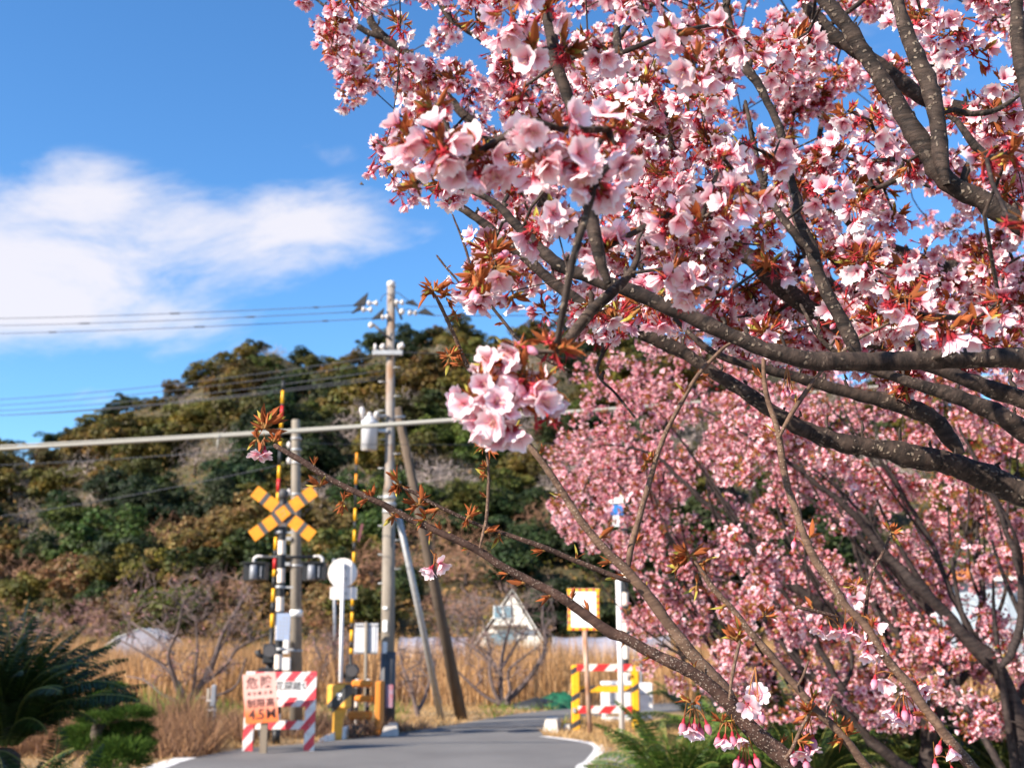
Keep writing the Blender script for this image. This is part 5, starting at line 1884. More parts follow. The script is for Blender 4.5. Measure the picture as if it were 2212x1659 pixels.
def cycad(x, y, D, n, size, look, label, seed, h, up=0.0):
    c = P(x, y, D)
    r = np.random.default_rng(seed)
    rt = thing('sago_palm', (c.x, D, 0), label, 'sago palm', 'sago palms growing beside the road')
    link('trunk', trm, rt, (0, 0, 0), None, (1.0, 1.0, h))
    for i in range(n):
        a = 2.39996 * i + r.normal() * .1
        e = (r.uniform(-.15, .62) if i > n * .25 else r.uniform(.5, 1.0)) + up
        lean = Quaternion((0, 1, 0), -e + .25) if True else None
        q = Quaternion((0, 0, 1), a) @ Quaternion((0, 1, 0), .55 - e)
        s = size * r.uniform(.8, 1.12)
        link('frond', FR[look][int(r.integers(3))], rt, (0.05 * math.cos(a), .05 * math.sin(a), h - .03), q, s)
    return rt


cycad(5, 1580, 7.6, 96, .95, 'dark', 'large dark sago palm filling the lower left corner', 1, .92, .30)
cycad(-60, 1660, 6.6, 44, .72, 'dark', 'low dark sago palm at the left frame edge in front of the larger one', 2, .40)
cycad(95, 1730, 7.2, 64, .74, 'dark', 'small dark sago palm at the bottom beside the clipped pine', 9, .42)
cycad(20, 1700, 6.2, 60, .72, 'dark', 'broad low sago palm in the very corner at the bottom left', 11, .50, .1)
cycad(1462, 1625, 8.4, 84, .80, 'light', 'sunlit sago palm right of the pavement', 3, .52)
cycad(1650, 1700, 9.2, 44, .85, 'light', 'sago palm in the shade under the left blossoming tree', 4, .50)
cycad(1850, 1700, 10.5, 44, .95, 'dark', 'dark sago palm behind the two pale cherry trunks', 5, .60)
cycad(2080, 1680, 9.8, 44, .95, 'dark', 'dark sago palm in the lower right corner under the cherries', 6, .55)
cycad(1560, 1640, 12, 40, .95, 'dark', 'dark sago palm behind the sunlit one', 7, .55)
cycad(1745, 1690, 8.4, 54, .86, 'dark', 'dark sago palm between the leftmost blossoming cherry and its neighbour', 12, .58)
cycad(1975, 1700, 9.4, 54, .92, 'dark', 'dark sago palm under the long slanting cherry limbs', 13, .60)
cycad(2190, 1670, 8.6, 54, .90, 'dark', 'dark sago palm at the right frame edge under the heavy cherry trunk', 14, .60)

# unseen evergreen added left of the picture to keep the sago palms in shade
et = thing('shade_tree', (-6.3, 5.6, 0), 'unseen evergreen tree added left of the picture to shade the sago palms', 'tree')
link('crown', VAR['dark'][0], et, (0, 0, 1.15), None, (1.75, 1.75, 1.75))
link('crown', VAR['dark'][1], et, (.7, .9, 1.5), Quaternion((0, 0, 1), 1.2), (1.3, 1.3, 1.3))
link('trunk', tm, et, (0, 0, 1.3), None, (1.5, 1.5, 1.6))

# ------------------------------------------------------------------ clipped pine
def pad_mesh(seed):
    r = np.random.default_rng(seed)
    n = 2600
    q = r.normal(size=(n, 3)); q /= np.linalg.norm(q, axis=1, keepdims=True)
    wob = 1 + .22 * np.sin(q[:, 0] * 4 + seed) * np.cos(q[:, 1] * 5 + 2 * seed)
    q[:, 2] = np.abs(q[:, 2]) * np.where(r.random(n) < .82, 1, -.35)
    pos = q * wob[:, None] * r.uniform(.6, 1.05, (n, 1)) * np.array([1, 1, .5])
    T = (np.array([[-.018, 0, 0], [.018, 0, 0], [0, 0, .26]]), np.array([[0, 1, 2]]), np.ones((3, 3)))
    C = Cloud()
    cols = np.array([(0.055, .10, .014), (.07, .12, .016), (.035, .075, .014)])
    C.inst(T, frames(q + r.normal(size=(n, 3)) * .4 + np.array([0, 0, .5])), pos, r.uniform(.7, 1.2, n), cols[r.integers(3, size=n)] * r.uniform(.7, 1.3, (n, 1)))
    return C.mesh('foliage_pad', [M_GRASS])


PADS = [pad_mesh(s) for s in (1, 2)]
DN = 11.5
pg = P(215, 1640, DN)
pn_ = thing('clipped_pine', (pg.x, DN, 0), 'clipped garden pine with rounded green pads beside the dark palm', 'pine tree')
trk = spline([(pg.x, DN, 0, .09), (pg.x + .08, DN, .35, .08), (pg.x - .05, DN, .7, .06), (pg.x + .05, DN + .02, 1.0, .045), (pg.x + .02, DN, 1.2, .03)], .06)
v, f = tube_np(trk[:, :3], trk[:, 3], 9, 1, .08)
link('trunk', np_mesh('trunk', v - np.array([pg.x, DN, 0]), f, None, [M_WOODP], True), pn_)
for i, (x, y, w, dd) in enumerate(((241, 1486, 30, 0), (222, 1508, 34, -.1), (262, 1512, 32, .12), (215, 1530, 40, .1), (206, 1556, 40, -.15), (285, 1545, 44, -.1), (288, 1580, 46, .1), (240, 1575, 44, .25), (270, 1622, 56, -.25), (300, 1605, 36, .2), (205, 1610, 60, .1), (250, 1650, 60, -.3), (180, 1585, 44, .2))):
    q = P(x, y, DN + dd)
    s = w * mpx(DN)
    link('foliage_pad', PADS[i % 2], pn_, (q.x - pg.x, q.y - DN, q.z), Quaternion((0, 0, 1), i * 1.3), (s, s, s * .85))
    k_ = trk[np.argmin(np.abs(trk[:, 2] - q.z + .08))]
    b_ = MB().tube([(k_[0], k_[1], k_[2]), ((k_[0] + q.x) / 2, (k_[1] + q.y) / 2, (k_[2] + q.z) / 2 - .02), (q.x, q.y, q.z)], [.035, .025, .015], 6)
    b_.build('branch', M_WOODP, pn_)

# ------------------------------------------------------------------ parts of the cherry blossom
def petal_prof(rows):
    return {'w': np.interp(rows, [0, .25, .6, .85, 1.0], [.10, .24, .46, .42, .20])}


def flower_tpl(a0, a1, lod, seed=0, stamens=0, calyx=True, pedicel=1.2, spread=1.0, npet=5, jitter=.14):
    """One blossom of unit radius opening towards +Z: petals, calyx, stamens, stalk behind."""
    r = np.random.default_rng(seed)
    V, F, Cc = [], [], []

    def push(v, f, c):
        b = sum(len(x) for x in V)
        V.append(np.asarray(v, float)); F.append(np.asarray(f) + b); Cc.append(np.asarray(c, float))
    rows = {3: [0, .3, .62, .86, 1.0], 2: [0, .55, 1.0], 1: [0, .6, 1.0]}[lod]
    rows = np.array(rows)
    deep, midc, tipc = (np.array([.66, .06, .16]), np.array([.89, .48, .55]), np.array([.965, .845, .86])) if lod > 1 else (np.array([.60, .05, .13]), np.array([.85, .36, .43]), np.array([.93, .655, .685]))
    for pe in range(npet):
        ph = 2 * math.pi * pe / 5 + r.normal() * .12
        sa = r.normal() * jitter
        ln = 1 + r.normal() * .06
        ang = a0 + (a1 - a0) * rows + sa
        rr = np.concatenate([[0], np.cumsum(np.diff(rows) * np.sin((ang[1:] + ang[:-1]) / 2))]) * ln
        zz = np.concatenate([[0], np.cumsum(np.diff(rows) * np.cos((ang[1:] + ang[:-1]) / 2))]) * ln
        w = np.interp(rows, [0, .25, .6, .85, 1.0], [.08, .24, .47, .46, .26])
        tw = r.normal() * .12
        ncol = 3 if lod >= 2 else 2
        js = np.array([-1, 0, 1]) if ncol == 3 else np.array([-1, 1])
        pts, cs = [], []
        for i, t in enumerate(rows):
            for j in js:
                rad = .05 + rr[i] - (.10 if (j == 0 and t > .99) else 0)
                tan = j * w[i]
                z = zz[i] + (abs(j) * .10 * t if ncol == 3 else 0) + tw * tan + (r.normal() * .05 if lod == 3 else 0)
                pts.append((rad * math.cos(ph) - tan * math.sin(ph), rad * math.sin(ph) + tan * math.cos(ph), z))
                k = np.interp(t, [0, .32, .7, 1.0], [0, .85, 1.5, 2.0])
                cs.append(deep + (midc - deep) * min(k, 1) if k < 1 else midc + (tipc - midc) * (k - 1))
        fs = []
        for i in range(len(rows) - 1):
            for j in range(ncol - 1):
                a = i * ncol + j
                fs += [(a, a + 1, a + ncol + 1), (a, a + ncol + 1, a + ncol)]
        push(pts, fs, cs)
    if calyx:
        n = 5 if lod >= 2 else 3
        an = np.arange(n) * 2 * math.pi / n
        ring = lambda rad, z: np.stack([rad * np.cos(an), rad * np.sin(an), np.full(n, z)], 1)
        v = np.concatenate([ring(.17, .08), ring(.13, -.22), ring(.05, -.42), ring(.035, -.42 - pedicel)])
        fs = []
        for i in range(3):
            for k in range(n):
                a, b = i * n + k, i * n + (k + 1) % n
                fs += [(a, b, b + n), (a, b + n, a + n)]
        c = np.concatenate([np.tile([.42, .035, .055], (n, 1)), np.tile([.36, .03, .04], (n, 1)), np.tile([.30, .06, .03], (n, 1)), np.tile([.26, .13, .03], (n, 1))])
        push(v, fs, c)
        if lod >= 2:   # sepals folded back
            for k in range(5):
                a = 2 * math.pi * (k + .5) / 5
                d = np.array([math.cos(a), math.sin(a), 0]); s_ = np.array([-math.sin(a), math.cos(a), 0])
                push([d * .15 + s_ * .08 + [0, 0, .04], d * .15 - s_ * .08 + [0, 0, .04], d * .42 + [0, 0, -.08]], [(0, 1, 2)], np.tile([.38, .05, .05], (3, 1)))
    for k in range(stamens):
        a = r.uniform(0, 2 * math.pi); u = r.uniform(.12, .36); h = r.uniform(.32, .58)
        d = np.array([math.cos(a), math.sin(a), 0]); s_ = np.array([-math.sin(a), math.cos(a), 0]) * .014
        b = np.array([0, 0, .03]); t = d * u + [0, 0, h]
        push([b - s_, b + s_, t + s_, t - s_], [(0, 1, 2), (0, 2, 3)], [[.8, .35, .40], [.8, .35, .40], [.88, .70, .66], [.88, .70, .66]])
        push([t - s_ * 3, t + s_ * 3, t + [0, 0, .06] + d * .02], [(0, 1, 2)], np.tile([.72, .46, .10], (3, 1)))
    return np.concatenate(V), np.concatenate(F), np.concatenate(Cc)


def spent_tpl(lod, seed):
    """A flower that has dropped its petals: crimson calyx star and filaments."""
    r = np.random.default_rng(seed)
    v, f, c = flower_tpl(.5, .5, 2 if lod >= 2 else 1, seed, 0, True, 1.2, npet=0) if False else (np.zeros((0, 3)), np.zeros((0, 3), int), np.zeros((0, 3)))
    V, F, Cc = [], [], []

    def push(v, f, c):
        b = sum(len(x) for x in V)
        V.append(np.asarray(v, float)); F.append(np.asarray(f) + b); Cc.append(np.asarray(c, float))
    n = 4
    an = np.arange(n) * 2 * math.pi / n
    ring = lambda rad, z: np.stack([rad * np.cos(an), rad * np.sin(an), np.full(n, z)], 1)
    vv = np.concatenate([ring(.16, .05), ring(.11, -.25), ring(.04, -1.5)])
    fs = []
    for i in range(2):
        for k in range(n):
            a, b = i * n + k, i * n + (k + 1) % n
            fs += [(a, b, b + n), (a, b + n, a + n)]
    push(vv, fs, np.concatenate([np.tile([.45, .03, .05], (n, 1)), np.tile([.38, .03, .04], (n, 1)), np.tile([.28, .10, .03], (n, 1))]))
    for k in range(5):
        a = 2 * math.pi * (k + .5) / 5
        d = np.array([math.cos(a), math.sin(a), 0]); s_ = np.array([-math.sin(a), math.cos(a), 0])
        push([d * .12 + s_ * .10, d * .12 - s_ * .10, d * .55 + [0, 0, .12]], [(0, 1, 2)], np.tile([.50, .05, .06], (3, 1)))
    for k in range(9 if lod >= 2 else 5):
        a = r.uniform(0, 6.283); u = r.uniform(.1, .5); h = r.uniform(.35, .75)
        d = np.array([math.cos(a), math.sin(a), 0]); s_ = np.array([-math.sin(a), math.cos(a), 0]) * .03
        push([s_, -s_, d * u + [0, 0, h]], [(0, 1, 2)], [[.55, .03, .07], [.55, .03, .07], [.62, .12, .13]])
    return np.concatenate(V), np.concatenate(F), np.concatenate(Cc)


def bud_tpl(seed, n=6):
    an = np.arange(n) * 2 * math.pi / n
    prof = [(.02, 1.0), (.22, .82), (.33, .5), (.26, .15), (.15, .02), (.12, -.25), (.04, -.42), (.032, -1.7)]
    cols = [[.88, .50, .58], [.86, .45, .55], [.82, .34, .45], [.72, .18, .28], [.45, .04, .06], [.40, .03, .05], [.30, .07, .03], [.27, .14, .03]]
    v = np.concatenate([np.stack([r_ * np.cos(an), r_ * np.sin(an), np.full(n, z)], 1) for r_, z in prof])
    c = np.concatenate([np.tile(k, (n, 1)) for k in cols])
    fs = []
    for i in range(len(prof) - 1):
        for k in range(n):
            a, b = i * n + k, i * n + (k + 1) % n
            fs += [(a, b, b + n), (a, b + n, a + n)]
    return v, np.array(fs), c


def leaf_tpl(seed, n=5, green=.25, lod=2):
    """A sprig of young folded leaves opening towards +Z (unit length about 1)."""
    r = np.random.default_rng(seed)
    V, F, Cc = [], [], []
    for k in range(n):
        a = 2 * math.pi * k / n * 1.3 + r.normal() * .5
        tilt = r.uniform(.08, .85)
        L = r.uniform(.5, 1.15)
        w = L * r.uniform(.085, .16)
        d = np.array([math.cos(a) * math.sin(tilt), math.sin(a) * math.sin(tilt), math.cos(tilt)])
        s_ = np.cross(d, [0, 0, 1]); s_ = s_ / max(np.linalg.norm(s_), 1e-6)
        u = np.cross(s_, d)
        if r.random() < green: col = np.array([.36, .30, .06]) * r.uniform(.8, 1.2)
        else: col = np.array([.30, .085, .028]) * r.uniform(.65, 1.35)
        curl = r.uniform(-.12, .25)
        row = [(0, .05), (.35, 1.0), (.7, .8), (1.0, .02)]
        b = sum(len(x) for x in V)
        pts, cs = [], []
        for t, ww in row:
            c = d * L * t + u * curl * t * t * L
            pts += [c + s_ * w * ww + u * w * ww * .7, c, c - s_ * w * ww + u * w * ww * .7]
            cs += [col * .95, col * 1.15, col * 1.05]
        fs = []
        for i in range(3):
            for j in range(2):
                q = b + i * 3 + j
                fs += [(q, q + 1, q + 4), (q, q + 4, q + 3)]
        V.append(np.array(pts)); F.append(np.array(fs)); Cc.append(np.array(cs))
    # bud scales at the base
    an = np.arange(5) * 2 * math.pi / 5
    b = sum(len(x) for x in V)
    ring = lambda rad, z: np.stack([rad * np.cos(an), rad * np.sin(an), np.full(5, z)], 1)
    V.append(np.concatenate([ring(.05, -.12), ring(.12, .08), ring(.07, .3)]))
    fs = []
    for i in range(2):
        for k in range(5):
            p, q = b + i * 5 + k, b + i * 5 + (k + 1) % 5
            fs += [(p, q, q + 5), (p, q + 5, p + 5)]
    F.append(np.array(fs)); Cc.append(np.tile([.30, .15, .05], (15, 1)))
    return np.concatenate(V), np.concatenate(F), np.concatenate(Cc)


R_ = math.radians
HI = [flower_tpl(R_(40), R_(88), 3, 1, 14), flower_tpl(R_(28), R_(62), 3, 2, 12), flower_tpl(R_(50), R_(98), 3, 3, 16), flower_tpl(R_(30), R_(38), 3, 4, 6), flower_tpl(R_(45), R_(80), 3, 5, 12, npet=5, jitter=.25)]
MID = [flower_tpl(R_(40), R_(85), 2, 11, 4), flower_tpl(R_(28), R_(60), 2, 12, 3), flower_tpl(R_(48), R_(96), 2, 13, 4), flower_tpl(R_(26), R_(34), 2, 14)]
LOW = [flower_tpl(R_(42), R_(88), 1, 21), flower_tpl(R_(30), R_(62), 1, 22), flower_tpl(R_(28), R_(36), 1, 23)]
SP2 = [spent_tpl(2, 1), spent_tpl(2, 2)]
SP1 = [spent_tpl(1, 3)]
BUD = [bud_tpl(1)]
BUDL = [bud_tpl(1, 3)]
LF = [leaf_tpl(1, 5), leaf_tpl(2, 6), leaf_tpl(3, 4, .5), leaf_tpl(4, 7, .15)]
LFL = [leaf_tpl(5, 2, .06), leaf_tpl(6, 3, .06)]


def tpl_mesh(name, tpl, scale=1.0):
    return np_mesh(name, tpl[0] * scale, tpl[1], tpl[2], [M_PET])


HI_M = [tpl_mesh('blossom', t) for t in HI]
SP_M = [tpl_mesh('blossom', t) for t in SP2]
BUD_M = [tpl_mesh('flower_bud', t) for t in BUD]
LF_M = [tpl_mesh('leaf_sprig', t) for t in LF]


def quat_z(d, roll=None):
    d = Vector(d).normalized()
    return d.to_track_quat('Z', 'Y') @ Quaternion((0, 0, 1), random.uniform(0, 6.28) if roll is None else roll)


class Bloom:
    """All blossoms of one tree as records (kind, position, direction, scale); later the ones that
    show largest become objects of their own and the rest one mesh."""

    def __init__(self):
        self.k, self.p, self.d, self.s, self.c = [], [], [], [], []

    def add(self, kind, p, d, s, c=None):
        n = len(p)
        self.k += [kind] * n
        self.p.append(np.asarray(p)); self.d.append(unit(d)); self.s.append(np.broadcast_to(s, (n,))); 
        self.c.append(RNG.uniform(.82, 1.08, (n, 1)) * np.array([[1, 1, 1]]) + RNG.normal(size=(n, 1)) * np.array([[0, .035, .03]]) if c is None else c)

    def cluster(self, c, rc, nf, ns, nb, nl, scale=.0165, lsc=.022, down=.35):
        c = np.asarray(c)
        tone = RNG.uniform(-1, 1)          # some bunches fresher and paler, some older and rosier
        tm_ = np.array([[1.0, 1 + .17 * tone, 1 + .13 * tone]])
        for kind, n, s in (('f', nf, scale), ('s', ns, scale), ('b', nb, scale * .95)):
            if n <= 0: continue
            o = rdir(n)
            o[:, 2] -= down * RNG.uniform(.3, 1.4, n)
            o = unit(o)
            p = c + o * rc * RNG.uniform(.55, 1.05, (n, 1))
            d = o + RNG.normal(size=(n, 3)) * .35
            d[:, 2] -= down * .6
            if kind == 'b': d[:, 2] -= .5
            cc_ = (RNG.uniform(.82, 1.05, (n, 1)) + RNG.normal(size=(n, 1)) * np.array([[0, .03, .025]])) * tm_ if kind == 'f' else None
            self.add(kind, p, d, s * RNG.uniform(.84, 1.16, n), cc_)
        if nl > 0:
            o = rdir(nl); o[:, 2] += .35
            self.add('l', c + unit(o) * rc * RNG.uniform(.1, .5, (nl, 1)), o, lsc * RNG.uniform(.7, 1.3, nl), RNG.uniform(.8, 1.25, (nl, 1)) * np.ones((1, 3)))

    def finish(self, root, off, singles, lod, mass_name='blossom_mass', mind=0):
        p = np.concatenate(self.p); d = np.concatenate(self.d); s = np.concatenate(self.s); c = np.concatenate(self.c)
        k = np.array(self.k)
        px, py = toP(p)
        dist = np.linalg.norm(p - np.array([0, 0, CAMZ]), axis=1)
        vis = (px > -20) & (px < W0 + 20) & (py > -20) & (py < H0 + 20) & (dist > mind)
        size = s / dist * vis
        order = np.argsort(-size)
        single = np.zeros(len(p), bool)
        nfl = 0
        for i in order:
            if nfl >= singles or size[i] <= 0: break
            if k[i] in 'fs':
                single[i] = True; nfl += 1
        off = np.asarray(off)
        for i in np.where(single)[0]:
            ms = HI_M if k[i] == 'f' else SP_M
            link('blossom', ms[RNG.integers(len(ms))], root, tuple(p[i] - off), quat_z(d[i]), float(s[i]))
        C = Cloud()
        sets = {'f': MID if lod == 2 else LOW, 's': SP2 if lod == 2 else SP1, 'b': BUD if lod == 2 else BUDL, 'l': LF if lod == 2 else LFL}
        for kk, ts in sets.items():
            ids = np.where((k == kk) & ~single)[0]
            if len(ids) == 0: continue
            w = RNG.integers(len(ts), size=len(ids))
            for a in range(len(ts)):
                q = ids[w == a]
                if len(q): C.inst(ts[a], frames(d[q]), p[q], s[q], c[q])
        if C.n: link(mass_name, C.mesh(mass_name, [M_PET], off), root, kind='stuff')


def traced(root, off, limbs, D, bark, sk=None, name='branch', n=12, step=.016, wob=.004, rough=.05):
    """Branches followed point by point; each is an object; also entered as nodes for twigs to grow from."""
    lines = []
    for j, l in enumerate(limbs):
        d0 = l[0] if isinstance(l[0], (int, float)) else D
        pts = l[1:] if isinstance(l[0], (int, float)) else l
        q = np.array(limb_pts(pts, d0))
        s = spline(q, step)
        m = len(s)
        r = np.random.default_rng(j + 31)
        wv = np.cumsum(r.normal(size=(m, 3)), 0); wv -= np.linspace(0, 1, m)[:, None] * wv[-1]
        s[:, :3] += wv * wob * .25 * np.clip(s[:, 3:4] / .02, .15, 1.2)
        knots = 1 + (.20 if name == 'branch' else .15) * np.clip(np.sin(np.arange(m) * .23 * step / .012 + j) * np.sin(np.arange(m) * .071 * step / .012 + 2 * j) - .45, 0, 1) * 2
        s[:, 3] *= knots * (.83 if name == 'branch' else .86)
        s[:4, 3] *= np.array([.45, .72, .9, .97])[:len(s[:4])]
        nn = 14 if s[:, 3].max() > .012 else 8
        v, f = tube_np(s[:, :3], s[:, 3], nn, j, rough)
        # close the tip
        v = np.vstack([v, s[-1, :3] + (s[-1, :3] - s[-2, :3]) * .3, s[0, :3]])
        b = (m - 1) * nn
        f = np.vstack([f, [(b + k, b + (k + 1) % nn, len(v) - 2, len(v) - 2) for k in range(nn)]])
        tri = np.concatenate([f[:, [0, 1, 2]], f[:, [0, 2, 3]]])
        tri = tri[(tri[:, 1] != tri[:, 2]) & (tri[:, 0] != tri[:, 2])]
        mm = bark if not isinstance(bark, list) else bark[j]
        al = np.concatenate([[0], np.cumsum(np.linalg.norm(np.diff(s[:, :3], axis=0), axis=1))])
        colr = np.zeros((len(v), 3)); colr[:m * nn, 0] = np.repeat(al, nn)
        colr[-2, 0] = al[-1]
        link(name, np_mesh(name, v - np.asarray(off), tri, colr, [mm], True), root)
        lines.append(s)
        if sk is not None:
            e = max(1, int(.05 / step))
            sk.chain(s[::e, :3], s[::e, 3])
    return lines

# ------------------------------------------------------------------ blossoming cherry trees in the middle distance
def in_poly(x, y, poly):
    poly = np.array(poly, float)
    inside = np.zeros(np.shape(x), bool)
    j = len(poly) - 1
    for i in range(len(poly)):
        xi, yi = poly[i]; xj, yj = poly[j]
        c = ((yi > y) != (yj > y)) & (x < (xj - xi) * (y - yi) / (yj - yi + 1e-12) + xi)
        inside = inside ^ c
        j = i
    return inside


MIDPOLY = [(1236, 790), (1260, 880), (1200, 935), (1182, 985), (1215, 1060), (1185, 1090), (1225, 1160), (1300, 1190), (1345, 1240), (1330, 1300), (1370, 1360), (1385, 1440), (1440, 1490), (1530, 1500), (1640, 1550), (1760, 1570), (1900, 1560), (2050, 1590), (2300, 1600), (2500, 1400), (2500, 560), (2100, 520), (1900, 640), (1500, 720), (1330, 740)]
mid_trees = [
    # base sketch x, depth, limbs traced at their depths
    ('blossoming cherry tree with the leftmost pink crown behind the roadside sago palm', 1745, 9.6, [
        [9.6, (1741, 1900, 46), (1740, 1800, 42), (1728, 1700, 36), (1716, 1620, 33), (1700, 1540, 28), (1660, 1450, 24), (1600, 1380, 18), (1530, 1290, 14), (1470, 1200, 10), (1400, 1110, 7), (1330, 1040, 4)],
        [9.6, (1728, 1690, 26), (1690, 1600, 20), (1600, 1500, 14), (1500, 1430, 9), (1420, 1390, 5)],
        [9.6, (1716, 1620, 24), (1725, 1500, 20), (1700, 1380, 15), (1660, 1250, 11), (1610, 1120, 8), (1560, 1000, 5)]]),
    ('blossoming cherry tree with pale double trunk and long dark slanting limbs', 2040, 8.2, [
        [8.2, (1980, 2000, 60), (1985, 1860, 52), (2000, 1700, 46), (2010, 1600, 42), (1990, 1500, 38), (1930, 1430, 32), (1850, 1360, 29), (1777, 1303, 27), (1718, 1256, 25), (1660, 1221, 23), (1604, 1161, 19), (1546, 1097, 15), (1468, 1028, 11), (1416, 982, 8), (1330, 960, 5), (1290, 965, 3)],
        [8.0, (2010, 1600, 34), (2020, 1520, 30), (2035, 1440, 26), (2005, 1330, 20), (1960, 1270, 17), (1880, 1185, 12), (1800, 1120, 8), (1720, 1060, 5)],
        [7.8, (2000, 1700, 36), (1920, 1640, 28), (1860, 1580, 26), (1800, 1470, 20), (1740, 1360, 14), (1690, 1280, 9), (1600, 1230, 5)],
        [8.6, (2020, 1520, 24), (2100, 1440, 22), (2130, 1330, 18), (2110, 1200, 13), (2060, 1080, 9), (2020, 960, 6)]]),
    ('blossoming cherry tree with heavy dark trunk near the right frame edge', 2290, 6.8, [
        [6.8, (2250, 2200, 86), (2245, 2000, 74), (2225, 1800, 62), (2212, 1660, 52), (2190, 1520, 44), (2160, 1442, 40), (2109, 1388, 36), (2051, 1322, 30), (1972, 1244, 26), (1887, 1155, 21), (1800, 1070, 15), (1700, 990, 11), (1600, 930, 7), (1510, 880, 4)],
        [6.6, (2160, 1442, 26), (2190, 1370, 22), (2200, 1280, 18), (2170, 1150, 14), (2120, 1020, 10), (2060, 900, 7), (2010, 800, 4)],
        [7.2, (2190, 1520, 30), (2270, 1420, 26), (2310, 1280, 20), (2300, 1100, 14), (2240, 950, 9)],
        [7.0, (2109, 1388, 18), (2060, 1290, 14), (1990, 1130, 11), (1900, 990, 8), (1800, 890, 5)]]),
    ('blossoming cherry tree standing furthest back behind the striped barrier', 1900, 13.5, [
        [13.5, (1858, 1750, 40), (1855, 1650, 36), (1850, 1570, 34), (1846, 1480, 28), (1800, 1380, 22), (1720, 1270, 16), (1640, 1160, 11), (1570, 1060, 7)],
        [13.2, (1846, 1480, 22), (1880, 1380, 18), (1900, 1260, 14), (1890, 1130, 10), (1840, 1010, 6)],
        [13.8, (1850, 1570, 20), (1770, 1480, 16), (1660, 1420, 12), (1560, 1390, 7)]]),
]
NT = 2550
cxm = RNG.uniform(1150, 2480, 520); cym = RNG.uniform(520, 1580, 520)
pk = RNG.integers(520, size=NT * 3)
tx = cxm[pk] + RNG.normal(size=NT * 3) * 26; ty = cym[pk] + RNG.normal(size=NT * 3) * 22
loose = RNG.random(NT * 3) < .2
tx = np.where(loose, RNG.uniform(1150, 2480, NT * 3), tx); ty = np.where(loose, RNG.uniform(520, 1580, NT * 3), ty)
ok_ = in_poly(tx, ty, MIDPOLY)
tx, ty, pk = tx[ok_][:NT], ty[ok_][:NT], pk[ok_][:NT]
ex_, ey_ = RNG.uniform(1200, 1440, 150), RNG.uniform(930, 1240, 150)
ke = in_poly(ex_, ey_, MIDPOLY)
tx, ty, pk = np.concatenate([tx, ex_[ke]]), np.concatenate([ty, ey_[ke]]), np.concatenate([pk, RNG.integers(520, size=ke.sum())])
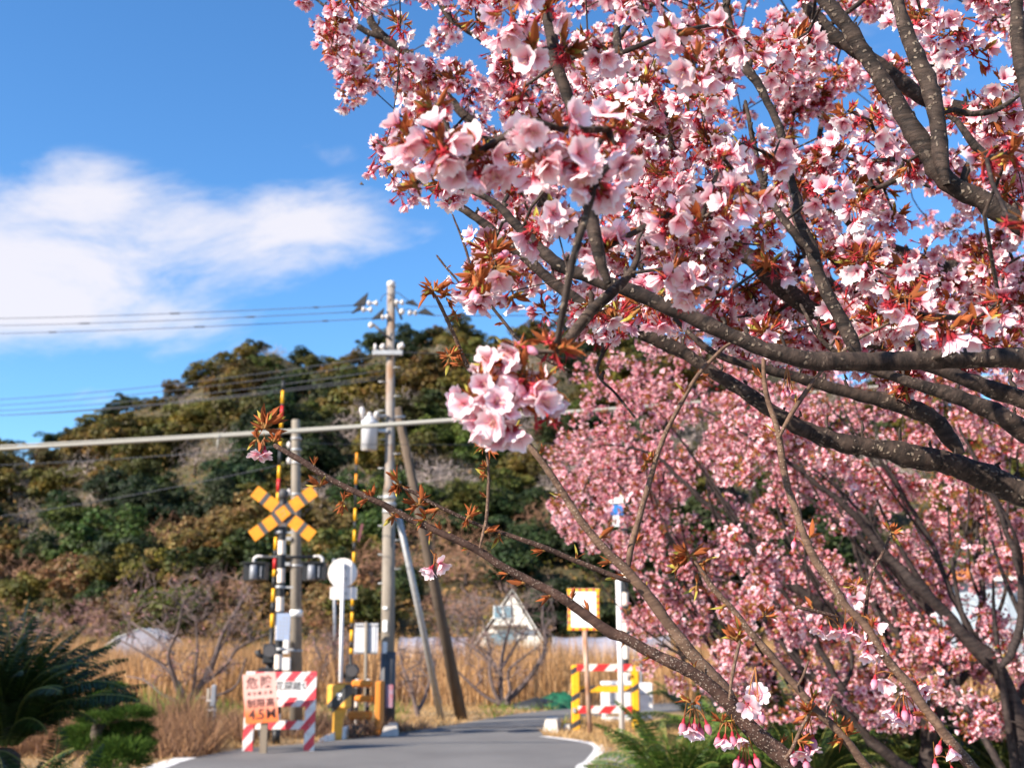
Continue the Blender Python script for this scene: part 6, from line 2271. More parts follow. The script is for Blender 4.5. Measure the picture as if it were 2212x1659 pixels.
# share the targets among the trees and give them depths round each trunk
own = np.zeros(len(tx), int)
u = RNG.random(520)[pk]
own = np.where(tx < 1560, np.where(u < .5, 0, np.where(u < .85, 1, 3)), np.where(tx < 1900, np.where(u < .25, 0, np.where(u < .6, 1, np.where(u < .85, 2, 3))), np.where(u < .4, 1, np.where(u < .85, 2, 3))))
dep = np.array([9.0, 7.6, 6.2, 12.6])[own] + np.abs(RNG.normal(size=520))[pk] * np.array([1.3, 1.2, 1.1, 1.5])[own] + RNG.normal(size=len(tx)) * .15
dep = np.clip(dep + .35, 5.4, 16)
for ti, (lab, bx, bd_, limbs) in enumerate(mid_trees):
    q = P(limbs[0][1][0], limbs[0][1][1], bd_)
    rt = thing('cherry_tree', (q.x, bd_, 0), lab, 'cherry tree', 'cherry trees in blossom along the road')
    off = (q.x, bd_, 0)
    sk = Skeleton()
    # foot of the trunk down to the ground
    l0 = limbs[0]
    w0 = l0[1][2]
    fpts = [(q.x, bd_, -.05, w0 * .62 * bd_ / F0), (q.x, bd_, .12, w0 * .54 * bd_ / F0), (q.x, bd_, max(q.z, .2), w0 * .5 * bd_ / F0)]
    v, f = tube_np(np.array([p[:3] for p in fpts]), np.array([p[3] for p in fpts]), 14, 3, .03)
    link('trunk', np_mesh('trunk', v - np.array(off), f, None, [M_FARB], True), rt)
    for l in limbs:
        s = np.array(limb_pts(l[1:], l[0]))
        s[:, 1] += np.linspace(0, RNG.uniform(-.8, .8), len(s))
    lns = traced(rt, off, limbs, bd_, M_FARB, sk, step=.05, wob=.02, rough=.05)
    # side branches sweeping up and to the left from the main limbs
    for s in lns:
        m = len(s)
        for fr_ in np.arange(.2, .92, .095):
            i_ = int(m * (fr_ + RNG.uniform(-.04, .04)))
            t0 = unit(s[min(i_ + 2, m - 1), :3] - s[max(i_ - 2, 0), :3])
            d_ = unit(t0 * .8 + np.array([RNG.uniform(-.55, .35), RNG.normal() * .35, RNG.uniform(.05, .75)]))
            Lb = RNG.uniform(.7, 1.7)
            r0 = max(.009, min(.62 * s[i_, 3], .030))
            w_ = RNG.normal(size=3) * .12
            ps = np.array([(*(s[i_, :3] + d_ * Lb * q_ + w_ * math.sin(q_ * 3.1) * Lb + np.array([0, 0, .12 * q_ * q_ * Lb])), r0 * (1 - .8 * q_)) for q_ in np.linspace(0, 1, 7)])
            px_, py_ = toP(ps[-1, :3])
            if not in_poly(px_, py_, MIDPOLY): continue
            ps = spline(ps, .06)
            v, f = tube_np(ps[:, :3], ps[:, 3], 6, i_, .05)
            link('branch', np_mesh('branch', v - np.array(off), f, None, [M_FARB], True), rt)
            sk.chain(ps[::2, :3], ps[::2, 3])
    ids = np.where(own == ti)[0]
    tg = PA(tx[ids], ty[ids], dep[ids])
    tips = sk.grow(tg, .16, .14)
    sk.thicken(.0040, 2.4, .6)
    link('twigs', sk.mesh('twigs', [M_FARB], off, (3, 5)), rt, kind='stuff')
    B = Bloom()
    A = np.asarray(sk.p); par = np.asarray(sk.par)
    for t_ in tips:
        c = A[t_]
        fpx = F0 / c[1]
        B.cluster(c, .075, int(RNG.integers(8, 15)), int(RNG.integers(4, 10)), 0, int(RNG.integers(7, 13)), .0200, .036, .25)
        # more along the last stretch of twig
        b_ = t_
        for h in range(int(RNG.integers(1, 4))):
            if par[b_] < 0 or sk.fixed[par[b_]]: break
            b_ = par[b_]
            B.cluster(A[b_], .06, int(RNG.integers(3, 8)), int(RNG.integers(1, 5)), 0, int(RNG.integers(3, 7)), .018, .033, .2)
    B.finish(rt, off, 300, 1)

# ------------------------------------------------------------------ the near cherry tree: its limbs reach in from the right
NB = (1.72, 2.0, 0.0)
nr = thing('cherry_tree', NB, 'nearest cherry tree whose thick limbs and large pink blossoms reach in from the right', 'cherry tree', 'cherry trees in blossom along the road')
tr_pts = spline([(1.72, 2.0, -.05, .17), (1.70, 2.0, .3, .145), (1.68, 1.98, .9, .13), (1.62, 1.95, 1.45, .125), (1.50, 1.92, 1.72, .11)], .04)
v, f = tube_np(tr_pts[:, :3], tr_pts[:, 3], 18, 5, .05)
link('trunk', np_mesh('trunk', v - np.array(NB), f, None, [M_BARK], True), nr)
jn = [(2900, 1330, 1.92), ]
L = [
    # D, then (x, y, width, optional depth)
    [1.55, (2560, 830, 96, 1.8), (2380, 790, 70, 1.65), (2212, 771, 55), (2100, 772, 53), (2000, 772, 53), (1850, 776, 50), (1760, 772, 50), (1640, 742, 42), (1520, 690, 38), (1400, 640, 40), (1290, 600, 38), (1210, 570, 33), (1130, 500, 27), (1085, 450, 22), (1040, 420, 18), (990, 405, 13), (955, 398, 8)],
    [2.1, (2560, 1210, 120, 1.95), (2380, 1120, 96, 2.0), (2212, 1058, 74), (2052, 989, 62), (1930, 966, 52), (1809, 949, 48), (1687, 900, 40), (1600, 845, 36), (1524, 799, 33), (1443, 750, 33), (1370, 715, 34), (1291, 678, 34), (1230, 640, 32), (1175, 597, 29), (1110, 540, 26), (1039, 481, 23), (960, 425, 18), (905, 385, 13), (860, 340, 9), (815, 304, 5)],
    [2.15, (2076, 982, 46), (2045, 945, 46), (2011, 907, 44), (1950, 876, 40), (1880, 860, 36), (1809, 843, 33), (1740, 820, 30), (1687, 806, 27), (1620, 790, 22), (1540, 760, 18), (1470, 700, 14), (1410, 630, 10), (1370, 560, 6)],
    [1.9, (2480, 1080, 80, 2.0), (2212, 928, 56), (2132, 884, 48), (2052, 852, 40), (1983, 832, 32), (1902, 806, 24), (1830, 780, 18), (1770, 730, 12), (1730, 660, 8)],
    [1.7, (2460, 950, 60, 1.9), (2300, 890, 52), (2212, 862, 46), (2120, 830, 42), (2052, 805, 36), (1985, 788, 30), (1930, 778, 22)],
    [1.6, (1855, 770, 50), (1838, 730, 46), (1810, 675, 38), (1789, 636, 36), (1765, 580, 36), (1752, 534, 38), (1735, 495, 34), (1719, 457, 30), (1728, 440, 28), (1712, 392, 25), (1697, 330, 23), (1685, 275, 22), (1660, 220, 24), (1636, 174, 26), (1615, 150, 28), (1600, 115, 26), (1586, 80, 22), (1570, 20, 18), (1560, -60, 14)],
    [1.55, (1752, 545, 26), (1725, 515, 24), (1695, 478, 23), (1668, 440, 21), (1645, 390, 19), (1632, 330, 17), (1620, 270, 13), (1610, 220, 9)],
    [1.6, (2540, 640, 84, 1.75), (2380, 570, 70), (2240, 512, 62), (2175, 475, 58), (2120, 440, 56), (2071, 415, 55), (2030, 385, 54), (1998, 330, 50), (1969, 290, 48), (1925, 217, 47), (1882, 145, 45), (1839, 72, 43), (1781, 0, 40), (1730, -70, 36)],
    [1.58, (2045, 400, 50), (2032, 340, 46), (2030, 290, 44), (2022, 240, 46), (2008, 188, 44), (1988, 140, 42), (1970, 101, 40), (1952, 50, 40), (1938, -5, 38), (1925, -70, 34)],
    [2.2, (2600, 300, 66, 2.0), (2400, 262, 56), (2212, 246, 48), (2140, 236, 44), (2071, 232, 43), (1984, 203, 43), (1940, 172, 41), (1897, 139, 40), (1810, 87, 38), (1752, 23, 34), (1700, -50, 30)],
    [1.5, (2330, 420, 54, 1.6), (2250, 290, 46), (2215, 170, 42), (2199, 87, 40), (2194, 0, 38), (2190, -80, 34)],
    [1.65, (2010, 405, 18), (1975, 392, 17), (1943, 386, 16), (1912, 400, 15), (1882, 409, 14), (1827, 412, 9)],
    [1.62, (2035, 245, 20), (2060, 238, 20), (2090, 246, 19), (2144, 240, 17), (2180, 222, 13), (2204, 205, 8)],
    [1.45, (2045, 250, 22), (2066, 262, 22), (2086, 290, 21), (2105, 315, 21), (2130, 335, 16), (2145, 352, 8)],
    [1.6, (2080, 412, 26), (2082, 380, 25), (2095, 352, 22), (2108, 338, 16)],
    [1.2, (1315, 612, 42), (1300, 575, 40), (1290, 530, 38), (1279, 481, 37), (1270, 435, 35), (1261, 392, 33), (1252, 345, 29), (1247, 304, 28), (1240, 260, 32), (1232, 232, 34), (1217, 185, 35), (1203, 139, 36), (1190, 70, 36), (1180, 0, 36), (1170, -70, 33)],
    [2.5, (1905, 745, 50), (1850, 715, 50), (1790, 690, 48), (1735, 655, 46), (1680, 610, 46), (1630, 565, 45), (1580, 520, 44), (1540, 472, 44), (1508, 429, 43), (1480, 400, 44), (1450, 377, 44), (1420, 364, 38), (1392, 357, 30), (1360, 348, 23), (1328, 342, 18), (1280, 320, 12), (1220, 300, 7)],
    [2.5, (1475, 400, 40), (1458, 365, 38), (1442, 318, 37), (1425, 270, 36), (1408, 235, 33), (1390, 203, 30), (1365, 165, 27), (1340, 124, 23), (1332, 60, 17), (1345, 0, 13), (1350, -50, 9)],
    [2.45, (1425, 263, 17), (1440, 245, 16), (1456, 220, 14), (1468, 195, 13), (1477, 168, 10), (1500, 120, 7)],
    [2.9, (1420, 680, 36), (1350, 580, 34), (1290, 520, 33), (1235, 475, 32), (1180, 430, 31), (1100, 340, 29), (1050, 290, 27), (1010, 247, 27), (975, 210, 26), (944, 174, 25), (905, 140, 25), (870, 108, 25), (852, 96, 24), (825, 76, 25), (805, 55, 24), (797, 30, 22), (788, 0, 19), (780, -50, 16)],
    [2.9, (835, 84, 20), (800, 72, 19), (770, 56, 18), (740, 42, 14), (717, 29, 11), (690, 5, 8), (660, -15, 5)],
    [2.7, (1400, 500, 22), (1300, 420, 20), (1220, 330, 18), (1150, 230, 18), (1090, 135, 18), (1061, 104, 17), (1010, 68, 14), (972, 42, 12), (945, 0, 11), (930, -40, 9)],
    [2.6, (1500, 560, 30), (1440, 500, 28), (1380, 430, 25), (1330, 380, 22), (1290, 300, 19), (1300, 200, 16), (1330, 100, 13), (1380, 30, 16), (1450, -10, 15)],
    [3.2, (1850, 690, 44), (1780, 600, 40), (1720, 500, 36), (1640, 420, 32), (1560, 340, 28), (1520, 240, 24), (1490, 130, 19), (1440, 40, 14), (1400, -30, 10)],
    [3.0, (2300, 640, 50), (2180, 600, 44), (2080, 590, 40), (1960, 560, 34), (1860, 510, 28), (1800, 430, 22), (1770, 330, 17), (1780, 230, 12)],
    [1.35, (1390, 500, 10), (1378, 520, 14), (1380, 550, 18), (1362, 590, 22), (1325, 628, 30), (1280, 670, 34), (1250, 705, 34), (1228, 735, 30)],
    [1.3, (1230, 600, 18), (1240, 550, 16), (1250, 530, 14)],
    [2.7, (1010, 247, 10), (960, 290, 8), (900, 262, 8), (860, 250, 6)],
    [2.2, (1430, 745, 14), (1340, 720, 12), (1290, 800, 9), (1330, 850, 7), (1370, 900, 5)],
]
bark_for = [M_BARK] * len(L)
sk = Skeleton()
sk.chain(tr_pts[:, :3], tr_pts[:, 3])
lines = traced(nr, NB, L, 2.0, bark_for, sk, step=.012, wob=.004, rough=.045)
# short knobbly fruiting spurs all along the limbs, many with a leaf bud at the end
spv, spf, spn = [], [], 0
for s in lines:
    m = len(s)
    i_ = int(RNG.integers(4, 10))
    while i_ < m - 3:
        d_ = unit(np.cross(s[i_ + 1, :3] - s[i_ - 1, :3], RNG.normal(size=3)) + np.array([0, 0, .25]))
        Lb = RNG.uniform(.006, .03) + s[i_, 3]
        r0 = RNG.uniform(.0022, .0042)
        nq = 6
        ps = np.array([s[i_, :3] + d_ * Lb * q_ + RNG.normal(size=3) * .002 for q_ in np.linspace(0, 1, nq)])
        rr = r0 * np.array([1.5, 1.1, 1.25, .95, 1.2, .6])
        v, f = tube_np(ps, rr, 6)
        spv.append(v); spf.append(f + spn); spn += len(v)
        i_ += int(RNG.integers(3, 9))
link('spurs', np_mesh('spurs', np.concatenate(spv) - np.array(NB), np.concatenate(spf), None, [M_BARK], True), nr, kind='stuff')
# joints from the trunk top to the limbs that leave the picture on the right
for li in (0, 1, 3, 4, 7, 9, 10, 23, 24):
    s = lines[li]
    if li in (23,): continue
    a = s[0]
    b = tr_pts[-1 if a[2] > 1.7 else -6]
    mid = (np.array(a[:3]) + np.array(b[:3])) / 2 + np.array([.06, .03, -.04])
    q = spline([(*b[:3], max(a[3] * 1.25, .03)), (*mid, a[3] * 1.12), (*a[:3], a[3])], .03)
    v, f = tube_np(q[:, :3], q[:, 3], 14, li, .05)
    link('branch', np_mesh('branch', v - np.array(NB), f, None, [M_BARK], True), nr)

NEARPOLY = [(600, -90), (612, 5), (640, 35), (690, 70), (735, 130), (738, 240), (748, 310), (800, 362), (870, 430), (905, 470), (935, 430), (1000, 430), (1060, 520), (1010, 600), (1060, 660), (1140, 690), (1250, 720), (1380, 700), (1500, 720), (1650, 770), (1850, 820), (2260, 820), (2360, 300), (2360, -90)]
NN = 760
ncl_ = 270
ccx = RNG.uniform(590, 2360, ncl_); ccy = RNG.uniform(-90, 820, ncl_)
pk = RNG.integers(ncl_, size=NN * 4)
ccd = np.clip(1.75 + RNG.gamma(2.0, .62, ncl_), 1.75, 5.2)
ccd = np.where(ccx < 1000, np.clip(2.8 + RNG.normal(size=ncl_) * .28, 2.2, 3.6), ccd)
spr = .062 * F0 / ccd[pk]
cx_ = ccx[pk] + RNG.normal(size=NN * 4) * spr; cy_ = ccy[pk] + RNG.normal(size=NN * 4) * spr * .8
loose = RNG.random(NN * 4) < .15
cx_ = np.where(loose, RNG.uniform(590, 2360, NN * 4), cx_); cy_ = np.where(loose, RNG.uniform(-90, 820, NN * 4), cy_)
cdd = ccd[pk] + RNG.normal(size=NN * 4) * .08
# holes where the sky shows between the boughs
holes = [(885, 30, 60, 45), (850, 180, 28, 20), (1265, 45, 40, 40), (1440, 60, 45, 45), (1060, 190, 30, 26), (1440, 150, 30, 55), (1830, 60, 60, 60), (2070, 60, 55, 90), (2140, 140, 60, 55), (1990, 250, 35, 40), (1640, 190, 40, 45), (1640, 240, 30, 30), (1770, 290, 45, 40), (2080, 330, 30, 60), (2050, 560, 45, 40), (2120, 480, 40, 30), (1850, 480, 30, 25), (1150, 440, 36, 22), (1220, 660, 30, 14), (1100, 640, 45, 25), (960, 560, 60, 60), (1500, 335, 30, 25), (1570, 300, 26, 26), (1680, 640, 40, 30), (1930, 60, 40, 40), (2010, 470, 40, 26), (2200, 320, 30, 40), (1000, 440, 34, 14)]
ok_ = in_poly(cx_, cy_, NEARPOLY)
for hx, hy, ax, ay in holes: ok_ &= ((cx_ - hx) / ax) ** 2 + ((cy_ - hy) / ay) ** 2 > 1
# thinner towards the clustered upper edge
cx_, cy_, cd = cx_[ok_][:NN], cy_[ok_][:NN], np.clip(cdd[ok_][:NN], 1.7, 5.3)
ex_ = RNG.uniform(1260, 2230, 95); ey_ = RNG.uniform(590, 775, 95)
ke = in_poly(ex_, ey_, NEARPOLY)
cx_, cy_, cd = np.concatenate([cx_, ex_[ke]]), np.concatenate([cy_, ey_[ke]]), np.concatenate([cd, RNG.uniform(2.4, 4.2, ke.sum())])
tg = PA(cx_, cy_, cd)
# big clusters close to the lens: sketch x, y, depth, radius in sketch units, flowers, spent, buds, leaves
NEARC = [(880, 300, 1.02, 46, 4, 0, 0, 2), (950, 320, 1.0, 55, 6, 1, 0, 3), (1035, 345, 1.02, 60, 6, 2, 0, 2), (985, 380, 1.03, 36, 2, 0, 0, 1), (940, 235, 1.05, 40, 0, 2, 0, 4), (900, 405, 1.1, 26, 0, 0, 0, 2),
         (1150, 270, 1.0, 60, 5, 0, 0, 1), (1215, 290, 1.02, 50, 3, 1, 0, 1), (1160, 340, 1.0, 60, 5, 1, 0, 1), (1240, 340, 1.0, 52, 4, 2, 0, 1), (1315, 290, 1.05, 58, 4, 3, 0, 2), (1290, 395, 1.02, 56, 5, 1, 0, 1), (1330, 350, 1.05, 40, 2, 1, 0, 1),
         (1100, 30, 1.1, 66, 8, 1, 0, 1), (1180, 20, 1.15, 40, 3, 1, 0, 1), (1150, 120, 1.12, 46, 3, 2, 0, 1), (1220, 110, 1.15, 40, 0, 5, 0, 2), (1130, 200, 1.2, 34, 0, 4, 0, 0), (1300, 110, 1.2, 44, 3, 2, 0, 1), (1330, 130, 1.2, 30, 2, 1, 0, 0),
         (1455, 80, 1.2, 56, 6, 1, 0, 1), (1500, 150, 1.2, 50, 4, 1, 0, 2), (1560, 60, 1.25, 46, 3, 3, 0, 1), (1625, 110, 1.3, 36, 3, 1, 0, 1),
         (1450, 470, 1.22, 46, 4, 3, 0, 1), (1515, 485, 1.22, 44, 4, 3, 0, 1), (1575, 440, 1.2, 52, 6, 1, 0, 1), (1620, 420, 1.25, 40, 3, 1, 0, 1), (1560, 350, 1.25, 40, 3, 3, 0, 1), (1610, 320, 1.3, 44, 4, 1, 0, 1),
         (1440, 590, 1.3, 44, 5, 1, 0, 2), (1500, 615, 1.3, 44, 6, 0, 0, 1), (1560, 650, 1.32, 34, 0, 4, 0, 1), (1490, 655, 1.35, 30, 0, 4, 0, 0), (1310, 545, 1.25, 46, 5, 0, 0, 1), (1195, 470, 1.3, 44, 5, 2, 0, 1), (1160, 500, 1.35, 36, 3, 2, 0, 2),
         (1030, 620, 1.3, 36, 3, 0, 2, 2), (1070, 580, 1.32, 36, 1, 0, 3, 3), (1105, 640, 1.34, 30, 2, 0, 1, 2), (1060, 550, 1.35, 30, 1, 1, 2, 3), (1040, 648, 1.3, 20, 1, 0, 1, 1),
         (1040, 850, 1.22, 46, 5, 1, 0, 3), (1050, 900, 1.2, 50, 7, 0, 0, 1), (1090, 930, 1.2, 40, 5, 0, 0, 1), (1130, 830, 1.2, 52, 5, 1, 1, 4), (1170, 860, 1.22, 44, 5, 0, 0, 2), (1200, 770, 1.22, 44, 0, 6, 0, 5), (1180, 915, 1.24, 36, 1, 5, 0, 1), (1110, 770, 1.22, 34, 1, 1, 3, 4), (1060, 800, 1.2, 30, 3, 2, 0, 3), (1020, 880, 1.2, 30, 4, 0, 0, 0),
         (1950, 650, 1.35, 40, 4, 4, 0, 1), (1985, 690, 1.35, 30, 3, 3, 0, 1), (2040, 715, 1.35, 36, 3, 4, 0, 0), (2110, 700, 1.4, 40, 2, 5, 0, 2), (2160, 660, 1.4, 40, 3, 4, 0, 2), (2200, 480, 1.02, 40, 2, 3, 0, 1), (2130, 350, 1.2, 40, 1, 5, 0, 1), (2180, 340, 1.25, 36, 1, 4, 0, 2), (1670, 350, 1.3, 44, 3, 3, 0, 1), (1660, 580, 1.35, 40, 2, 3, 0, 5), (2060, 60, 1.7, 66, 10, 4, 1, 1), (1990, 40, 1.7, 50, 7, 2, 0, 1), (2110, 120, 1.75, 46, 2, 7, 0, 2), (1690, 300, 1.35, 36, 3, 1, 0, 0), (1880, 270, 1.5, 46, 4, 3, 1, 1), (1830, 250, 1.5, 40, 3, 1, 1, 3), (1900, 330, 1.55, 50, 6, 2, 0, 1), (1780, 420, 1.5, 46, 4, 4, 0, 1), (1850, 440, 1.6, 50, 7, 2, 0, 1), (1960, 360, 1.6, 40, 3, 3, 0, 1)]
def nearD(x, y, D):
    return 1.06 if x < 1260 and y > 740 else D


nearpts = [np.array(P(a[0], a[1] - 10, nearD(*a[:3]))) for a in NEARC]
tg = np.concatenate([tg, np.array(nearpts)])
tips = sk.grow(tg, .06, .16)
sk.thicken(.0028, 2.4, .5)
sk.r = [r_ if fx_ else min(r_, .0115) for r_, fx_ in zip(sk.r, sk.fixed)]
link('twigs', sk.mesh('twigs', [M_BARK], NB, (4, 6), .004), nr, kind='stuff')
B = Bloom()
A = np.asarray(sk.p); par = np.asarray(sk.par)
ncl = 0
for t_ in tips[:]:
    if min((np.linalg.norm(A[t_] - q_) for q_ in nearpts), default=9) < 1e-6: continue
    big = RNG.random()
    B.cluster(A[t_], RNG.uniform(.036, .058), int(RNG.integers(6, 16)), int(RNG.integers(4, 11)), int(RNG.integers(0, 4)), int(RNG.integers(4, 10)), .0182, .028, .3)
    b_ = par[par[t_]] if par[t_] >= 0 else -1
    if b_ >= 0 and not sk.fixed[b_] and big < .55:
        B.cluster(A[b_], .042, int(RNG.integers(3, 9)), int(RNG.integers(3, 9)), int(RNG.integers(0, 3)), int(RNG.integers(3, 8)), .0178, .027, .3)
for x, y, D, rp, nf, nsp, nbd, nlf in NEARC:
    D = nearD(x, y, D)
    low_ = x < 1260 and y > 740
    c = np.array(P(x, y - (14 if low_ else 0), D))
    B.cluster(c, rp * D / F0 * .92, int(nf * 1.5) if low_ or D <= 1.06 else nf, nsp, nbd, int(nlf * 1.6 + 1), .0160 if low_ else .0182, .025 if D > 1.1 else .019, .45)
B.finish(nr, NB, 300, 2)

# ------------------------------------------------------------------ the young cherry with long bare shoots
YB = (0.62, 1.95, 0.0)
yr = thing('young_cherry', YB, 'young cherry with long nearly bare shoots rising from the bottom right', 'cherry sapling')
YL = [
    [1.8, (1810, 1760, 60), (1768, 1700, 54), (1726, 1659, 48), (1679, 1620, 44), (1629, 1577, 41), (1582, 1522, 36), (1535, 1479, 32), (1484, 1444, 30), (1425, 1416, 28), (1347, 1374, 25), (1325, 1367, 25), (1270, 1328, 24), (1209, 1285, 22), (1140, 1250, 21), (1079, 1218, 20), (1029, 1184, 19), (951, 1148, 18), (885, 1119, 17), (821, 1085, 16), (755, 1056, 15), (703, 1028, 14), (664, 1002, 14), (625, 980, 13), (594, 962, 12)],
    [1.82, (1590, 1520, 34), (1555, 1478, 32), (1520, 1440, 31), (1480, 1394, 30), (1444, 1347, 30), (1401, 1286, 28), (1358, 1234, 26), (1308, 1184, 22), (1256, 1121, 20), (1204, 1040, 18), (1155, 974, 16), (1117, 932, 15), (1075, 880, 13, 1.75), (1040, 830, 12, 1.7), (1012, 794, 12, 1.68), (990, 745, 11, 1.66), (975, 710, 11, 1.65), (962, 682, 10, 1.64), (952, 661, 10, 1.63), (940, 638, 8, 1.62)],
    [1.8, (1362, 1256, 14), (1330, 1246, 14), (1267, 1221, 13), (1178, 1184, 12), (1096, 1155, 11), (1042, 1137, 10), (990, 1114, 10), (925, 1083, 9), (890, 1062, 8), (867, 1054, 7)],
    [1.79, (1036, 1184, 10), (1044, 1150, 9), (1050, 1128, 9), (1055, 1047, 8), (1053, 990, 7), (1050, 965, 6)],
    [1.84, (1356, 1236, 20), (1360, 1205, 18), (1366, 1170, 17), (1387, 1098, 15), (1404, 1040, 14), (1421, 981, 13), (1444, 926, 12), (1476, 866, 11), (1508, 810, 10), (1540, 775, 10), (1565, 750, 8), (1590, 735, 6)],
    [1.9, (1960, 1760, 30), (1920, 1710, 26), (1875, 1659, 23), (1817, 1585, 20), (1762, 1530, 19), (1718, 1479, 18), (1660, 1409, 17), (1621, 1365, 16), (1582, 1315, 15), (1542, 1272, 15), (1515, 1233, 13), (1500, 1215, 11)],
    [1.85, (2180, 1760, 40), (2140, 1710, 35), (2098, 1659, 30), (2051, 1600, 26), (1993, 1526, 24), (1957, 1475, 23), (1906, 1412, 21), (1867, 1350, 20), (1828, 1311, 19), (1789, 1249, 18), (1758, 1206, 19), (1734, 1150, 19), (1717, 1098, 18), (1700, 1055, 18), (1688, 1000, 18), (1682, 944, 17), (1672, 905, 15), (1659, 866, 14), (1650, 815, 12), (1650, 770, 11), (1652, 713, 9)],
    [1.84, (1683, 945, 13), (1690, 930, 12), (1715, 885, 11), (1740, 847, 11), (1776, 799, 10), (1815, 765, 10), (1853, 733, 9), (1890, 714, 9), (1922, 697, 8)],
    [1.86, (1868, 1352, 12), (1872, 1303, 10), (1876, 1265, 9), (1886, 1230, 8), (1903, 1202, 8), (1915, 1178, 7), (1925, 1152, 6)],
    [1.78, (1575, 1512, 11), (1580, 1470, 10), (1586, 1436, 9), (1592, 1410, 9), (1598, 1386, 8)],
    [1.86, (1728, 1495, 9), (1724, 1480, 9), (1735, 1460, 8), (1745, 1430, 6)],
    [1.88, (1785, 1548, 9), (1790, 1525, 8), (1800, 1500, 6)],
    [1.78, (1695, 1640, 12), (1712, 1615, 10), (1727, 1580, 9), (1740, 1556, 8), (1748, 1540, 6)],
    [1.84, (1812, 1332, 10), (1770, 1322, 9), (1723, 1311, 8)],
    [2.1, (1021, 610, 8), (1012, 560, 7), (1004, 533, 7), (994, 505, 6), (984, 481, 5), (978, 465, 4)],
    [2.1, (1000, 625, 7), (985, 602, 6), (965, 580, 6), (944, 553, 5)],
    [2.0, (1230, 800, 12), (1160, 765, 11), (1122, 736, 10), (1090, 697, 9), (1059, 658, 8), (1052, 640, 5)],
]
ybark = [M_TWIGB, M_PALEB, M_TWIGB, M_PALEB, M_PALEB, M_PALEB, M_PALEB, M_PALEB, M_TWIGB, M_PALEB, M_PALEB, M_PALEB, M_PALEB, M_TWIGB, M_TWIGB, M_TWIGB, M_BARK]
yl = traced(yr, YB, YL, 1.8, ybark, None, name='shoot', step=.010, wob=.0025, rough=.04)
# stool of the young tree: short stem and the feet of the three long shoots
for li, rr in ((0, .026), (5, .016), (6, .02)):
    a = yl[li][0]
    q = spline([(YB[0] + .02 * li, YB[1] + .01 * li, -.03, .04), (YB[0] + .02 * li, YB[1], .5, .034), (a[0] * .35 + YB[0] * .65, (a[1] + YB[1]) / 2, a[2] * .7, rr * 1.1), (a[0], a[1], a[2], a[3])], .04)
    v, f = tube_np(q[:, :3], q[:, 3], 10, li, .05)
    link('stem', np_mesh('stem', v - np.array(YB), f, None, [M_TWIGB], True), yr)
BY = Bloom()


def sprig(x, y, D, n, rad, size):
    """A bunch of young leaves at a shoot tip or node."""
    c = np.array(P(x, y, D))
    for _ in range(int(n * 1.6 + 1)):
        o = unit(np.array([RNG.normal(), RNG.normal() * .6, RNG.normal() + .4]))
        p = c + o * rad * D / F0 * RNG.uniform(.0, .6)
        link('leaf_sprig', LF_M[RNG.integers(4)], yr, tuple(p - np.array(YB)), quat_z(o), float(size * D / F0 * RNG.uniform(.5, 1.05)))


# leaf sprigs along the shoots
for li, s in enumerate(yl):
    m = len(s)
    gap = {0: 5, 1: 5, 2: 4, 3: 4, 4: 8, 5: 11, 6: 11, 7: 7}.get(li, 7)
    i = int(RNG.integers(2, gap))
    if li in (14, 15):
        gap = 3
    while i < m - 2:
        px, py = toP(s[i, :3])
        if py < 1680:
            t = unit(s[i + 1, :3] - s[i - 1, :3])
            side = unit(np.cross(t, [0, 1, 0])) * (1 if RNG.random() < .5 else -1)
            d = unit(side + t * RNG.uniform(.2, .9) + RNG.normal(size=3) * .3 + np.array([0, 0, .2]))
            p = s[i, :3] + side * s[i, 3] * .8
            thick = s[i, 3] > .0085
            sz = RNG.uniform(13, 26) if thick else RNG.uniform(20, 40)
            if li in (14, 15): sz = RNG.uniform(7, 12)
            link('leaf_sprig', LF_M[RNG.integers(4)], yr, tuple(p - np.array(YB)), quat_z(d), float(sz * s[i, 1] / F0))
        i += int(RNG.integers(gap // 2 + 1, gap * 2))
for x, y, D, n, rad, sz in ((572, 925, 1.8, 5, 26, 44), (556, 948, 1.8, 3, 16, 34), (590, 955, 1.8, 3, 14, 28), (935, 628, 1.62, 5, 22, 42), (962, 640, 1.62, 3, 16, 30), (985, 680, 1.64, 3, 14, 30), (970, 770, 1.66, 5, 18, 36), (1000, 790, 1.68, 4, 16, 34), (862, 1046, 1.8, 5, 16, 40), (905, 1090, 1.8, 3, 14, 36), (918, 1120, 1.8, 3, 10, 30),
                            (1048, 962, 1.79, 5, 18, 38), (1050, 1010, 1.79, 3, 10, 26), (1010, 1118, 1.79, 3, 14, 32), (690, 1050, 1.8, 3, 14, 30), (742, 1085, 1.8, 3, 12, 32), (800, 1075, 1.8, 3, 10, 30), (850, 1115, 1.8, 3, 12, 30), (1490, 1200, 1.9, 5, 24, 42), (1465, 1225, 1.9, 4, 16, 38), (1520, 1215, 1.9, 3, 14, 34), (1505, 1265, 1.9, 2, 10, 30),
                            (1590, 1380, 1.78, 4, 16, 36), (1655, 710, 1.85, 4, 12, 30), (1925, 692, 1.84, 4, 14, 26), (1925, 1150, 1.86, 4, 18, 28), (1748, 1540, 1.78, 4, 14, 34), (1812, 1570, 1.9, 4, 14, 34), (1830, 1590, 1.9, 3, 16, 36), (1600, 1370, 1.8, 3, 14, 34), (1495, 1520, 1.78, 4, 18, 28), (1560, 1560, 1.78, 3, 14, 26), (1850, 1265, 1.85, 3, 14, 24), (1505, 815, 1.86, 3, 14, 26), (1395, 1000, 1.84, 3, 12, 30), (950, 1155, 1.8, 2, 8, 26), (1650, 1330, 1.9, 3, 14, 30)):
    sprig(x, y, D, n, rad, sz)


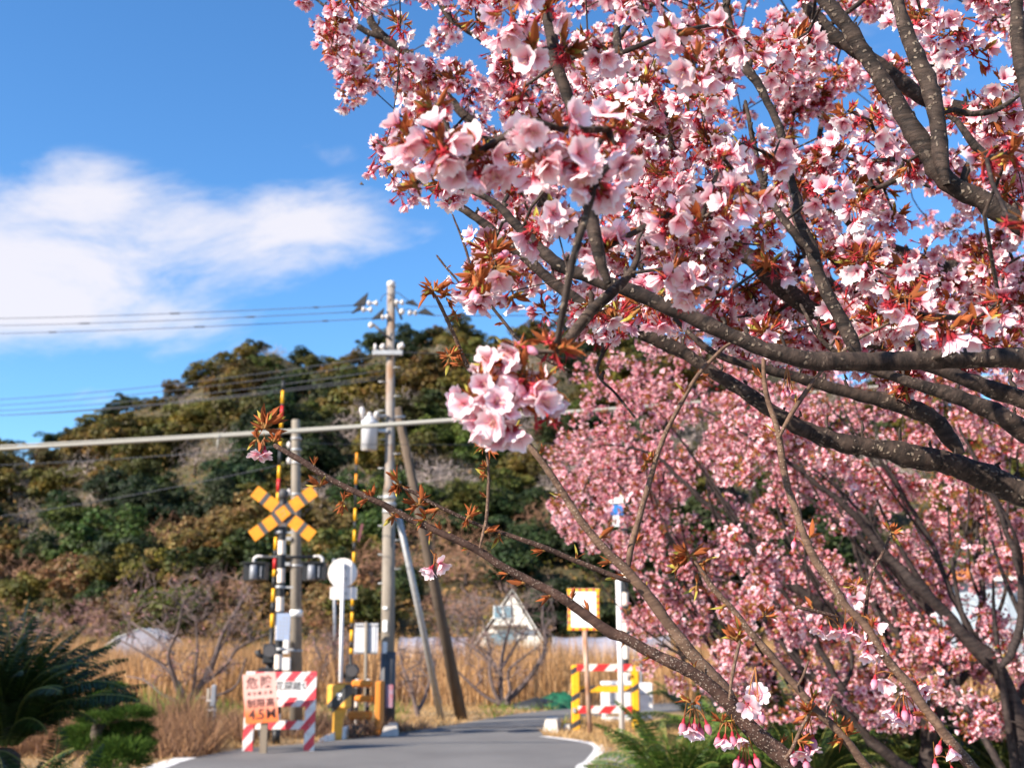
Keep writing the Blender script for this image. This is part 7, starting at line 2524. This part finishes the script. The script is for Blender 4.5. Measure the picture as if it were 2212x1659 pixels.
def hang(x, y, D, items, drop=26):
    """Blossoms on stalks hanging from a point: items are (kind, dx, dy, scale, facing)."""
    c = np.array(P(x, y, D))
    for kind, dx, dy, sc, fc in items:
        p = np.array(P(x + dx, y + dy, D + RNG.uniform(-.012, .012)))
        d = np.array(fc, float) if fc is not None else unit(p - c) + np.array([0, 0, -.6])
        BY.add(kind, p[None], d[None], sc)
        # stalk
        b = p - unit(d) * sc * .4
        q = spline([(*c, .0011), (*((c + b) / 2 + np.array([0, 0, .004])), .001), (*b, .0011)], .006)
        v, f = tube_np(q[:, :3], q[:, 3], 4)
        link('stalk', np_mesh('stalk', v - np.array(YB), f, None, [mat('stalk', (.30, .12, .035), .6)], True), yr)


FS = .0185
hang(572, 945, 1.8, [('f', -14, 34, FS, (-.2, -.4, -1)), ('f', -4, 36, FS * .9, (.35, -.3, -1)), ('b', 0, 26, FS * .9, (.1, 0, -1))])
hang(940, 1195, 1.8, [('f', -8, 32, FS, (-.5, -.3, -.8)), ('f', 10, 22, FS, (.5, -.3, -.7))])
hang(1632, 1440, 1.78, [('f', 2, 60, FS * 1.15, (-.15, -1, .1)), ('f', -16, 82, FS * 1.1, (-.1, -.9, -.45)), ('b', 10, 96, FS, (.2, -.2, -1))])
hang(1500, 1530, 1.78, [('f', -12, 38, FS, (-.2, -.3, -1)), ('b', 12, 40, FS, (.1, 0, -1)), ('b', -24, 30, FS, (-.2, 0, -1)), ('f', 4, 46, FS * .9, (.1, -.2, -1)), ('b', 26, 32, FS, (.3, 0, -1)), ('b', 0, 30, FS, (0, 0, -1))])
hang(1570, 1558, 1.78, [('f', -4, 36, FS, (-.2, -.3, -1)), ('f', 26, 34, FS, (.2, -.4, -1)), ('b', -18, 32, FS, (-.2, 0, -1)), ('b', 12, 30, FS, (0, 0, -1))])
hang(1612, 1605, 1.78, [('b', -8, 40, FS, (-.1, 0, -1)), ('b', 8, 44, FS, (.1, 0, -1)), ('b', -18, 34, FS, (-.3, 0, -1)), ('b', 20, 30, FS, (.3, 0, -1)), ('f', 0, 56, FS * .9, (0, -.3, -1))])
hang(1720, 1600, 1.78, [('f', 10, 22, FS, (-.1, -.5, -1)), ('f', 32, 18, FS * .9, (.4, -.3, -.8)), ('b', -6, 28, FS, (0, 0, -1)), ('b', 20, 40, FS, (.1, 0, -1))])
hang(1752, 1560, 1.85, [('b', 4, 34, FS, (.1, 0, -1)), ('b', -8, 46, FS, (0, 0, -1))])
hang(1850, 1270, 1.85, [('f', -4, 24, FS * .95, (-.3, -.7, -.4)), ('b', -14, 10, FS * .8, (-.5, 0, -1))])
hang(1785, 1332, 1.85, [('f', -12, 26, FS, (-.4, -.2, -1)), ('f', 12, 28, FS, (.2, -.3, -1)), ('b', 30, 30, FS * .9, (.2, 0, -1))])
hang(1855, 1330, 1.85, [('f', -14, 32, FS, (-.2, -.4, -1)), ('f', 12, 28, FS, (.5, -.3, -.7)), ('f', 38, 18, FS * .9, (.7, -.2, -.5)), ('b', -30, 26, FS, (-.1, 0, -1)), ('f', 18, 56, FS, (0, -.6, -.8))])
hang(1880, 1372, 1.85, [('f', -6, 36, FS, (-.2, -.3, -1)), ('f', 16, 38, FS, (.3, -.3, -1)), ('b', 30, 24, FS, (.2, 0, -1))])
hang(1930, 1455, 1.85, [('f', -14, 18, FS, (-.5, -.5, -.6)), ('b', -40, 10, FS, (-.2, 0, -1))])
hang(1990, 1470, 1.86, [('f', -4, 8, FS, (.3, -.5, -.7)), ('f', -16, 34, FS, (-.3, -.4, -.8)), ('f', 10, 26, FS * .9, (.5, -.2, -.6))])
hang(1950, 1500, 1.85, [('f', -22, 30, FS, (-.6, -.3, -.8)), ('f', -8, 48, FS, (-.1, -.3, -1)), ('b', 14, 40, FS, (.1, 0, -1)), ('b', 28, 36, FS, (.2, 0, -1)), ('b', 4, 32, FS, (0, 0, -1))])
hang(2052, 1585, 1.85, [('f', 2, 30, FS * 1.05, (.1, -.4, -1)), ('b', -22, 22, FS, (-.3, 0, -.8))])
hang(2050, 1640, 1.85, [('f', 8, 22, FS, (.2, -.4, -1)), ('b', -30, 6, FS, (0, 0, -1))])
hang(1738, 1180, 1.85, [('b', -22, -12, FS * .8, (-.2, 0, -1))])
hang(1700, 790, 1.85, [('b', 2, 52, FS * .7, (0, 0, -1)), ('b', 12, 58, FS * .7, (.1, 0, -1)), ('b', -8, 56, FS * .7, (-.1, 0, -1)), ('s', 4, 20, FS * .8, (0, 0, 1))])
BY.finish(yr, YB, 300, 2, 'flower_buds')

# ------------------------------------------------------------------ a bee in flight left of the blossoms
bc = P(781, 399, 2.9)
be = thing('bee', tuple(bc), 'tiny bee flying in the blue sky left of the blossoms', 'bee')
MB().tube([bc + Vector((-.006, 0, .001)), bc + Vector((-.003, 0, .0015)), bc + Vector((.002, 0, .001)), bc + Vector((.006, 0, -.001))], [.0008, .0024, .0026, .0008], 8).build('body', mat('bee_brown', (.10, .055, .02), .7), be)
for s in (-1, 1):
    MB().add([bc + Vector((0, 0, .002)), bc + Vector((-.003, s * .004, .005)), bc + Vector((.001, s * .007, .006)), bc + Vector((.003, s * .004, .004))], [(0, 1, 2, 3)]).build('wing', M_PORC, be)
